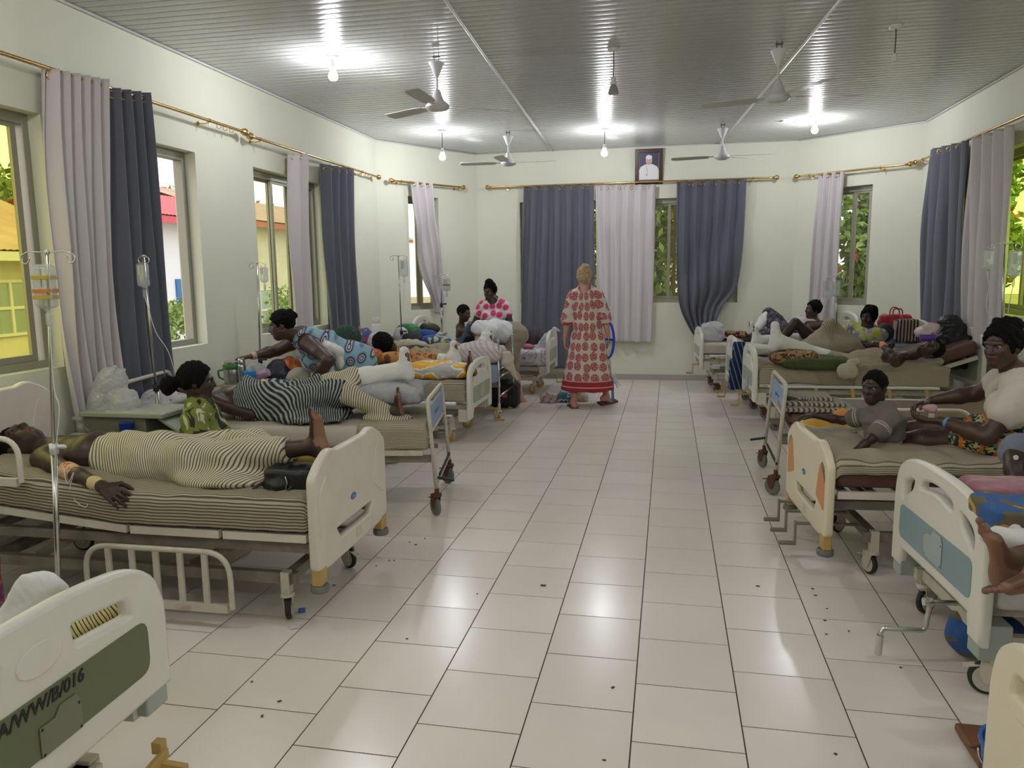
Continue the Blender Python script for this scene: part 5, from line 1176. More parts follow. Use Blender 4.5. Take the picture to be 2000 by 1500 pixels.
# -- woman in blue bending over, between second and third bed
def blue_woman():
    che=J(590,660,6.15); head=J(550,636,6.0); pel=J(690,712,6.42)
    P=human('P4','woman in light blue dress with dark swirls bending over and reaching left',pel,che,head,(-.75,-.35,-.45),(-.25,.1,1),(.25,-.95,.1),1.02,
      arms=((J(612,742,5.95),J(670,720,5.8),(-.6,.1,-.8),(0,.3,-1),(0,-1,0),.5),(J(492,696,6.1),J(540,690,6.4),(-1,-.05,-.08),(0,0,-1),(0,-1,0),.35)),
      legs=(((-2.42,6.38,.07),(-2.9,6.3,.6),(-1,-.2,0),(0,0,-1)),((-2.40,6.62,.07),(-2.9,6.6,.6),(-1,-.1,0),(0,0,-1))),skin=sk_m,fem=True,hair='bun',fat=1.32)
    j=P['_j']; m=prnt('swirl_dress',9.5,[(0,(.50,.42,.44)),(.10,(.02,.02,.07)),(.17,(.50,.46,.46)),(.25,(.015,.02,.06)),(.33,(.12,.22,.30)),(.42,(.24,.38,.47))],randomness=.35,attr='uv')
    garment(P,'dress',['torso','pelvis','thigh0','thigh1'],m,t=.018,extra=[rc(j['pel']+(0,0,-.05),(j['kn_0']+j['kn_1'])/2+(0,0,-.12),.20,.21,.10),el(j['pel']+(.02,-.03,.04),(.19,.20,.16),k=.06)],
       subs=[(rc(j['che']+j['a']*.02,j['che']+j['a']*.2,.10,.10),.02)]+[(rc(j['sh'][i]+j['a']*.03,j['el%d'%i],.075,.07),.015) for i in (0,1)],noise=[dict(amp=.007,freq=5,seed=41)],hh=.009,st=lambda V:{'u':V[:,0]+.3*V[:,1],'st':V[:,2]-.25*V[:,1]})
    garment(P,'strap',[],m_clothw,extra=[rc(j['che']+j['a']*-.02+j['side']*.03,j['sh'][0]+(.0,.0,.055),.014,.012)],noise=None)
    w=j['wr1'];e=j['el1']; garment(P,'bracelet',[],mat('beads',(.6,.35,.3),.4),extra=[rc(w+(e-w)*.07,w+(e-w)*.10,.034,.034)],noise=None,hh=.006)
    cc=J(640,686,6.05); garment(P,'shoulder_cloth',[],m_clothw,extra=[rc(cc+(-.02,0,.06),cc+(.10,0,.0),.035,.05,.03),rc(cc+(.02,-.02,.02),cc+(.02,-.05,-.17),.03,.05,.03),rc(cc+(.1,0,0),cc+(.12,-.03,-.12),.03,.03,.03)],noise=dict(amp=.014,freq=9,seed=42))
    return P
P4=blue_woman()
# -- patient on third bed
def patient3():
    B=L3; W=lambda x,y,z: bl(B,x,y,z); zt=.60
    head=J(754,672,7.55); pel=np.array([-2.72,7.86,.72]); che=np.array([-2.95,7.62,.80])
    P=human('P5','patient in orange-brown print on third left bed, face turned away, leg in cast',pel,che,head,(-.5,.75,.35),(-.75,-.2,.6),(0,-1,0),1.0,
      arms=((np.array([-2.55,7.4,.68]),np.array([-2.9,7.2,.6]),X_,-Z_,Y_,.3),None),
      legs=((J(915,722,7.40),W(.5,.9,zt),(-.25,0,1),(1,0,.1),{}),(J(884,697,7.7),W(.5,-.9,zt),(-.12,0,1),(1,0,.0),{})),skin=sk_d,fem=True,hair='afro',h=.009,eyes=False)
    leg_cast(P,1,-.25,h=.01,t=.022)
    m=blend('ochre_print',(.16,.05,.025),(.50,.22,.05),9,.45,.62,c3=(.10,.10,.04)); j=P['_j']
    garment(P,'print_gown',['torso','pelvis','thigh0'],m,t=.02,extra=[sleeve(P,0,.8,.02),el(J(715,704,7.3),(.22,.12,.08),k=.05),el(J(765,702,7.3),(.16,.12,.08),k=.05),rc(j['kn_1']*.55+j['hip1']*.45,j['hip1'],.10,.12,.05)],noise=[dict(amp=.010,freq=5,seed=51)],k=.06,hh=.01)
    return P
P5=patient3(); j=P5['_j']
m_ypil=prnt('yellow_print',6,[(0,(.85,.80,.66)),(.16,(.80,.50,.05)),(.34,(.78,.38,.03)),(.52,(.80,.74,.58)),(.62,(.45,.45,.42))],warp=.12)
pillow('yellow and white patterned pillow under the cast, third bed',bl(L3,.40,.16,.70),(.36,.24,.095),(bl(L3,0,0,0)-bl(L3,1,0,0),Y_,Z_),m_ypil,seed=52)
c=J(750,727,7.0); tag(soft('folded_cloth',[rbx(c,(.16,.08,.02),.03),rbx(c+(0,.25,-.02),(.16,.2,.01),.02)],mat('royal_blue',(.02,.05,.28),.8),None,noise=dict(amp=.006,freq=5,seed=2)),'royal blue folded cloth at the near edge of the third bed','cloth')
m_or=blend('orange_cloth',(.45,.10,.03),(.58,.20,.05),8,.5,.7)
c=J(715,692,7.0); tag(soft('bundled_cloth',[el(c,(.15,.12,.07)),el(c+(-.12,0,-.03),(.10,.1,.06))],m_or,None,noise=dict(amp=.012,freq=6,seed=3)),'orange bundled cloth behind the woman in blue','cloth')
# -- patient on fourth bed under beige cloth
def patient4():
    B=L4; W=lambda x,y,z: bl(B,x,y,z); zt=.62
    pel=W(1.14,.0,zt+.08); che=W(1.62,.0,zt+.10); head=W(1.84,.0,zt+.14)
    P=human('P6','patient under beige blanket on the chrome-framed bed, leg in white cast',pel,che,head,(.2,0,1),(-1,0,.2),(0,-1,0),1.0,
      arms=((J(862,668,8.75),J(835,640,8.3),X_,-Z_,Y_,.3),None),
      legs=((W(.30,.15,zt+.06),W(.7,.9,zt),(-.2,0,1),(1,0,0),{}),(J(955,676,9.0),W(.7,-.9,zt),(-.1,0,1),(1,0,0),{})),skin=sk_d,hair='short',h=.009,eyes=False)
    leg_cast(P,1,-.3,h=.01)
    j=P['_j']; m=mat('beige_blanket',(.36,.32,.22),.85,mottle=(9,(.30,.26,.17),.4,.7),bump=(30,.3,.006))
    garment(P,'blanket',['pelvis','torso','thigh0'],m,t=.03,extra=[rc(j['hip1'],j['kn_1'],.11,.10,.08),el(j['pel']+(.25,0,-.05),(.40,.33,.08),k=.08)],clips=[((0,0,zt+.005),(0,0,-1)),((che[0]+.1,0,0),(-1,0,-.2))],noise=[dict(amp=.018,freq=5,seed=61),dict(amp=.006,freq=12,seed=62)],k=.08,hh=.01)
    return P
P6=patient4()
soft_mattress(L4,'bed_sheet',mat('blue_sheet',(.25,.31,.42),.8),None,.010,.13,x0=.0,x1=1.9,wr=.006,seed=6,open_bottom=True,drop=.05,label='pale blue sheet on the chrome-framed bed',cat='sheet')
m_pinkp=stripe('pink_stripe',(.56,.50,.50),(.46,.38,.38),.045,.4)
c=J(938,690,8.62); pillow('big pinkish white pillow with faint diagonal stripes, end of the fourth bed',c,(.27,.20,.15),(X_,Y_,Z_),m_pinkp,seed=71,st=lambda V: V[:,0]*.7+V[:,2]*.7)
c=J(990,706,8.5); tag(soft('hanging_cloth',[el(c+(0,0,.03),(.08,.05,.09)),rc(c,c+(.12,0,-.2),.06,.015,.05)],mat('cream_cloth',(.50,.45,.38),.8),None,noise=dict(amp=.010,freq=8,seed=4)),'cream cloth corner hanging over the chrome bed foot','cloth')
# ================================================================ PEOPLE, far end
def boy_far():
    Y=10.5; pel=J(908,672,Y); pel[2]=.70; che=J(900,636,Y)+np.array([0,0,-.02]); head=J(906,612,Y-.05)
    s=.80
    P=human('P7','bare-chested child sitting on the far left bed, looking down to the right',pel,che+np.array([0,0,-.03]),head+np.array([0,0,.0]),(.9,-.3,-.45),(.2,0,1),(.3,-1,0),s,
      arms=((J(945,646,Y-.35),J(915,680,Y-.6),(1,0,.1),(0,0,-1),(0,1,0),.4),(J(948,650,Y+.05),J(925,680,Y),(1,-.1,0),(0,0,-1),(0,-1,0),.4)),
      legs=((pel+(.35,-.15,.0),pel+(.3,-.3,.4),(1,0,.3),(0,0,-1)),(pel+(.38,.1,.0),pel+(.3,.1,.4),(1,0,.3),(0,0,-1))),skin=sk_m,hair='short',h=.008,child=True)
    garment(P,'shorts',['pelvis','thigh0','thigh1'],mat('blue_short',(.10,.14,.22),.8),t=.02)
boy_far()
def pink_woman():
    Y=10.02; head=J(957,570,Y); che=J(964,592,Y); pel=che-np.array([0,0,.50])
    P=human('P8','standing woman in pink floral top with tall black hair, looking down',pel,che,head,(-.25,-.85,-.40),(0,-.15,1),(-1,.0,0),.98,
      arms=((J(930,668,Y-.15),J(922,620,Y),(-.2,-.4,-1),(1,0,0),(0,-1,0),.3),(J(1006,672,Y-.15),J(1014,630,Y),(-.3,-.4,-1),(-1,0,0),(0,-1,0),.3)),
      legs=(((pel[0]-.1,Y,.07),(pel[0]-.1,Y-1,.5),(0,-1,0),(0,0,-1)),((pel[0]+.1,Y,.07),(pel[0]+.1,Y-1,.5),(0,-1,0),(0,0,-1))),skin=sk_d,fem=True,hair='top',h=.008)
    m=prnt('pink_floral',10,[(0,(.12,.22,.03)),(.07,(.60,.03,.16)),(.34,(.66,.22,.32)),(.42,(.70,.62,.62))],attr='uv',randomness=.6)
    garment(P,'floral_top',['torso','pelvis'],m,t=.016,extra=[sleeve(P,0,.36,.018),sleeve(P,1,.36,.018)],subs=[(rc(che+(0,-.03,.03),che+(0,-.05,.14),.07,.07),.01)],st=lambda V:{'u':V[:,0],'st':V[:,2]})
    garment(P,'skirt',['pelvis','thigh0','thigh1'],mat('skirt_grey',(.20,.20,.22),.8),t=.02,k=.1,extra=[rc(pel,pel-(0,0,.6),.17,.22,.05)])
pink_woman()
m_khaki=mat('khaki',(.30,.25,.19),.85,bump=(40,.2,.003)); m_belt=mat('belt_brown',(.05,.025,.018),.5)
def bending_man():
    pel=J(1000,650,9.58); che=J(950,642,9.35)+np.array([-.06,0,.0]); head=che+np.array([-.10,-.03,-.20])
    P=human('P9','man in white shirt and khaki shorts bent over the chrome-framed bed',pel,che,head,(-.5,-.1,-.85),(-.85,0,-.2),(0,-1,0),1.05,
      arms=((che+(-.15,-.20,-.35),che+(.1,-.35,-.2),(-.3,0,-1),(0,1,0),(-1,0,0),.4),(che+(-.25,.2,-.3),che+(.1,.4,-.2),(-.3,0,-1),(0,-1,0),(-1,0,0),.4)),
      legs=((J(962,783,9.48),J(900,730,9.0),(-.9,-.35,0),(0,0,-1)),(J(1018,778,9.70),J(960,720,9.3),(-.7,-.5,0),(0,0,-1))),skin=sk_l,hair='short',h=.008)
    j=P['_j']
    garment(P,'white_shirt',['torso'],blend('shirt_white',(.68,.69,.73),(.68,.69,.73),3,.5,.9,c3=(.62,.63,.68)),t=.02,extra=[sleeve(P,0,.6,.02),sleeve(P,1,.6,.02),erc(j['pel']+j['a']*.04,j['pel']+j['a']*.2,j['side'],.16,.13,.16,.13,.05)],noise=dict(amp=.010,freq=7,seed=81))
    garment(P,'belt',[],m_belt,extra=[erc(j['pel']+j['a']*.015,j['pel']+j['a']*.045,j['side'],.170,.136,.166,.134,.01,cap=.012)],noise=None)
    garment(P,'khaki_shorts',['pelvis'],m_khaki,t=.022,extra=[rc(j['hip%d'%i],j['kn_%d'%i]+(j['hip%d'%i]-j['kn_%d'%i])*.02,.115,.088,.04) for i in (0,1)]+[el(j['pel']+(.06,0,-.03),(.15,.17,.14),k=.05)],noise=dict(amp=.006,freq=7,seed=82))
    for i in (0,1):
        a=j['an%d'%i]; t=j['t%d'%i]; garment(P,'sandal',[],mat('sandal_pale',(.45,.40,.33),.7),extra=[rbx(a+t*.045+(0,0,-.073),(.128,.04,.004),.007,[t,np.cross(Z_,t),Z_])],noise=None,hh=.006)
bending_man()
def walking_woman():
    Y=9.5; cx=J(1146,600,Y)[0]; head=J(1141,541,Y); che=J(1143,572,Y); che[2]=1.42; head[2]=max(head[2],1.585)
    pel=np.array([cx+.01,Y,.93])
    lf=J(1120,788,9.38); rf=J(1187,783,9.62)
    P=human('P10','walking woman seen from behind in long red and cream floral dress, blonde hair up',pel,che,head,(-.05,1,.05),(0,.05,1),(1,0,0),1.0,
      arms=((J(1190,664,Y+.05),J(1196,620,Y-.1),(.05,-.05,-1),(-1,0,0),(0,.9,.2),.5),(J(1102,668,Y+.05),J(1094,620,Y-.1),(.0,-.05,-1),(1,0,0),(0,.9,.2),.5)),
      legs=(((rf[0]-.02,9.62,.12),(rf[0]-.05,12,.5),(.55,.8,-.3),(-.2,.25,-1)),((lf[0],9.40,.075),(lf[0],12,.5),(-.35,.9,0),(0,0,-1))),skin=sk_l,fem=True,hair='blonde',h=.0075)
    j=P['_j']
    # dress cloth: red blossoms on cream, red border near the hem
    m=prnt('blossom_dress',8.0,[(0,(.38,.05,.06)),(.40,(.40,.06,.07)),(.445,(.62,.56,.50))],randomness=.25); nt=m.node_tree; b=nt.nodes['Principled BSDF']
    v=nt.nodes[m['vor']]; v.voronoi_dimensions='2D'; ua=nt.nodes.new('ShaderNodeAttribute'); ua.attribute_name='u'; sa=nt.nodes.new('ShaderNodeAttribute'); sa.attribute_name='st'; cb=nt.nodes.new('ShaderNodeCombineXYZ'); nt.links.new(ua.outputs['Fac'],cb.inputs[0]); nt.links.new(sa.outputs['Fac'],cb.inputs[1]); nt.links.new(cb.outputs[0],v.inputs['Vector']); base=b.inputs['Base Color'].links[0].from_socket
    # petals: radial streaks inside the blossoms from a finer cell pattern
    tc=nt.nodes.new('ShaderNodeTexCoord'); v2=nt.nodes.new('ShaderNodeTexVoronoi'); v2.voronoi_dimensions='2D'; v2.inputs['Scale'].default_value=62; nt.links.new(cb.outputs[0],v2.inputs['Vector'])
    lt=nt.nodes.new('ShaderNodeMath'); lt.operation='LESS_THAN'; lt.inputs[1].default_value=.33; nt.links.new(v2.outputs['Distance'],lt.inputs[0])
    mu=nt.nodes.new('ShaderNodeMath'); mu.operation='MULTIPLY'; mu.inputs[1].default_value=.75; nt.links.new(lt.outputs[0],mu.inputs[0])
    mx=nt.nodes.new('ShaderNodeMix'); mx.data_type='RGBA'; nt.links.new(mu.outputs[0],mx.inputs[0]); nt.links.new(base,mx.inputs[6]); mx.inputs[7].default_value=(.60,.50,.46,1)
    sp=nt.nodes.new('ShaderNodeAttribute'); sp.attribute_name='st'
    rp=nt.nodes.new('ShaderNodeValToRGB'); rp.color_ramp.interpolation='CONSTANT'; e=rp.color_ramp.elements; e[0].position=0; e[0].color=(1,1,1,1); e[1].position=.345; e[1].color=(0,0,0,1); nt.links.new(sp.outputs['Fac'],rp.inputs['Fac'])
    rb=nt.nodes.new('ShaderNodeValToRGB'); rb.color_ramp.interpolation='CONSTANT'; e=rb.color_ramp.elements
    cols=[(0,(.36,.02,.03)),(.175,(.60,.48,.42)),(.19,(.36,.02,.03)),(.255,(.60,.48,.42)),(.268,(.36,.02,.03)),(.33,(.60,.48,.42)),(.34,(.36,.02,.03))]
    while len(e)<len(cols): e.new(.5)
    for i,(p_,c_) in enumerate(cols): e[i].position=p_; e[i].color=(*c_,1)
    nt.links.new(sp.outputs['Fac'],rb.inputs['Fac'])
    m3=nt.nodes.new('ShaderNodeMix'); m3.data_type='RGBA'; nt.links.new(rp.outputs['Color'],m3.inputs[0]); nt.links.new(mx.outputs[2],m3.inputs[6]); nt.links.new(rb.outputs['Color'],m3.inputs[7]); nt.links.new(m3.outputs[2],b.inputs['Base Color'])
    hem=.175; bot=np.array([cx+.01,Y+.03,hem+.05])
    garment(P,'long_dress',['torso','pelvis'],m,t=.022,extra=[erc(pel,bot,X_,.20,.16,.33,.24,.06,cap=.03),erc(pel+(0,0,.05),pel+(0,0,.25),X_,.165,.13,.165,.125,.05,cap=.04)]+[sleeve(P,i,1.02,.022) for i in (0,1)],
       subs=[(rc(che+(0,-.05,.045),che+(0,-.05,.14),.065,.065),.01)],clips=[((0,0,hem),(0,0,-1))],noise=[dict(amp=.010,freq=3.2,dirs=(1,.2,0.02),seed=91),dict(amp=.004,freq=9,seed=92)],st=lambda V:{'st':V[:,2],'u':.24*np.arctan2(V[:,0]-cx,-(V[:,1]-Y))},hh=.008)
    for i in (0,1):
        a=j['an%d'%i]; t=j['t%d'%i]; n=j['n%d'%i]; sd=np.cross(t,n)
        garment(P,'flip_flop',[],mat('sandal_brown',(.10,.04,.03),.7),extra=[rbx(a+t*.05+n*.078,(.13,.042,.004),.008,[t,sd,n]),rc(a+t*.15+n*.06,a+t*.07+n*.03+sd*.04,.006),rc(a+t*.15+n*.06,a+t*.07+n*.03-sd*.04,.006)],noise=None,hh=.006)
    # blue crutch carried in the right hand
    w=j['wr0']+np.array([.02,0,-.06])
    r=empty('crutch',(w[0]+.05,Y+.05,0),0,'blue forearm crutch held by the walking woman','crutch'); mb_=mat('crutch_blue',(.01,.06,.55),.4)
    P_=lambda x,y,Yv=Y+.03:J(x,y,Yv)
    mb=MB(); mb.tube(crom([P_(1176,630),P_(1172,650),P_(1180,690),P_(1186,700),P_(1195,690),P_(1199,662),P_(1194,635),P_(1184,628)],5,True),.016,8,closed=True); mb.tube([P_(1173,662),P_(1199,664)],.015,8); mb.build('blue_handle',mb_,r,smooth=True)
    mb=MB(); mb.tube([P_(1182,600),P_(1190,690),P_(1197,765)],.010,8); mb.build('shaft',m_rail,r,smooth=True)
    mb=MB(); mb.tube([P_(1196,735),P_(1197,783)],.018,10); mb.build('lower_grip',seethru('pale_blue_plastic',(.4,.6,.9),.1,.1,(.35,.5,.8),.6),r,smooth=True)
    tag(soft('plastic_bag',[rc(P_(1198,735),P_(1204,746),.03,.02),rc(P_(1201,742),P_(1212,752),.018,.01),rc(P_(1201,742),P_(1206,757),.016,.008)],m_bag,None,h=.006,noise=dict(amp=.006,freq=20,seed=9)),'small clear plastic bag tied to the crutch of the walking woman','bag')
m_bag=seethru('bag_plastic',(.9,.9,.92),.12,.15,(.82,.83,.86),.62)
walking_woman()
# far bed sheet, bag on footboard, things on the floor
m_flo=prnt('floral_sheet',9,[(0,(.25,.25,.27)),(.16,(.55,.50,.55)),(.3,(.62,.60,.63)),(.5,(.35,.33,.38)),(.6,(.66,.64,.67))],warp=.1)
soft_mattress(L5,'bed_sheet',m_flo,None,.012,.13,x0=.0,x1=1.6,wr=.008,seed=7,open_bottom=True,drop=.03,label='white and grey floral sheet on the far left bed',cat='sheet')
c=J(1070,665,10.5)
tag(soft('plastic_bag',[rc(J(1050,690,10.55),J(1068,660,10.55),.085,.055,.06),rc(J(1068,660,10.55),J(1082,642,10.5),.05,.015,.04),rc(J(1082,642,10.5),J(1094,646,10.5),.02,.012),el(J(1046,694,10.6),(.09,.07,.05))],m_bag,None,h=.007,noise=[dict(amp=.012,freq=8,seed=8),dict(amp=.004,freq=25,seed=9)]),'knotted white plastic bag standing on the far left bed','bag')
c=J(1038,655,10.7); tag(soft('pillow',[el(c,(.17,.10,.14)),el(c+(.1,0,-.03),(.1,.08,.09))],mat('dark_plum',(.07,.055,.07),.8),None,h=.01,noise=dict(amp=.012,freq=6,seed=3)),'dark plum cushion on the far left bed','pillow')
c=J(1031,677,10.4); tag(soft('folded_cloth',[el(c,(.09,.06,.04))],mat('pink_cloth',(.50,.16,.20),.8),None,h=.008,noise=dict(amp=.006,freq=8,seed=3)),'pink folded cloth on the floral sheet','cloth')
c=J(1056,655,10.9); tag(soft('folded_cloth',[el(c,(.05,.05,.07))],mat('blue_cloth2',(.03,.12,.30),.8),None,h=.008,noise=dict(amp=.006,freq=8,seed=3)),'blue cloth behind the plum cushion','cloth')
# black backpack on the floor
c=J(988,762,9.35); c[2]=.16; r=empty('backpack',(c[0],c[1],0),0,'black backpack with small red badge standing on the floor','backpack')
soft('bag_body',[rbx(c,(.11,.07,.10),.06),el(c+(0,0,.10),(.14,.09,.10),k=.05)],mat('bag_black',(.012,.013,.018),.6),r,noise=dict(amp=.005,freq=7,seed=2))
mb=MB(); mb.box((c[0]-.02,c[1]-.148,c[2]-.02),(c[0]+.045,c[1]-.132,c[2]+.035)); mb.build('red_badge',mat('badge_red',(.55,.05,.05),.5),r,bevel=.003)
soft('pocket',[rbx(c+(0,-.105,-.05),(.08,.015,.05),.02)],mat('bag_black2',(.016,.017,.024),.5),r,h=.006)
# printed bags on the floor
for i,(x,y,Yv,m,l,sz) in enumerate(((1072,772,9.75,prnt('bag_mauve',20,[(0,(.45,.12,.12)),(.3,(.30,.22,.15)),(.5,(.45,.35,.38))]),'mauve and brown printed bag on the floor behind the walking woman',(.12,.09,.08)),(1104,770,9.8,prnt('bag_teal',16,[(0,(.02,.05,.08)),(.3,(.40,.50,.50)),(.5,(.05,.15,.2))]),'teal, white and black printed bag on the floor behind the walking woman',(.10,.08,.09)),(1136,770,9.9,prnt('bag_peach',14,[(0,(.65,.30,.18)),(.35,(.35,.45,.25)),(.5,(.65,.58,.50))]),'peach and green printed bag on the floor behind the walking woman',(.09,.07,.08)))):
    c=J(x,y,Yv); c[2]=sz[2]*.8; tag(soft('printed_bag',[el(c,sz),rbx(c-(0,0,.02),(sz[0]*.6,sz[1]*.5,sz[2]*.3),.03)],m,None,h=.008,clips=[((0,0,.002),(0,0,-1))],noise=dict(amp=.01,freq=8,seed=i)),l,'bag')
# ================================================================ PEOPLE, right row
soft_mattress(R3,'bed_sheet',st_fine,None,.012,.13,x0=.03,x1=1.35,wr=.011,seed=12,open_bottom=True,drop=.02,label='rumpled fine-striped sheet of the bed with long leg cast, right row',cat='sheet')
soft_mattress(R5,'bed_sheet',m_sheetw,None,.010,.13,x0=.0,x1=1.9,wr=.003,seed=13,open_bottom=True,label='plain beige sheet on the far right bed',cat='sheet')
soft_mattress(R4,'bed_sheet',mat('navy_sheet',(.03,.06,.17),.8,mottle=(8,(.10,.14,.25),.5,.6)),None,.012,.13,x0=.0,x1=1.9,wr=.010,seed=14,open_bottom=True,drop=.02,label='dark blue patterned sheet on the bed with the hanging blue towel',cat='sheet')
soft_mattress(R1,'bed_sheet',st_fine,None,.012,.13,x0=.02,x1=2.0,wr=.012,seed=15,open_bottom=True,drop=-.085,label='tan striped sheet on the boy\'s bed, brown mattress showing below',cat='sheet')
def patient_R3():
    B=R3; W=lambda x,y,z: bl(B,x,y,z); zt=.66
    head=J(1818,682,8.15); che=J(1762,700,8.35); pel=J(1682,713,8.48)
    P=human('P13','patient lying bare-shouldered with one straight leg in a long white cast, right row',pel,che,head,(.0,-.75,.55),(.95,-.1,.15),(0,1,0),1.0,
      arms=((W(1.5,.2,zt+.2),W(1.3,.5,zt),(-1,0,0),(0,0,-1),(0,-1,0),.3),(J(1722,672,8.15),J(1770,730,8.0),(-.8,.2,.1),(0,.4,-1),(0,.6,.8),.5)),
      legs=((W(.42,.26,zt+.06),W(.9,1.2,zt),(-.15,0,1),(-1,0,-.1),{}),(J(1521,668,8.45),J(1600,700,9.3),(-.02,.05,1),(-1,.0,-.1),dict(toes=False))),skin=sk_d,hair='short',h=.0065,eyes=False)
    j=P['_j']; leg_cast(P,1,-.30,t=.026,h=.007,fs=1.25)
    def st(V): return V[:,0]+.5*V[:,2]+.05*np.sin(V[:,0]*8)
    garment(P,'striped_wrap',['pelvis'],st_fine,t=.02,extra=[rc(j['hip1'],j['kn_1']*.55+j['hip1']*.45,.12,.10,.05),rc(j['hip0'],j['kn_0'],.11,.09,.06),rc(j['kn_0'],j['an0'],.08,.06,.06),rc(che*.55+pel*.45,pel,.14,.15,.06),el((che+pel)/2+(-.05,-.05,-.08),(.36,.22,.10),k=.06),el(pel+(.1,-.22,-.10),(.30,.12,.06),k=.05)],clips=[((0,0,zt+.005),(0,0,-1))],noise=[dict(amp=.014,freq=4.5,seed=101),dict(amp=.005,freq=12,seed=102)],st=st)
    w=j['wr1'];e=j['el1']; garment(P,'wrist_band',[],mat('band_coral',(.75,.25,.14),.6),extra=[rc(w+(e-w)*.05,w+(e-w)*.14,.034,.036)],noise=None,hh=.006)
    return P
P13=patient_R3()
j=P13['_j']
# draped striped blanket over the side rail near the head
def st(V): return V[:,0]*.7-V[:,2]*.9
zt=.66; W3=lambda x,y,z: bl(R3,x,y,z)
tag(soft('striped_blanket',[erc(W3(.85,-.30,zt+.02),W3(1.75,-.38,zt+.10),Y_,.15,.03,.16,.04,.05,cap=.05),rbx(W3(1.40,-.485,.60),(.42,.006,.085),.012,k=.06),rc(W3(.9,-.2,zt+.05),W3(1.7,-.3,zt+.12),.05,.06,.05)],st_fine,None,h=.009,noise=[dict(amp=.012,freq=5,seed=103)],st=st),'fine-striped blanket hanging over the near side of the long-cast patient\'s bed','blanket')
m_kente=blend('ochre_black_print',(.30,.20,.07),(.10,.015,.012),11,.47,.6,c3=(.42,.32,.15)); m_olive=mat('olive_cloth',(.05,.065,.02),.8,bump=(40,.3,.004))
pillow('brown and red patterned pillow under the long leg cast',J(1550,697,8.4),(.24,.22,.075),(X_+Z_*.05,Y_,Z_),m_kente,seed=104)
pillow('dark olive cushion under the patterned pillow',J(1590,707,8.32),(.36,.24,.065),(X_,Y_,Z_),m_olive,seed=105)
tag(soft('cloth_bag',[el(J(1655,725,8.02),(.10,.06,.085)),el(J(1668,708,8.1),(.07,.06,.04))],mat('cream_bag',(.42,.37,.31),.8),None,h=.008,noise=dict(amp=.008,freq=9,seed=7)),'cream drawstring cloth bag at the near edge of the long-cast bed','bag')
def patient_R4():
    B=R4; W=lambda x,y,z: bl(B,x,y,z); zt=.64; Y=9.75
    head=J(1696,621,Y); che=J(1693,648,Y-.03); pel=W(1.10,.0,zt+.14)
    P=human('P14','woman in grey and yellow patterned top looking at camera, knee raised under striped cloth',pel,che,head,(-.55,-.80,0),(.08,0,1),(0,1,0),1.0,
      arms=((W(1.0,.3,zt+.1),W(1.2,.5,zt),-X_,-Z_,-Y_,.3),(J(1672,668,Y-.3),J(1725,680,Y-.4),-X_,-Z_,Y_,.4)),
      legs=((J(1466,664,9.75),J(1560,600,9.8),(-.05,0,1),(-1,0,0),{}),(W(.45,-.2,zt+.08),W(.75,-.2,2.5),(-1,0,.1),(0,0,-1),{})),skin=sk_d,fem=True,hair='updo',h=.008)
    j=P['_j']; leg_cast(P,0,-.2,h=.01)
    garment(P,'print_top',['torso','pelvis'],prnt('grey_yellow',10,[(0,(.60,.55,.10)),(.22,(.22,.22,.28)),(.42,(.34,.34,.38)),(.55,(.40,.42,.05))],warp=.08),t=.02,extra=[sleeve(P,0,.6,.02),sleeve(P,1,.6,.02),el(J(1712,655,Y-.35),(.13,.08,.09),k=.03)],subs=[(rc(che+(0,-.03,.03),che+(0,-.05,.14),.07,.07),.01)])
    def st(V): return V[:,0]*.8+V[:,1]*.4
    garment(P,'knee_cloth',['pelvis'],st_fine,t=.02,extra=[rc(J(1622,634,9.5),J(1578,690,9.5),.06,.12,.08),rc(J(1622,634,9.5),J(1672,690,9.5),.06,.12,.08),el(J(1625,676,9.5),(.34,.20,.13),k=.08)],clips=[((0,0,zt+.005),(0,0,-1))],noise=[dict(amp=.010,freq=5,seed=111)],st=st,hh=.01)
patient_R4()
def recliner():
    Y=10.95; head=J(1588,605,Y); che=J(1586,632,Y); pel=J(1540,658,Y); pel[2]=.80
    P=human('P11','reclining woman in white halter top, one arm stretched towards the bed foot',pel,che,head,(-.85,-.25,-.25),(.1,0,1),(-.2,1,0),.98,
      arms=((J(1470,655,Y-.1),J(1540,622,Y+.1),(-1,0,-.2),(0,0,-1),(0,-1,0),.3),(J(1600,655,Y-.3),J(1622,640,Y-.3),(-.9,0,-.4),(0,0,-1),(0,1,0),.3)),
      legs=((J(1472,652,Y+.15),J(1500,640,Y+.2),(-.1,0,1),(-1,0,0),{}),(J(1400,668,Y+.2),J(1450,640,Y),(-.2,0,1),(-1,0,0),{})),skin=sk_m,fem=True,hair='braids',h=.0085,fat=1.1)
    leg_cast(P,0,.1,h=.01)
    j=P['_j']
    garment(P,'halter_top',['torso'],mat('halter_white',(.60,.52,.54),.8),t=.012,subs=[(rc(j['che']+j['a']*-.01-j['fr']*.0,j['che']+j['a']*.2,.10,.11),.02),(el(j['che']+j['fr']*.14-j['a']*.05,(.04,.05,.10)),.02)]+[(rc(j['sh'][i]-j['a']*.02,j['el%d'%i],.085,.08),.01) for i in (0,1)])
    garment(P,'dark_skirt',['pelvis','thigh0','thigh1'],prnt('dark_mauve_print',16,[(0,(.20,.15,.20)),(.25,(.04,.03,.045)),(.45,(.13,.09,.12)),(.55,(.02,.02,.03))],warp=.05),t=.025,k=.08,extra=[el(J(1540,652,Y-.15),(.25,.14,.10),k=.06)],noise=dict(amp=.012,freq=7,seed=5),hh=.009)
recliner()
m_redbag=mat('bag_red',(.50,.03,.06),.5)
c=J(1748,632,9.9); r=empty('handbag',(c[0],c[1],c[2]-.12),0,'bright red handbag with standing handles','handbag')
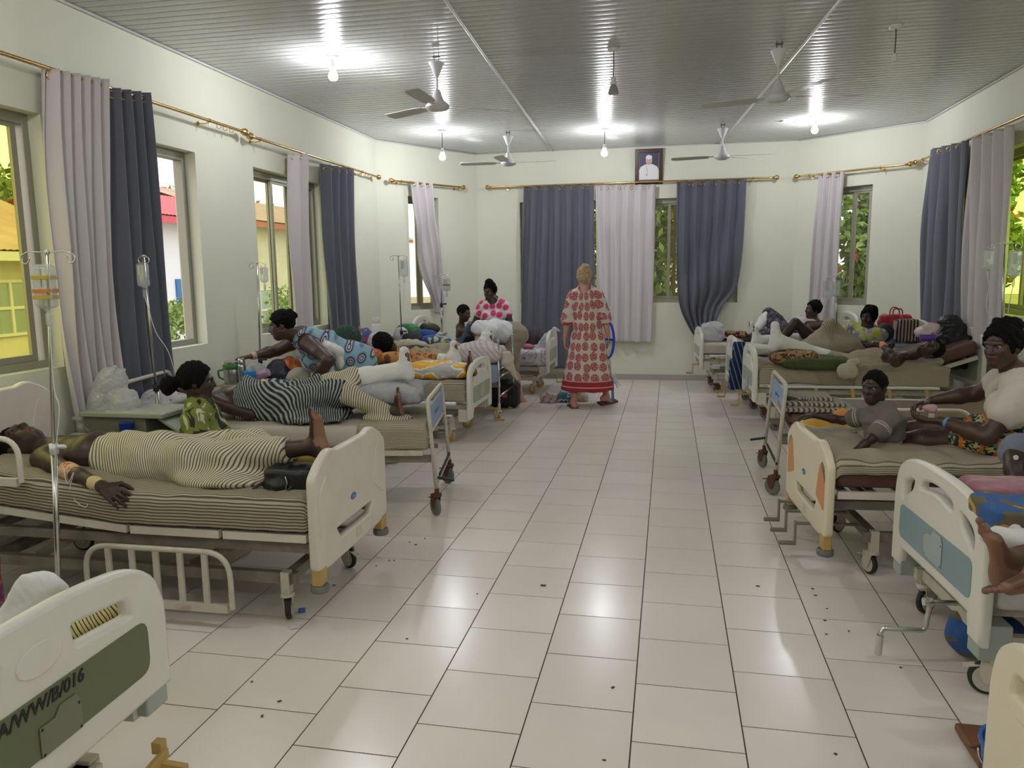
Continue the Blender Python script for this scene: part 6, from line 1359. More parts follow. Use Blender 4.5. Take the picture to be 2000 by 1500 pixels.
soft('bag_body',[rbx(c,(.13,.06,.07),.04),el(c+(-.12,0,.01),(.08,.06,.07)),el(c+(.10,0,0),(.09,.06,.07))],m_redbag,r,noise=dict(amp=.008,freq=7,seed=3))
mb=MB()
for x0,x1,yt in ((1738,1754,600),(1744,1760,603)): mb.tube(crom([J(x0,622,9.86),J(x0+1,606,9.86),J((x0+x1)/2,yt,9.86),J(x1+2,606,9.86),J(x1+2,624,9.86)],6),.007,8)
mb.build('handle',mat('bag_red2',(.30,.03,.04),.4),r,smooth=True)
c=J(1769,645,9.6); tag(soft('tote_bag',[rbx(c,(.10,.06,.11),.02)],stripe('tote_stripe',(.40,.32,.25),(.03,.02,.02),.035,.5),None,st=lambda V:V[:,0],noise=dict(amp=.006,freq=6,seed=3)),'dark tote bag with vertical cream stripes beside the red handbag','bag')
c=J(1728,650,9.45); tag(soft('dark_bag',[el(c,(.10,.08,.11))],mat('dark_bag',(.02,.02,.028),.6),None,noise=dict(amp=.008,freq=8,seed=4)),'small black bag below the red handbag','bag')
r=empty('bedside_table',(J(1760,700,9.75)[0],9.75,0),0,'grey table carrying the red and striped bags','table')
x0=J(1700,690,9.7)[0]; x1=J(1800,690,9.7)[0]; zt_=J(1750,670,9.6)[2]
mb=MB(); mb.box((x0,9.45,zt_-.03),(x1,9.92,zt_)); mb.build('table_top',m_blk,r,bevel=.004)
mb=MB(); mb.box((x0+.03,9.5,.04),(x1-.03,9.9,zt_-.03)); mb.build('cabinet_body',m_abs2,r,bevel=.004)
m_bin=mat('bin_liner',(.012,.013,.016),.35,bump=(30,.5,.01))
c=J(1856,652,8.75); tag(soft('bin_bag',[el(c,(.16,.16,.16)),el(c+(-.02,0,.10),(.12,.12,.10)),el(c+(.12,0,-.1),(.14,.14,.12)),rbx(c+(0,0,-.18),(.12,.12,.12),.06)],m_bin,None,noise=[dict(amp=.015,freq=6,seed=5),dict(amp=.005,freq=18,seed=6)]),'big black plastic sack standing behind the head of the long-cast patient','bag')
tag(soft('plastic_bag',[el(J(1808,650,8.6),(.11,.09,.07)),el(J(1820,640,8.6),(.08,.08,.06))],mat('bag_pinkwhite',(.62,.52,.55),.5,mottle=(14,(.55,.12,.18),.58,.62)),None,noise=dict(amp=.012,freq=8,seed=7)),'white plastic bag with pink print above the patient\'s head','bag')
c=J(1812,660,8.45); mb=MB(); mb.cyl(c-(.07,0,0),c+(.07,0,.0),.035,16); tag(mb.build('tissue_roll',mat('violet_pack',(.10,.04,.35),.5),auto=.6),'violet wrapped roll beside the white plastic bag','roll')
cx_=J(1845,700,8.75)[0]; # towel and white bag, far right beds
c=J(1440,715,9.42); tag(soft('towel',[rbx(J(1443,690,9.36),(.05,.035,.12),.02),rbx(J(1440,730,9.36),(.075,.03,.16),.02),el(J(1432,752,9.36),(.06,.03,.06))],stripe('towel_blue',(.010,.015,.05),(.10,.22,.42),.055,.25),None,st=lambda V:V[:,0]+.3*V[:,2],noise=dict(amp=.012,freq=6,seed=8)),'dark blue towel with light blue bands hanging from the bed foot','towel')
tag(soft('plastic_bag',[rbx(J(1392,648,10.95),(.10,.10,.06),.05),el(J(1394,640,10.95),(.13,.11,.09))],m_bag,None,h=.007,noise=[dict(amp=.010,freq=8,seed=9),dict(amp=.004,freq=22,seed=9)]),'full white plastic bag on the foot of the far right bed','bag')
tag(soft('plastic_bag',[el(J(1440,672,9.8),(.09,.08,.06)),el(J(1432,665,9.8),(.06,.06,.05))],m_bag,None,h=.007,noise=dict(amp=.012,freq=10,seed=10)),'crumpled white plastic bag beside the cast, bed with blue towel','bag')
pillow('pale green-white pillow under the short cast, bed with blue towel',J(1478,683,9.6),(.20,.18,.06),(X_,Y_,Z_),mat('pillow_mint',(.52,.54,.46),.8),seed=106)
tag(soft('folded_cloth',[rbx(J(1432,652,11.0),(.16,.10,.02),.015)],m_kente,None,noise=dict(amp=.005,freq=6,seed=4)),'brown patterned cloth folded on the far right bed','cloth')
# ================================================================ PEOPLE, near right and near left
def boy():
    s=.66; Y=4.80; head=J(1707,757,Y); che=J(1722,806,Y+.0); pel=np.array([che[0]+.02,Y,.725])
    P=human('P15','small boy in grey-brown shirt sitting on the bed, hand on the footboard, looking at camera',pel,che,head,(-.62,-.76,-.04),(-.05,0,1),(-.25,1,0),s,
      arms=((J(1592,812,4.98),J(1640,860,5.2),(-1,.05,.05),(0,0,-1),(0,-1,0),.5),(J(1655,893,4.5),J(1705,900,4.45),(-1,-.05,-.15),(0,0,-1),(0,1,0),.25)),
      legs=((J(1640,868,4.98),np.array([1.35,5.6,.62]),(-.9,-.2,.1),(0,0,-1),{}),(J(1632,880,4.80),np.array([1.0,5.5,.60]),(-.9,-.1,.1),(0,0,-1),{})),skin=sk_d,hair='short',h=.0055,child=True)
    j=P['_j']; m=mat('shirt_greybrown',(.15,.13,.115),.9,bump=(60,.3,.003)); mw=mat('shirt_stripe',(.42,.38,.36),.85)
    sl=[sleeve(P,0,.62,.016),sleeve(P,1,.66,.016)]
    def mi(c,n):
        o=np.zeros(len(c),int)
        for i in (0,1):
            a=j['sh'][i]; b=j['el%d'%i]; d=b-a; L=np.linalg.norm(d); d=d/L; t=(c-a)@d/L; r=np.linalg.norm(c-a-np.outer((c-a)@d,d),axis=1)
            o[(r<.075)&(((t>.46)&(t<.50))|((t>.54)&(t<.58)))]=1
        return o
    garment(P,'shirt',['torso','pelvis'],[m,mw],t=.017,extra=sl+[erc(pel-(0,0,.03),pel+(0,0,.08),j['side'],.125,.10,.12,.095,.04,cap=.03)],subs=[(rc(che+(0,0,.02),che+(0,0,.1),.042,.045),.01)],clips=[((0,0,.655),(0,0,-1))],noise=dict(amp=.006,freq=8,seed=5),mi=mi,hh=.006)
    garment(P,'trousers',['thigh0','thigh1','calf0'],mat('trousers_beige',(.30,.27,.20),.9,bump=(50,.3,.003)),t=.010,noise=dict(amp=.005,freq=9,seed=6),hh=.006)
boy()
c=J(1645,893,4.62); tag(soft('folded_cloth',[el(c+(.06,.1,-.01),(.16,.10,.03)),el(c+(.0,.18,.01),(.08,.06,.04))],m_clothw,None,noise=dict(amp=.007,freq=8,seed=6)),'small white cloth between the boy and the orange-accented footboard','cloth')
def white_woman():
    head=J(1957,676,4.62); che=J(1990,738,4.66); pel=np.array([che[0]+.12,4.68,.765])
    P=human('P16','woman in white T-shirt and bright patterned skirt sitting on the boy\'s bed, hands clasped',pel,che,head,(-.80,-.60,-.04),(-.08,0,1),(.45,1,0),1.0,
      arms=((J(1818,782,5.0),J(1880,800,5.3),(-.92,-.25,-.2),(0,-.3,-1),(-.2,-1,.1),.55),(J(1838,822,4.62),J(1930,850,4.45),(-.95,.2,-.05),(0,.3,1),(-.2,1,.2),.5)),
      legs=((J(1640,842,5.2),J(1780,790,5.15),(-1,0,.3),(-.3,0,-1),{}),(J(1655,862,4.95),J(1790,800,4.8),(-1,0,.3),(-.3,0,-1),{})),skin=sk_m,fem=True,hair='updo',h=.0055,fat=1.22)
    j=P['_j']
    garment(P,'tshirt',['torso','pelvis'],mat('tshirt_white',(.58,.53,.47),.85,bump=(60,.2,.003)),t=.018,extra=[sleeve(P,0,.42,.022),sleeve(P,1,.42,.022)],subs=[(rc(che+j['a']*.02+j['fr']*.0,che+j['a']*.14,.085,.09),.01),(el(che+j['fr']*.12-j['a']*.02,(.05,.06,.09)),.02)],noise=[dict(amp=.006,freq=7,seed=7),dict(amp=.003,freq=16,seed=8)],hh=.007)
    m=mat('wax_skirt',(.5,.3,.1),.8); nt=m.node_tree; b=nt.nodes['Principled BSDF']; tc=nt.nodes.new('ShaderNodeTexCoord')
    v=nt.nodes.new('ShaderNodeTexVoronoi'); v.inputs['Scale'].default_value=74; nt.links.new(tc.outputs['Object'],v.inputs['Vector'])
    r1=nt.nodes.new('ShaderNodeValToRGB'); r1.color_ramp.interpolation='CONSTANT'; e=r1.color_ramp.elements
    for p_,c_ in ((.30,(.10,.20,.18)),(.50,(.55,.42,.06)),(.66,(.012,.03,.03)),(.8,(.50,.50,.42))): q=e.new(p_); q.color=(*c_,1)
    e[0].color=(.01,.02,.02,1); e[-1].color=(.5,.45,.3,1)
    s_=nt.nodes.new('ShaderNodeSeparateColor'); nt.links.new(v.outputs['Color'],s_.inputs[0]); nt.links.new(s_.outputs[0],r1.inputs['Fac'])
    sx=nt.nodes.new('ShaderNodeSeparateXYZ'); nt.links.new(tc.outputs['Object'],sx.inputs[0])
    n=nt.nodes.new('ShaderNodeTexNoise'); n.inputs['Scale'].default_value=14; nt.links.new(tc.outputs['Object'],n.inputs['Vector'])
    ad=nt.nodes.new('ShaderNodeMath'); ad.operation='MULTIPLY_ADD'; ad.inputs[1].default_value=.03; nt.links.new(n.outputs['Fac'],ad.inputs[0]); nt.links.new(sx.outputs[0],ad.inputs[2])
    dv=nt.nodes.new('ShaderNodeMath'); dv.operation='DIVIDE'; dv.inputs[1].default_value=.075; nt.links.new(ad.outputs[0],dv.inputs[0])
    pp=nt.nodes.new('ShaderNodeMath'); pp.operation='PINGPONG'; pp.inputs[1].default_value=.5; nt.links.new(dv.outputs[0],pp.inputs[0])
    lt=nt.nodes.new('ShaderNodeMath'); lt.operation='LESS_THAN'; lt.inputs[1].default_value=.13; nt.links.new(pp.outputs[0],lt.inputs[0])
    mx=nt.nodes.new('ShaderNodeMix'); mx.data_type='RGBA'; nt.links.new(lt.outputs[0],mx.inputs[0]); nt.links.new(r1.outputs['Color'],mx.inputs[6]); mx.inputs[7].default_value=(.62,.17,.015,1); nt.links.new(mx.outputs[2],b.inputs['Base Color'])
    k0,k1=j['kn_0'],j['kn_1']
    garment(P,'patterned_skirt',['pelvis'],m,t=.025,extra=[rc(j['hip0'],j['hip0']*.3+k0*.7,.125,.095,.06),rc(j['hip1'],j['hip1']*.22+k1*.78,.125,.10,.06),el(pel+(-.15,-.05,-.04),(.30,.20,.10),k=.06)],noise=[dict(amp=.006,freq=6,seed=9)],clips=[((0,0,.655),(0,0,-1))],hh=.008)
    w=j['wr1'];e=j['el1']; garment(P,'wristband',[],mat('band_blue',(.08,.35,.65),.4),extra=[erc(w+(e-w)*.10,w+(e-w)*.16,Y_,.034,.030,.036,.032,.005,cap=.004)],noise=None,hh=.005)
    for g in (-1,1): garment(P,'earring',[],m_chrome,extra=[el(head+j['hr']*g*.086-j['hu']*.045-j['hf']*.012,(.006,.006,.008))],noise=None,hh=.004)
    mb=MB(); pts=[che+j['side']*.075+j['a']*.02,che+j['side']*.05+j['fr']*.10-j['a']*.06,che+j['fr']*.135-j['a']*.14,che-j['side']*.05+j['fr']*.10-j['a']*.06,che-j['side']*.075+j['a']*.02]; mb.tube(crom(pts,6),.0035,6); mb.build('necklace',mat('beads_dark',(.16,.10,.07),.4),P['_o'],smooth=True)
    tag(soft('tissue',[el(J(1814,796,4.72),(.035,.02,.018)),el(J(1820,800,4.72),(.025,.02,.02))],mat('tissue_pink',(.55,.34,.36),.8),None,h=.006,noise=dict(amp=.007,freq=16,seed=6)),'crumpled pinkish tissue in the hands of the woman in white','tissue')
white_woman()
def denim_person():
    pel=np.array([1.98,3.72,.73]); che=pel+(.03,0,.50); head=che+(-.02,-.02,.20)
    P=human('P17','person in blue-grey denim shorts sitting at the right frame edge, only a leg in view',pel,che,head,(-1,0,0),(0,0,1),(0,1,0),1.0,
      arms=((pel+(-.2,.3,.1),pel+(.1,.4,.2),-X_,-Z_,-Y_,.4),(pel+(-.2,-.3,.1),pel+(.1,-.4,.2),-X_,-Z_,Y_,.4)),
      legs=((J(2010,1010,3.5),J(1935,880,3.8),(-.3,-.9,0),(0,0,-1),{}),(J(2035,990,3.3),J(1965,870,3.35),(-.3,-.9,0),(0,0,-1),{})),skin=sk_d,hair='short',h=.008)
    j=P['_j']; m=mat('denim',(.17,.19,.25),.85,bump=(120,.4,.002))
    garment(P,'denim_shorts',['pelvis'],m,t=.022,extra=[rc(j['hip%d'%i],j['kn_%d'%i]+(j['hip%d'%i]-j['kn_%d'%i])*f_,.11,.090,.04) for i,f_ in ((0,.06),(1,-.06))],noise=dict(amp=.004,freq=8,seed=6))
    garment(P,'shirt',['torso'],mat('shirt_plain',(.25,.25,.27),.85),t=.02,extra=[sleeve(P,0,.5,.02),sleeve(P,1,.5,.02)])
    c=J(1984,893,3.22); mb=MB(); mb.cyl(c,c+(-.003,-.008,0),.009,12); mb.build('button',m_rail,P['_o'],auto=.6)
denim_person()
def foot_person():
    pel=np.array([1.98,3.05,.73]); che=pel+(.5,.10,.08); head=che+(.22,0,.06)
    a0=J(1972,1098,2.80); a1=J(2035,1112,2.66)
    P=human('P18','patient at the right frame edge whose bare feet stick out beside the blue panel',pel,che,head,(-.2,0,1),(1,0,.1),(0,1,0),1.0,
      arms=((pel+(-.0,.35,.0),pel+(.2,.5,.0),-X_,-Z_,Y_,.3),(pel+(.0,-.35,.05),pel+(.2,-.5,.0),-X_,-Z_,Y_,.3)),
      legs=((a0,pel+(-.4,.2,.5),(-.28,-.12,.9),(-.85,-.35,-.25),dict(big=-1)),(a1,pel+(-.4,-.3,.4),(-.8,-.05,-.12),(-.2,-.35,-.85),dict(big=-1))),skin=mat('skin_warm',(.13,.062,.036),.42,mottle=(7,(.10,.046,.028),.4,.7)),hair='short',h=.005,eyes=False)
    garment(P,'shorts',['pelvis','thigh0','thigh1'],mat('shorts_grey',(.2,.2,.22),.8),t=.02)
foot_person()
soft_mattress(R0,'bed_sheet',mat('sheet_white',(.55,.53,.53),.85,bump=(20,.3,.01)),None,.012,.13,x0=.03,x1=1.9,wr=.004,seed=31,open_bottom=True,drop=.10,label='white sheet on the bed with the steel-blue panel',cat='sheet')
m_bprint=blend('blue_print',(.03,.10,.30),(.13,.11,.065),6,.46,.58,c3=(.45,.30,.08))
tag(soft('folded_cloth',[rbx(J(2012,1002,3.10),(.15,.10,.018),.02),rbx(J(2015,990,3.18),(.15,.10,.015),.015)],m_bprint,None,h=.007,noise=dict(amp=.006,freq=6,seed=7)),'folded blue and olive printed cloth on the bed with steel-blue panel','cloth')
tag(soft('white_cloth',[el(J(1990,1052,2.90),(.13,.05,.035)),rc(J(1945,1035,2.90),J(1990,1060,2.86),.012,.035,.03),el(J(1935,978,3.2),(.06,.05,.02)),rc(J(1935,978,3.2),J(1990,1045,2.95),.02,.02,.04)],m_clothw,None,h=.006,noise=dict(amp=.006,freq=9,seed=7)),'white cloth lying over the bare feet at the right frame edge','cloth')
pillow('dusty pink velvet cushion at the right frame edge',J(2010,966,3.38),(.24,.14,.050),(X_,Y_,Z_),mat('pink_velvet',(.30,.085,.12),.9,mottle=(18,(.22,.06,.085),.4,.6),sheen=.4),seed=120,h=.007,amp=.004)
c=J(1988,1290,2.42); c[2]=0
r=empty('bucket',(c[0]+.05,c[1],0),0,'blue plastic bucket on the floor behind the bottom right footboard','bucket'); mb=MB(); mb.lathe([(.09,.0),(.10,.003),(.125,.22),(.132,.225),(.132,.235),(.122,.235),(.097,.01)],(c[0]+.05,c[1],0),n=26); mb.build('bucket_body',mat('bucket_blue',(.02,.12,.42),.35),r,auto=.8)
mb=MB(); mb.tube([(c[0]+.05+.13*math.cos(a),c[1]+.02,.2-.10*math.sin(a)) for a in np.linspace(0,PI,13)],.004,6); mb.build('handle',m_chrome,r,smooth=True)
c=J(1928,1250,2.75); c[2]=0; r=empty('sandals',(c[0],c[1],0),0,'brown leather sandal on the floor behind the front wheel','sandal')
soft('sole',[rbx(c+(0.02,0,.018),(.05,.11,.006),.01)],mat('sandal_leather',(.18,.07,.03),.5),r,h=.006); soft('strap',[rc(c+(-.03,-.03,.03),c+(.02,-.04,.065),.012),rc(c+(.02,-.04,.065),c+(.07,-.03,.03),.012)],mat('sandal_leather2',(.12,.045,.02),.5),r,h=.006)
c=J(1835,1190,3.3); tag(soft('bundle',[el((c[0]+.2,3.45,.12),(.12,.10,.11)),el((c[0]+.3,3.5,.1),(.12,.1,.09))],m_bprint,None,clips=[((0,0,.003),(0,0,-1))],noise=dict(amp=.01,freq=7,seed=3)),'blue patterned bundle on the floor under the steel-blue bed','bundle')
# folded sheets, tray and pouch on the right beds
st_bw=stripe('stripe_brownwhite',(.42,.38,.33),(.09,.07,.055),.013,.45)
for i,(dx,dz,hw) in enumerate(((0,.015,.24),(-.02,.05,.20),(-.05,.085,.15))):
    c=J(1592,796,6.05); c[2]=.635+dz; tag(soft('folded_sheet',[rbx(c+(dx,.02*i,0),(hw,.16-.02*i,.008),.012),el(c+(dx-.08,0,.008),(.12,.12,.018),k=.03)],st_bw,None,h=.008,st=lambda V:V[:,0]*.35+V[:,1],noise=dict(amp=.006,freq=6,seed=i)),('folded brown-striped sheet at the bottom of the stack, right row','folded brown-striped sheet in the middle of the stack, right row','crumpled brown-striped sheet on top of the stack, right row')[i],'sheet')
c=J(1618,838,5.35); r=empty('basin',c,0,'yellow plastic basin beyond the small boy\'s arm','basin'); mb=MB(); mb.lathe([(.12,-.03),(.13,-.028),(.17,.03),(.18,.032),(.18,.038),(.165,.038),(.125,-.02)],c,n=26); mb.build('basin_body',mat('basin_yellow',(.55,.33,.03),.4),r,auto=.8)
tag(soft('pouch',[el(J(1653,815,5.45),(.09,.05,.045)),el(J(1645,808,5.45),(.05,.04,.035))],blend('pouch_print',(.60,.25,.05),(.45,.05,.03),12,.5,.62),None,h=.007,noise=dict(amp=.006,freq=9,seed=7)),'orange and red flowered pouch beyond the small boy','pouch')
# -- patient on the nearest left bed, only the plaster foot in view
def cast_near():
    pel=np.array([-2.62,1.50,.80]); che=pel+(-.5,-.05,.10); head=che+(-.2,0,.06); an=at(12,1262,X=-1.74)
    P=human('P19','patient on the nearest left bed, only a foot in thick white plaster in view',pel,che,head,(.2,0,1),(-1,0,.1),(0,-1,0),1.0,
      arms=((pel+(.0,-.3,.0),pel+(-.2,-.5,.0),X_,-Z_,-Y_,.3),(pel+(.0,.28,.0),pel+(-.2,.5,.0),X_,-Z_,Y_,.3)),
      legs=((pel+(.80,-.2,-.03),pel+(.4,-.3,.3),(-.2,0,1),(1,0,0),{}),(an,pel+(.4,.1,.4),at(88,1105,X=-1.70)-at(12,1262,X=-1.74),(1,-.35,-.1),dict(big=-1,toes=False))),skin=sk_d,hair='short',h=.007,eyes=False)
    leg_cast(P,1,-.2,t=.034,h=.006,fs=1.2)
    j=P['_j']; m=mat('navy_cloth',(.02,.025,.10),.8)
    garment(P,'striped_wrap',['pelvis','thigh0','thigh1'],st_yel,t=.02,st=lambda V:V[:,0],k=.06,noise=dict(amp=.008,freq=5,seed=5))
cast_near()
soft_mattress(L0,'bed_sheet',st_yel,None,.012,.13,x0=.03,x1=1.9,wr=.006,seed=32,open_bottom=True,drop=.03,label='yellow and dark striped sheet on the nearest left bed',cat='sheet')
pillow('yellow cushion with dark curving stripes behind the olive-panelled footboard',(-1.71,1.72,.69),(.13,.22,.055),(X_,Y_,Z_),st_yel,seed=130,h=.006,st=lambda V:V[:,1]*.8+.10*np.sin(V[:,0]*14+V[:,1]*9)+V[:,2]*.8)
pillow('small yellow-striped cushion beside the plaster foot',(-1.68,1.24,.69),(.11,.16,.045),(X_,Y_,Z_),st_yel,seed=131,h=.006,st=lambda V:V[:,1]+.08*np.sin(V[:,0]*14))
c=J(150,1185,1.95); tag(soft('folded_cloth',[el((-1.80,1.80,.70),(.14,.12,.05))],mat('navy_cloth',(.02,.025,.10),.8),None,h=.007,noise=dict(amp=.006,freq=9,seed=6)),'navy cloth beside the plaster foot on the nearest left bed','cloth')
tag(soft('draped_cloth',[rbx((-2.93,2.45,.36),(.20,.10,.32),.03),el((-3.0,2.45,.70),(.22,.14,.06))],prnt('red_purple_floral',16,[(0,(.30,.02,.04)),(.25,(.06,.03,.14)),(.38,(.24,.02,.035)),(.60,(.22,.12,.15))],warp=.05),None,clips=[((0,0,.004),(0,0,-1))],noise=dict(amp=.012,freq=5,seed=5)),'red and purple floral cloth hanging to the floor at the left frame edge','cloth')
# handbag at the foot of the lying man's bed
c=J(572,935,3.42); r=empty('handbag',(c[0],c[1],.64),0,'black leather handbag tucked beside the beige footboard','handbag')
soft('bag_body',[rbx(c+(0,.02,.0),(.10,.06,.035),.03),el(c+(-.05,-.02,-.02),(.09,.07,.04))],mat('leather_black',(.008,.009,.012),.4,bump=(40,.4,.004)),r,h=.007,clips=[((0,0,.636),(0,0,-1))],noise=dict(amp=.006,freq=8,seed=3))
mb=MB(); mb.tube(crom([c+(-.12,-.06,.0),c+(-.17,-.10,-.045),c+(-.08,-.13,-.055),c+(.0,-.11,-.05),c+(.03,-.07,-.02)],6),.007,7); mb.build('handle',m_black,r,smooth=True); mb=MB(); mb.tube(crom([c+(0,-.075,.03),c+(.01,-.08,.0),c+(0,-.078,-.03)],5),.004,6); mb.build('zip_pull',m_chrome,r,smooth=True)
tag(soft('folded_cloth',[el(J(596,893,3.75),(.08,.08,.05))],mat('mustard_cloth',(.42,.28,.05),.8),None,h=.007,noise=dict(amp=.005,freq=9,seed=6)),'mustard cloth behind the propped foot of the lying man','cloth')
# ================================================================ BEDSIDE THINGS, left
def bx_(name,lo,hi,m,r,bev=.005): mb=MB(); mb.box(lo,hi); return mb.build(name,m,r,bevel=bev)
m_lock=mat('locker_greygreen',(.34,.37,.29),.45); m_lockd=mat('locker_dark',(.17,.17,.12),.5)
a=J(232,830,4.42); b=J(332,830,4.42); top=.80
r=empty('bedside_locker',((a[0]+b[0])/2,4.5,0),0,'grey-green bedside locker with open tray beside the woman in green print','locker')
bx_('locker_body',(a[0]-.20,4.34,.06),(b[0]-.12,4.70,top-.03),m_lockd,r); bx_('locker_top',(a[0]-.22,4.32,top-.03),(b[0]+.02,4.72,top),m_lock,r); 
mb=MB(); mb.cbox((b[0]+.06,4.52,top-.09),(.22,.34,.02),ry=.55); mb.build('side_flap',m_lock,r,bevel=.004)
bx_('drawer',(b[0]-.12,4.38,.50),(b[0]+.0,4.66,.64),m_lock,r)
for sx in (-.18,-.14+b[0]-a[0]):
    for yy in (4.38,4.66): mb=MB(); mb.sph((a[0]+sx,yy,.03),.03,10); mb.build('foot_wheel',m_black,r,smooth=True)
c=J(248,842,4.30); mb=MB(); mb.lathe([(.0,0),(.038,.0),(.040,.01),(.044,.13),(.046,.135),(.04,.135)],(c[0],c[1],c[2]-.08),n=20); tag(mb.build('blue_tumbler',mat('tumbler_blue',(.01,.04,.30),.35),auto=.7),'royal blue plastic tumbler in front of the grey-green locker','tumbler')
tag(soft('plastic_bag',[rc(J(212,790,4.55),J(218,745,4.55),.13,.10,.05),rc(J(222,745,4.55),J(225,716,4.5),.08,.015,.03),rc(J(236,745,4.55),J(243,722,4.5),.05,.012,.03),el(J(245,785,4.5),(.10,.10,.09)),el(J(190,800,4.55),(.16,.12,.05))],m_bag,None,h=.007,noise=[dict(amp=.014,freq=7,seed=8),dict(amp=.005,freq=22,seed=9)]),'big white plastic bag with raised handles on the grey-green locker','bag')
tag(soft('plastic_sheet',[rbx(J(290,800,4.5),(.22,.14,.004),.008),el(J(200,815,4.48),(.22,.12,.03)),el(J(180,835,4.42),(.10,.08,.05))],m_bag,None,h=.007,noise=[dict(amp=.008,freq=9,seed=10),dict(amp=.004,freq=24,seed=9)]),'crumpled clear plastic sheet spread over the grey-green locker','plastic sheet')
tag(soft('linen',[el(J(325,778,4.95),(.20,.12,.07)),el(J(310,790,4.9),(.16,.12,.06))],blend('linen_print',(.60,.58,.60),(.60,.58,.60),20,.56,.62,c3=(.18,.16,.22)),None,noise=dict(amp=.012,freq=7,seed=4)),'white linen with thin dark lines at the head of the second bed','linen')
# table between second and third bed
t=.745; tc_=J(480,758,6.05); r=empty('bedside_cabinet',(tc_[0],6.12,0),0,'wooden bedside cabinet under the flasks','cabinet')
a=J(432,756,6.0)[0]; b=J(600,756,6.0)[0]; zt_=J(470,752,5.95)[2]
bx_('cabinet_top',(a,5.93,zt_-.03),(b,6.34,zt_),mat('table_wood',(.36,.27,.12),.5),r); bx_('cabinet_body',(a+.03,5.96,.03),(b-.03,6.31,zt_-.03),m_lockd,r); bx_('cabinet_door',(a+.05,5.945,.08),((a+b)/2,5.962,zt_-.06),m_lock,r)
def flask(x,y0,y1,Yv,rad,mb_,mc,label,handle=None):
    c=J(x,y0,Yv); c[2]=zt_; H=J(x,y1,Yv)[2]-zt_; r=empty('flask',c,0,label,'flask')
    mb=MB(); mb.lathe([(rad*.96,0),(rad,.006),(rad,H*.68),(rad*.92,H*.76),(rad*.8,H*.78)],c,n=24); mb.build('flask_body',mb_,r,auto=.7)
    mb=MB(); mb.lathe([(rad*.86,H*.77),(rad*.9,H*.80),(rad*.86,H*.96),(rad*.7,H),(.001,H)],c,n=24); mb.build('cap',mc,r,auto=.7)
    if handle: mb=MB(); mb.tube(fillet([c+(-rad,0,H*.6),c+(-rad*1.9,0,H*.55),c+(-rad*1.8,0,H*.25),c+(-rad,0,H*.15)],.02),.009,8); mb.build('handle',handle,r,smooth=True)
m_steel=mat('steel',(.45,.45,.46),.25,metal=.9); m_fgreen=mat('flask_green',(.04,.16,.03),.4)
flask(456,750,704,6.02,.075,m_steel,m_steel,'wide steel food flask with green collar and handle',m_fgreen)
c=J(456,750,6.02); c[2]=zt_; mb=MB(); mb.lathe([(.078,.13),(.08,.135),(.08,.165),(.078,.17)],c,n=24); tag(mb.build('flask_collar',m_fgreen,auto=.7),'green collar band around the wide steel flask','band')
flask(474,750,700,5.99,.035,m_steel,m_steel,'tall slim steel flask next to the blue cup')
c=J(489,750,5.97); c[2]=zt_; mb=MB(); mb.lathe([(.001,.0),(.036,0),(.038,.005),(.052,.115),(.055,.117),(.052,.12),(.048,.11)],c,n=24); tag(mb.build('cup',mat('cup_blue',(.03,.28,.65),.35),auto=.7),'bright blue plastic cup on the bedside cabinet','cup')
c=J(512,733,6.05); mb=MB(); mb.cyl(c-(.05,0,.02),c+(.06,0,.03),.035,14); tag(mb.build('packet',mat('packet_pink',(.45,.30,.42),.5),auto=.7),'pinkish grey packet lying beside the blue cup','packet')
tag(soft('plastic_bag',[el(J(500,722,6.2),(.09,.07,.06)),el(J(515,730,6.2),(.08,.07,.06))],m_bag,None,h=.007,noise=dict(amp=.010,freq=12,seed=8)),'clear plastic bag behind the blue cup','bag')
c=J(543,728,6.22); tag(soft('black_bag',[el(c,(.11,.09,.12)),rbx(c-(0,0,.06),(.09,.06,.05),.04)],mat('bag_darkprint',(.015,.016,.03),.6,mottle=(20,(.15,.12,.14),.62,.66)),None,noise=dict(amp=.008,freq=8,seed=8)),'black bag with small pale print on the bedside cabinet','bag')
tag(soft('orange_cloth',[el(J(566,712,6.3),(.09,.08,.07)),el(J(575,724,6.3),(.08,.08,.06))],m_or,None,noise=dict(amp=.012,freq=9,seed=9)),'crumpled orange cloth under the arm of the woman in blue','cloth')
tag(soft('canvas_bag',[el(J(585,733,6.2),(.10,.08,.07)),el(J(568,738,6.2),(.08,.07,.05))],mat('canvas_cream',(.45,.42,.34),.8),None,noise=dict(amp=.008,freq=8,seed=9)),'cream canvas bag under the arm of the woman in blue','bag')
c=J(545,748,5.78); r=empty('basin',c,0,'teal plastic basin behind the black striped cloth','basin'); mb=MB(); mb.lathe([(.12,-.06),(.13,-.058),(.17,.0),(.185,.0),(.185,.008),(.165,.008),(.12,-.05)],c,n=28); mb.build('basin_body',mat('basin_teal',(.01,.20,.17),.35),r,auto=.8)
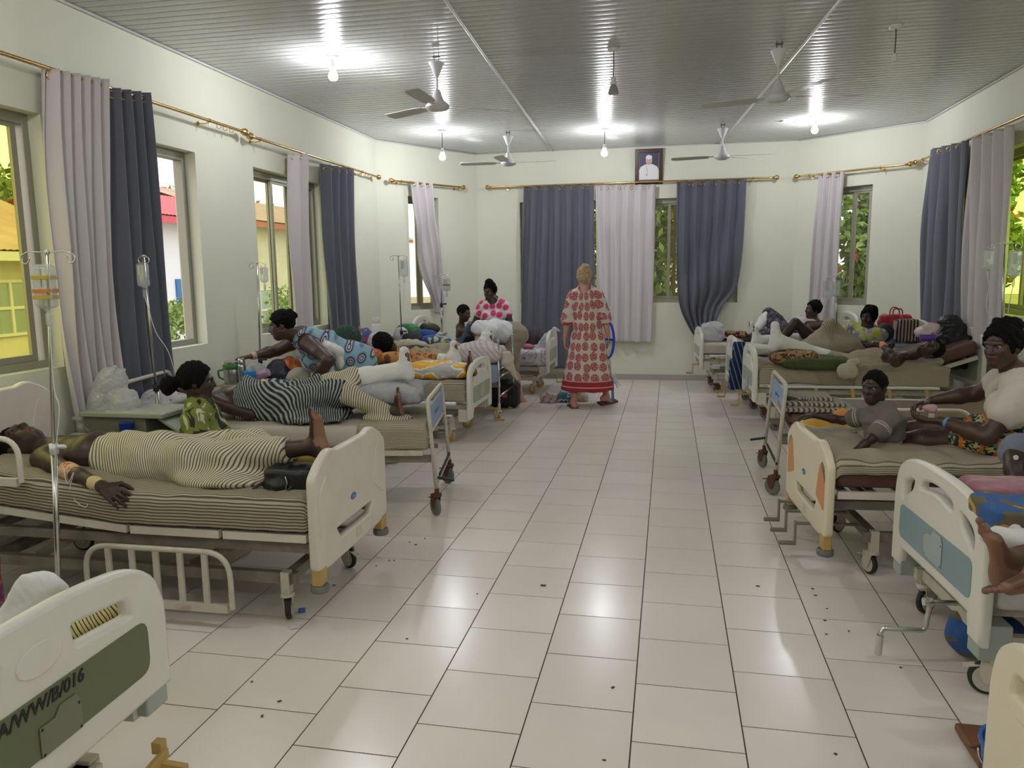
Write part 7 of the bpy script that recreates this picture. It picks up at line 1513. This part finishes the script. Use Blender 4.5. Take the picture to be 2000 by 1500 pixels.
# cabinet between third and fourth bed
zt_=J(735,668,8.2)[2]-.02; a=J(690,668,8.2)[0]; b=J(760,668,8.2)[0]
r=empty('bedside_cabinet',((a+b)/2,8.26,0),0,'cabinet carrying the white flask, behind the patient in orange-brown print','cabinet'); bx_('cabinet_top',(a,8.12,zt_-.03),(b,8.40,zt_),m_lock,r); bx_('cabinet_body',(a+.02,8.14,.03),(b-.02,8.38,zt_-.03),m_lockd,r)
flask(736,662,620,8.2,.052,m_white,mat('flask_cap',(.6,.6,.58),.4),'white vacuum flask with grey stripe standing by the left corner wall')
c=J(705,665,8.18); c[2]=zt_; mb=MB(); mb.lathe([(.001,0),(.032,0),(.034,.10),(.030,.13),(.014,.165),(.014,.18),(.016,.182),(.016,.20),(.001,.20)],c,n=18); tag(mb.build('bottle',seethru('bottle_clear',(.85,.88,.9),.15,.05,(.7,.75,.8),.3),auto=.7),'clear water bottle left of the white flask','bottle')
tag(soft('printed_bag',[el(J(707,664,8.0),(.10,.06,.13)),el(J(716,656,8.0),(.07,.05,.09))],blend('bag_redblue',(.40,.04,.05),(.06,.12,.35),10,.45,.58,c3=(.60,.48,.10)),None,noise=dict(amp=.008,freq=8,seed=9)),'red, blue and yellow printed bag below the water bottle','bag')
tag(soft('plastic_bag',[el(J(731,666,8.0),(.09,.06,.10))],mat('bag_lilac',(.52,.48,.55),.5),None,noise=dict(amp=.008,freq=8,seed=9)),'pale lilac carrier bag below the white flask','bag')
tag(soft('dark_cloth',[el(J(676,660,7.2),(.16,.10,.13))],mat('green_dark_print',(.015,.045,.03),.8,mottle=(20,(.03,.09,.06),.55,.6)),None,noise=dict(amp=.008,freq=6,seed=9)),'dark green patterned bundle against the slate curtain, left wall','bundle')
# things at the head of the fourth bed
for x,y,Yv,sz,m,l,n_ in ((797,645,9.5,(.17,.09,.09),mat('bag_green',(.02,.16,.05),.45),'green shopping bag at the left corner wall','bag'),(838,640,9.6,(.14,.08,.06),mat('bag_olive',(.03,.035,.02),.6),'black-olive bag on top of the blue bundle, left corner','bag'),(832,652,9.45,(.14,.08,.06),mat('bundle_blue',(.02,.06,.28),.7),'bright blue bundle right of the green bag','bundle'),(850,664,9.3,(.20,.12,.07),blend('bundle_print',(.03,.10,.30),(.55,.50,.25),7,.5,.62),'blue and yellow printed cloth bundle by the left drip stand','cloth'),(783,655,9.4,(.10,.07,.11),mat('bag_white2',(.60,.60,.60),.6),'white bag left of the green shopping bag','bag'),(806,660,9.3,(.14,.10,.08),mat('bundle_black',(.02,.02,.03),.7),'black bundle below the green shopping bag','bundle'),(800,673,9.1,(.22,.13,.07),mat('sheet_cream2',(.45,.42,.36),.8),'cream pillow-like bundle at the head of the fourth bed','bundle')):
    c=J(x,y,Yv); tag(soft(n_ if n_!='cloth' else 'cloth_bundle',[el(c,sz),el(c+(sz[0]*.4,0,-.02),(sz[0]*.7,sz[1],sz[2]*.8))],m,None,h=.01,noise=dict(amp=.010,freq=7,seed=int(x))),l,n_)
zq=J(820,690,9.5)[2]; r=empty('bedside_cabinet',(J(820,680,9.6)[0],9.7,0),0,'low cabinet under the green and blue bundles, left corner','cabinet'); xx=J(820,680,9.6)[0]; bx_('cabinet_body',(xx-.35,9.45,.03),(xx+.25,9.95,.86),m_lock,r); bx_('cabinet_top',(xx-.37,9.43,.86),(xx+.27,9.97,.89),m_abs,r)
# ================================================================ DRIP STANDS
m_drip=seethru('drip_bag_film',(.93,.94,.95),.14,.08,(.75,.78,.80),.42); m_tube=mat('tube_white',(.65,.66,.66),.4)
def drip_stand(top,bot,label,hooks=(-1,1),hk=.11,base=True,col=None,ch=False):
    top=np.array(top);bot=np.array(bot); r=empty('drip_stand',(bot[0],bot[1],0),0,label,'drip stand')
    mb=MB(); mid=top+(bot-top)*.52; mb.tube([top,mid],.0085,8); mb.build('upper_pole',m_chrome,r,smooth=True); mb=MB(); mb.tube([mid,bot],.0135,10); mb.build('lower_pole',m_chrome,r,smooth=True)
    mb=MB(); mb.cyl(mid+(0,0,.02),mid-(0,0,.03),.02,12); mb.tube([mid,mid+(.05,-.01,.01)],.007,8); mb.sph(mid+(.055,-.01,.01),.016,10,(1.6,.7,.7)); mb.build('height_knob',m_black if ch is False else m_rail,r,smooth=True)
    mb=MB()
    for s in hooks:
        e=top+(s*hk,0,-.005); P_=[top,top+(s*hk*.8,0,.004)]+[e+(s*.022*math.sin(a),0,-.022+.022*math.cos(a)) for a in np.linspace(0,5.2,9)]
        mb.tube(crom(P_,3),.0035,6)
    mb.sph(top,.012,8); mb.build('hooks',m_chrome,r,smooth=True)
    if base:
        mb=MB()
        for k in range(5): a=k*2*PI/5+.3; mb.bar((bot[0],bot[1],.06),(bot[0]+.24*math.cos(a),bot[1]+.24*math.sin(a),.045),.022,.02)
        mb.build('star_base',m_chrome,r)
        for k in range(5): a=k*2*PI/5+.3; mb=MB(); mb.cyl((bot[0]+.24*math.cos(a),bot[1]+.24*math.sin(a)-.01,.022),(bot[0]+.24*math.cos(a),bot[1]+.24*math.sin(a)+.01,.022),.022,12); mb.build('castor',m_black,r,auto=.7)
    return top
def drip_bag(c,w,hh_,label,tape=None,pts=None,fluid=True):
    """c: top centre (hook point)"""
    c=np.array(c); r=empty('drip_bag',c,0,label,'drip bag'); 
    soft('bag_film',[rbx(c+(0,0,-.02-hh_/2),(w*.36,.010,hh_*.40),.016),rc(c+(0,0,-hh_*.9),c+(0,0,-hh_-.03),.02,.008,.02)],m_drip,r,h=.006,noise=dict(amp=.002,freq=12,seed=2))
    mb=MB(); mb.box((c[0]-w*.28,c[1]-.030,c[2]-hh_*.62),(c[0]+w*.05,c[1]-.0285,c[2]-hh_*.22)); mb.build('label_patch',m_card,r)
    if tape:
        for z,m in tape: mb=MB(); mb.box((c[0]-w*.5,c[1]-.032,c[2]-hh_*z-.018),(c[0]+w*.5,c[1]+.031,c[2]-hh_*z)); mb.build('tape_band',m,r,bevel=.002)
    d=c+(0,0,-hh_-.04); mb=MB(); mb.lathe([(.005,0),(.011,-.005),(.011,-.05),(.005,-.06)],d,n=10); mb.build('drip_chamber',m_drip,r,auto=.7)
    if pts is not None: mb=MB(); mb.tube(crom([d+(0,0,-.05)]+[np.array(p) for p in pts],6),.0028,6); mb.build('tube',m_tube,r,smooth=True)
mo=mat('tape_orange',(.62,.22,.05),.6); myl=mat('tape_ochre',(.55,.40,.05),.6); Yp=3.02
t_=drip_stand(J(92,493,Yp),(J(113,1170,Yp)[0],Yp,.06),'drip stand in front of the lying man\'s bed, nearest the camera',hk=.12,ch=True)
drip_bag(t_+(.0,-.03,-.03),.085,.20,'drip bag with orange tape band, nearest the camera',tape=((.36,myl),(.66,mo),(.80,myl)),pts=[J(98,650,Yp-.02),J(106,760,Yp-.02),J(116,800,Yp-.03),J(108,900,Yp-.03),J(114,1000,3.1)])
t_=drip_stand(J(280,500,4.78),(J(320,900,4.78)[0],4.78,.06),'leaning drip stand before the nearest dark curtain',hooks=(-1,1),hk=.02)
drip_bag(t_+(.0,-.02,-.03),.06,.16,'half-empty drip bag before the nearest dark curtain',pts=[J(292,610,4.74),J(305,650,4.74),J(330,690,4.74),J(350,760,4.8)])
t_=drip_stand(J(502,514,6.55),(J(505,720,6.55)[0],6.55,.06),'drip stand behind the woman in blue',hk=.06); drip_bag(t_+(.065,0,-.02),.05,.13,'small drip bag by the sliding window')
t_=drip_stand(J(778,500,8.42+.9),(J(786,680,9.32)[0],9.32,.06),'drip stand left of the short tucked-up curtain',hk=.09,base=False); drip_bag(t_+(.07,0,-.02),.09,.22,'large clear drip bag left of the tucked-up curtain',pts=[t_+(.06,0,-.45),t_+(.04,0,-.7)])
t_=drip_stand(J(862,537,9.9),(J(863,680,9.9)[0],9.9,.9),'drip stand right of the tucked-up curtain',hk=.08,base=False); drip_bag(t_+(.07,0,-.02),.09,.17,'drip bag with brown tape right of the tucked-up curtain',tape=((.6,mat('tape_brown',(.35,.16,.08),.6)),))
t_=drip_stand(J(1634,541,9.2+.25),(J(1636,720,9.45)[0],9.45,.06),'drip stand beside the pale curtain, right corner',hk=.09,base=False); drip_bag(t_+(-.09,0,-.02),.11,.20,'clear drip bag beside the pale curtain, right corner'); drip_bag(t_+(.0,-.02,-.02),.06,.18,'slim drip bag on the same stand, right corner',pts=[t_+(.0,-.02,-.4),t_+(.02,0,-.6)])
Yv=7.05; t_=drip_stand(J(1963,476,Yv),(J(1953,800,Yv)[0],Yv,.06),'drip stand before the pale grey-beige curtain, right wall',hk=.10,base=False)
drip_bag(t_+(-.115,0,-.03),.07,.15,'small drip bag, left of the two on the right wall stand',pts=[J(1932,560,Yv),J(1926,600,Yv),J(1945,640,Yv)]); drip_bag(t_+(.085,0,-.03),.09,.22,'large labelled drip bag, right of the two on the right wall stand',pts=[J(1972,590,Yv),J(1968,620,Yv),J(1970,660,Yv)])
# ================================================================ LITTER, debris on the floor
def bit(x,y,a,b,hh_,m,label,name='litter',cat='litter',rz=0):
    c=at(x,y,Z=0); mb=MB(); mb.cbox((c[0],c[1],hh_/2+.0003),(a,b,hh_),rz=rz); tag(mb.build(name,m,bevel=min(a,b,hh_)*.3),label,cat)
bit(590,1195,.035,.028,.018,m_logob,'blue plastic cap on the floor by the front wheel of the beige bed','litter','litter',.4)
bit(577,1226,.05,.03,.012,m_clothw,'crumpled white scrap on the floor behind the blue cap',rz=.5)
m_leafb=mat('dry_bit',(.10,.06,.03),.8)
bit(1061,1144,.030,.018,.004,m_leafb,'larger brown speck on the aisle tiles, left of centre'); bit(1480,1145,.02,.012,.003,m_leafb,'brown speck by the boy\'s bed, in the aisle')
rr=random.Random(5); GR='dark specks on the aisle floor'
for (x,y) in ((1587,1150),(1593,1163),(1615,1189),(1611,1212),(1658,1233),(1614,1239),(1632,1473),(1759,1304),(1180,1485),(652,1143),(546,1370),(512,1399),(492,1332),(1197,1343),(795,1248),(932,1160),(740,1040),(760,1095),(770,1095),(800,1059),(812,1064),(830,1052),(735,1105)):
    c=at(x,y,Z=0); mb=MB(); mb.cbox((c[0],c[1],.0015),(rr.uniform(.008,.016),rr.uniform(.006,.010),.002),rz=rr.random()*3); tag(mb.build('speck',m_leafb),'tiny dark speck lying on the pale aisle tiles','speck',GR)
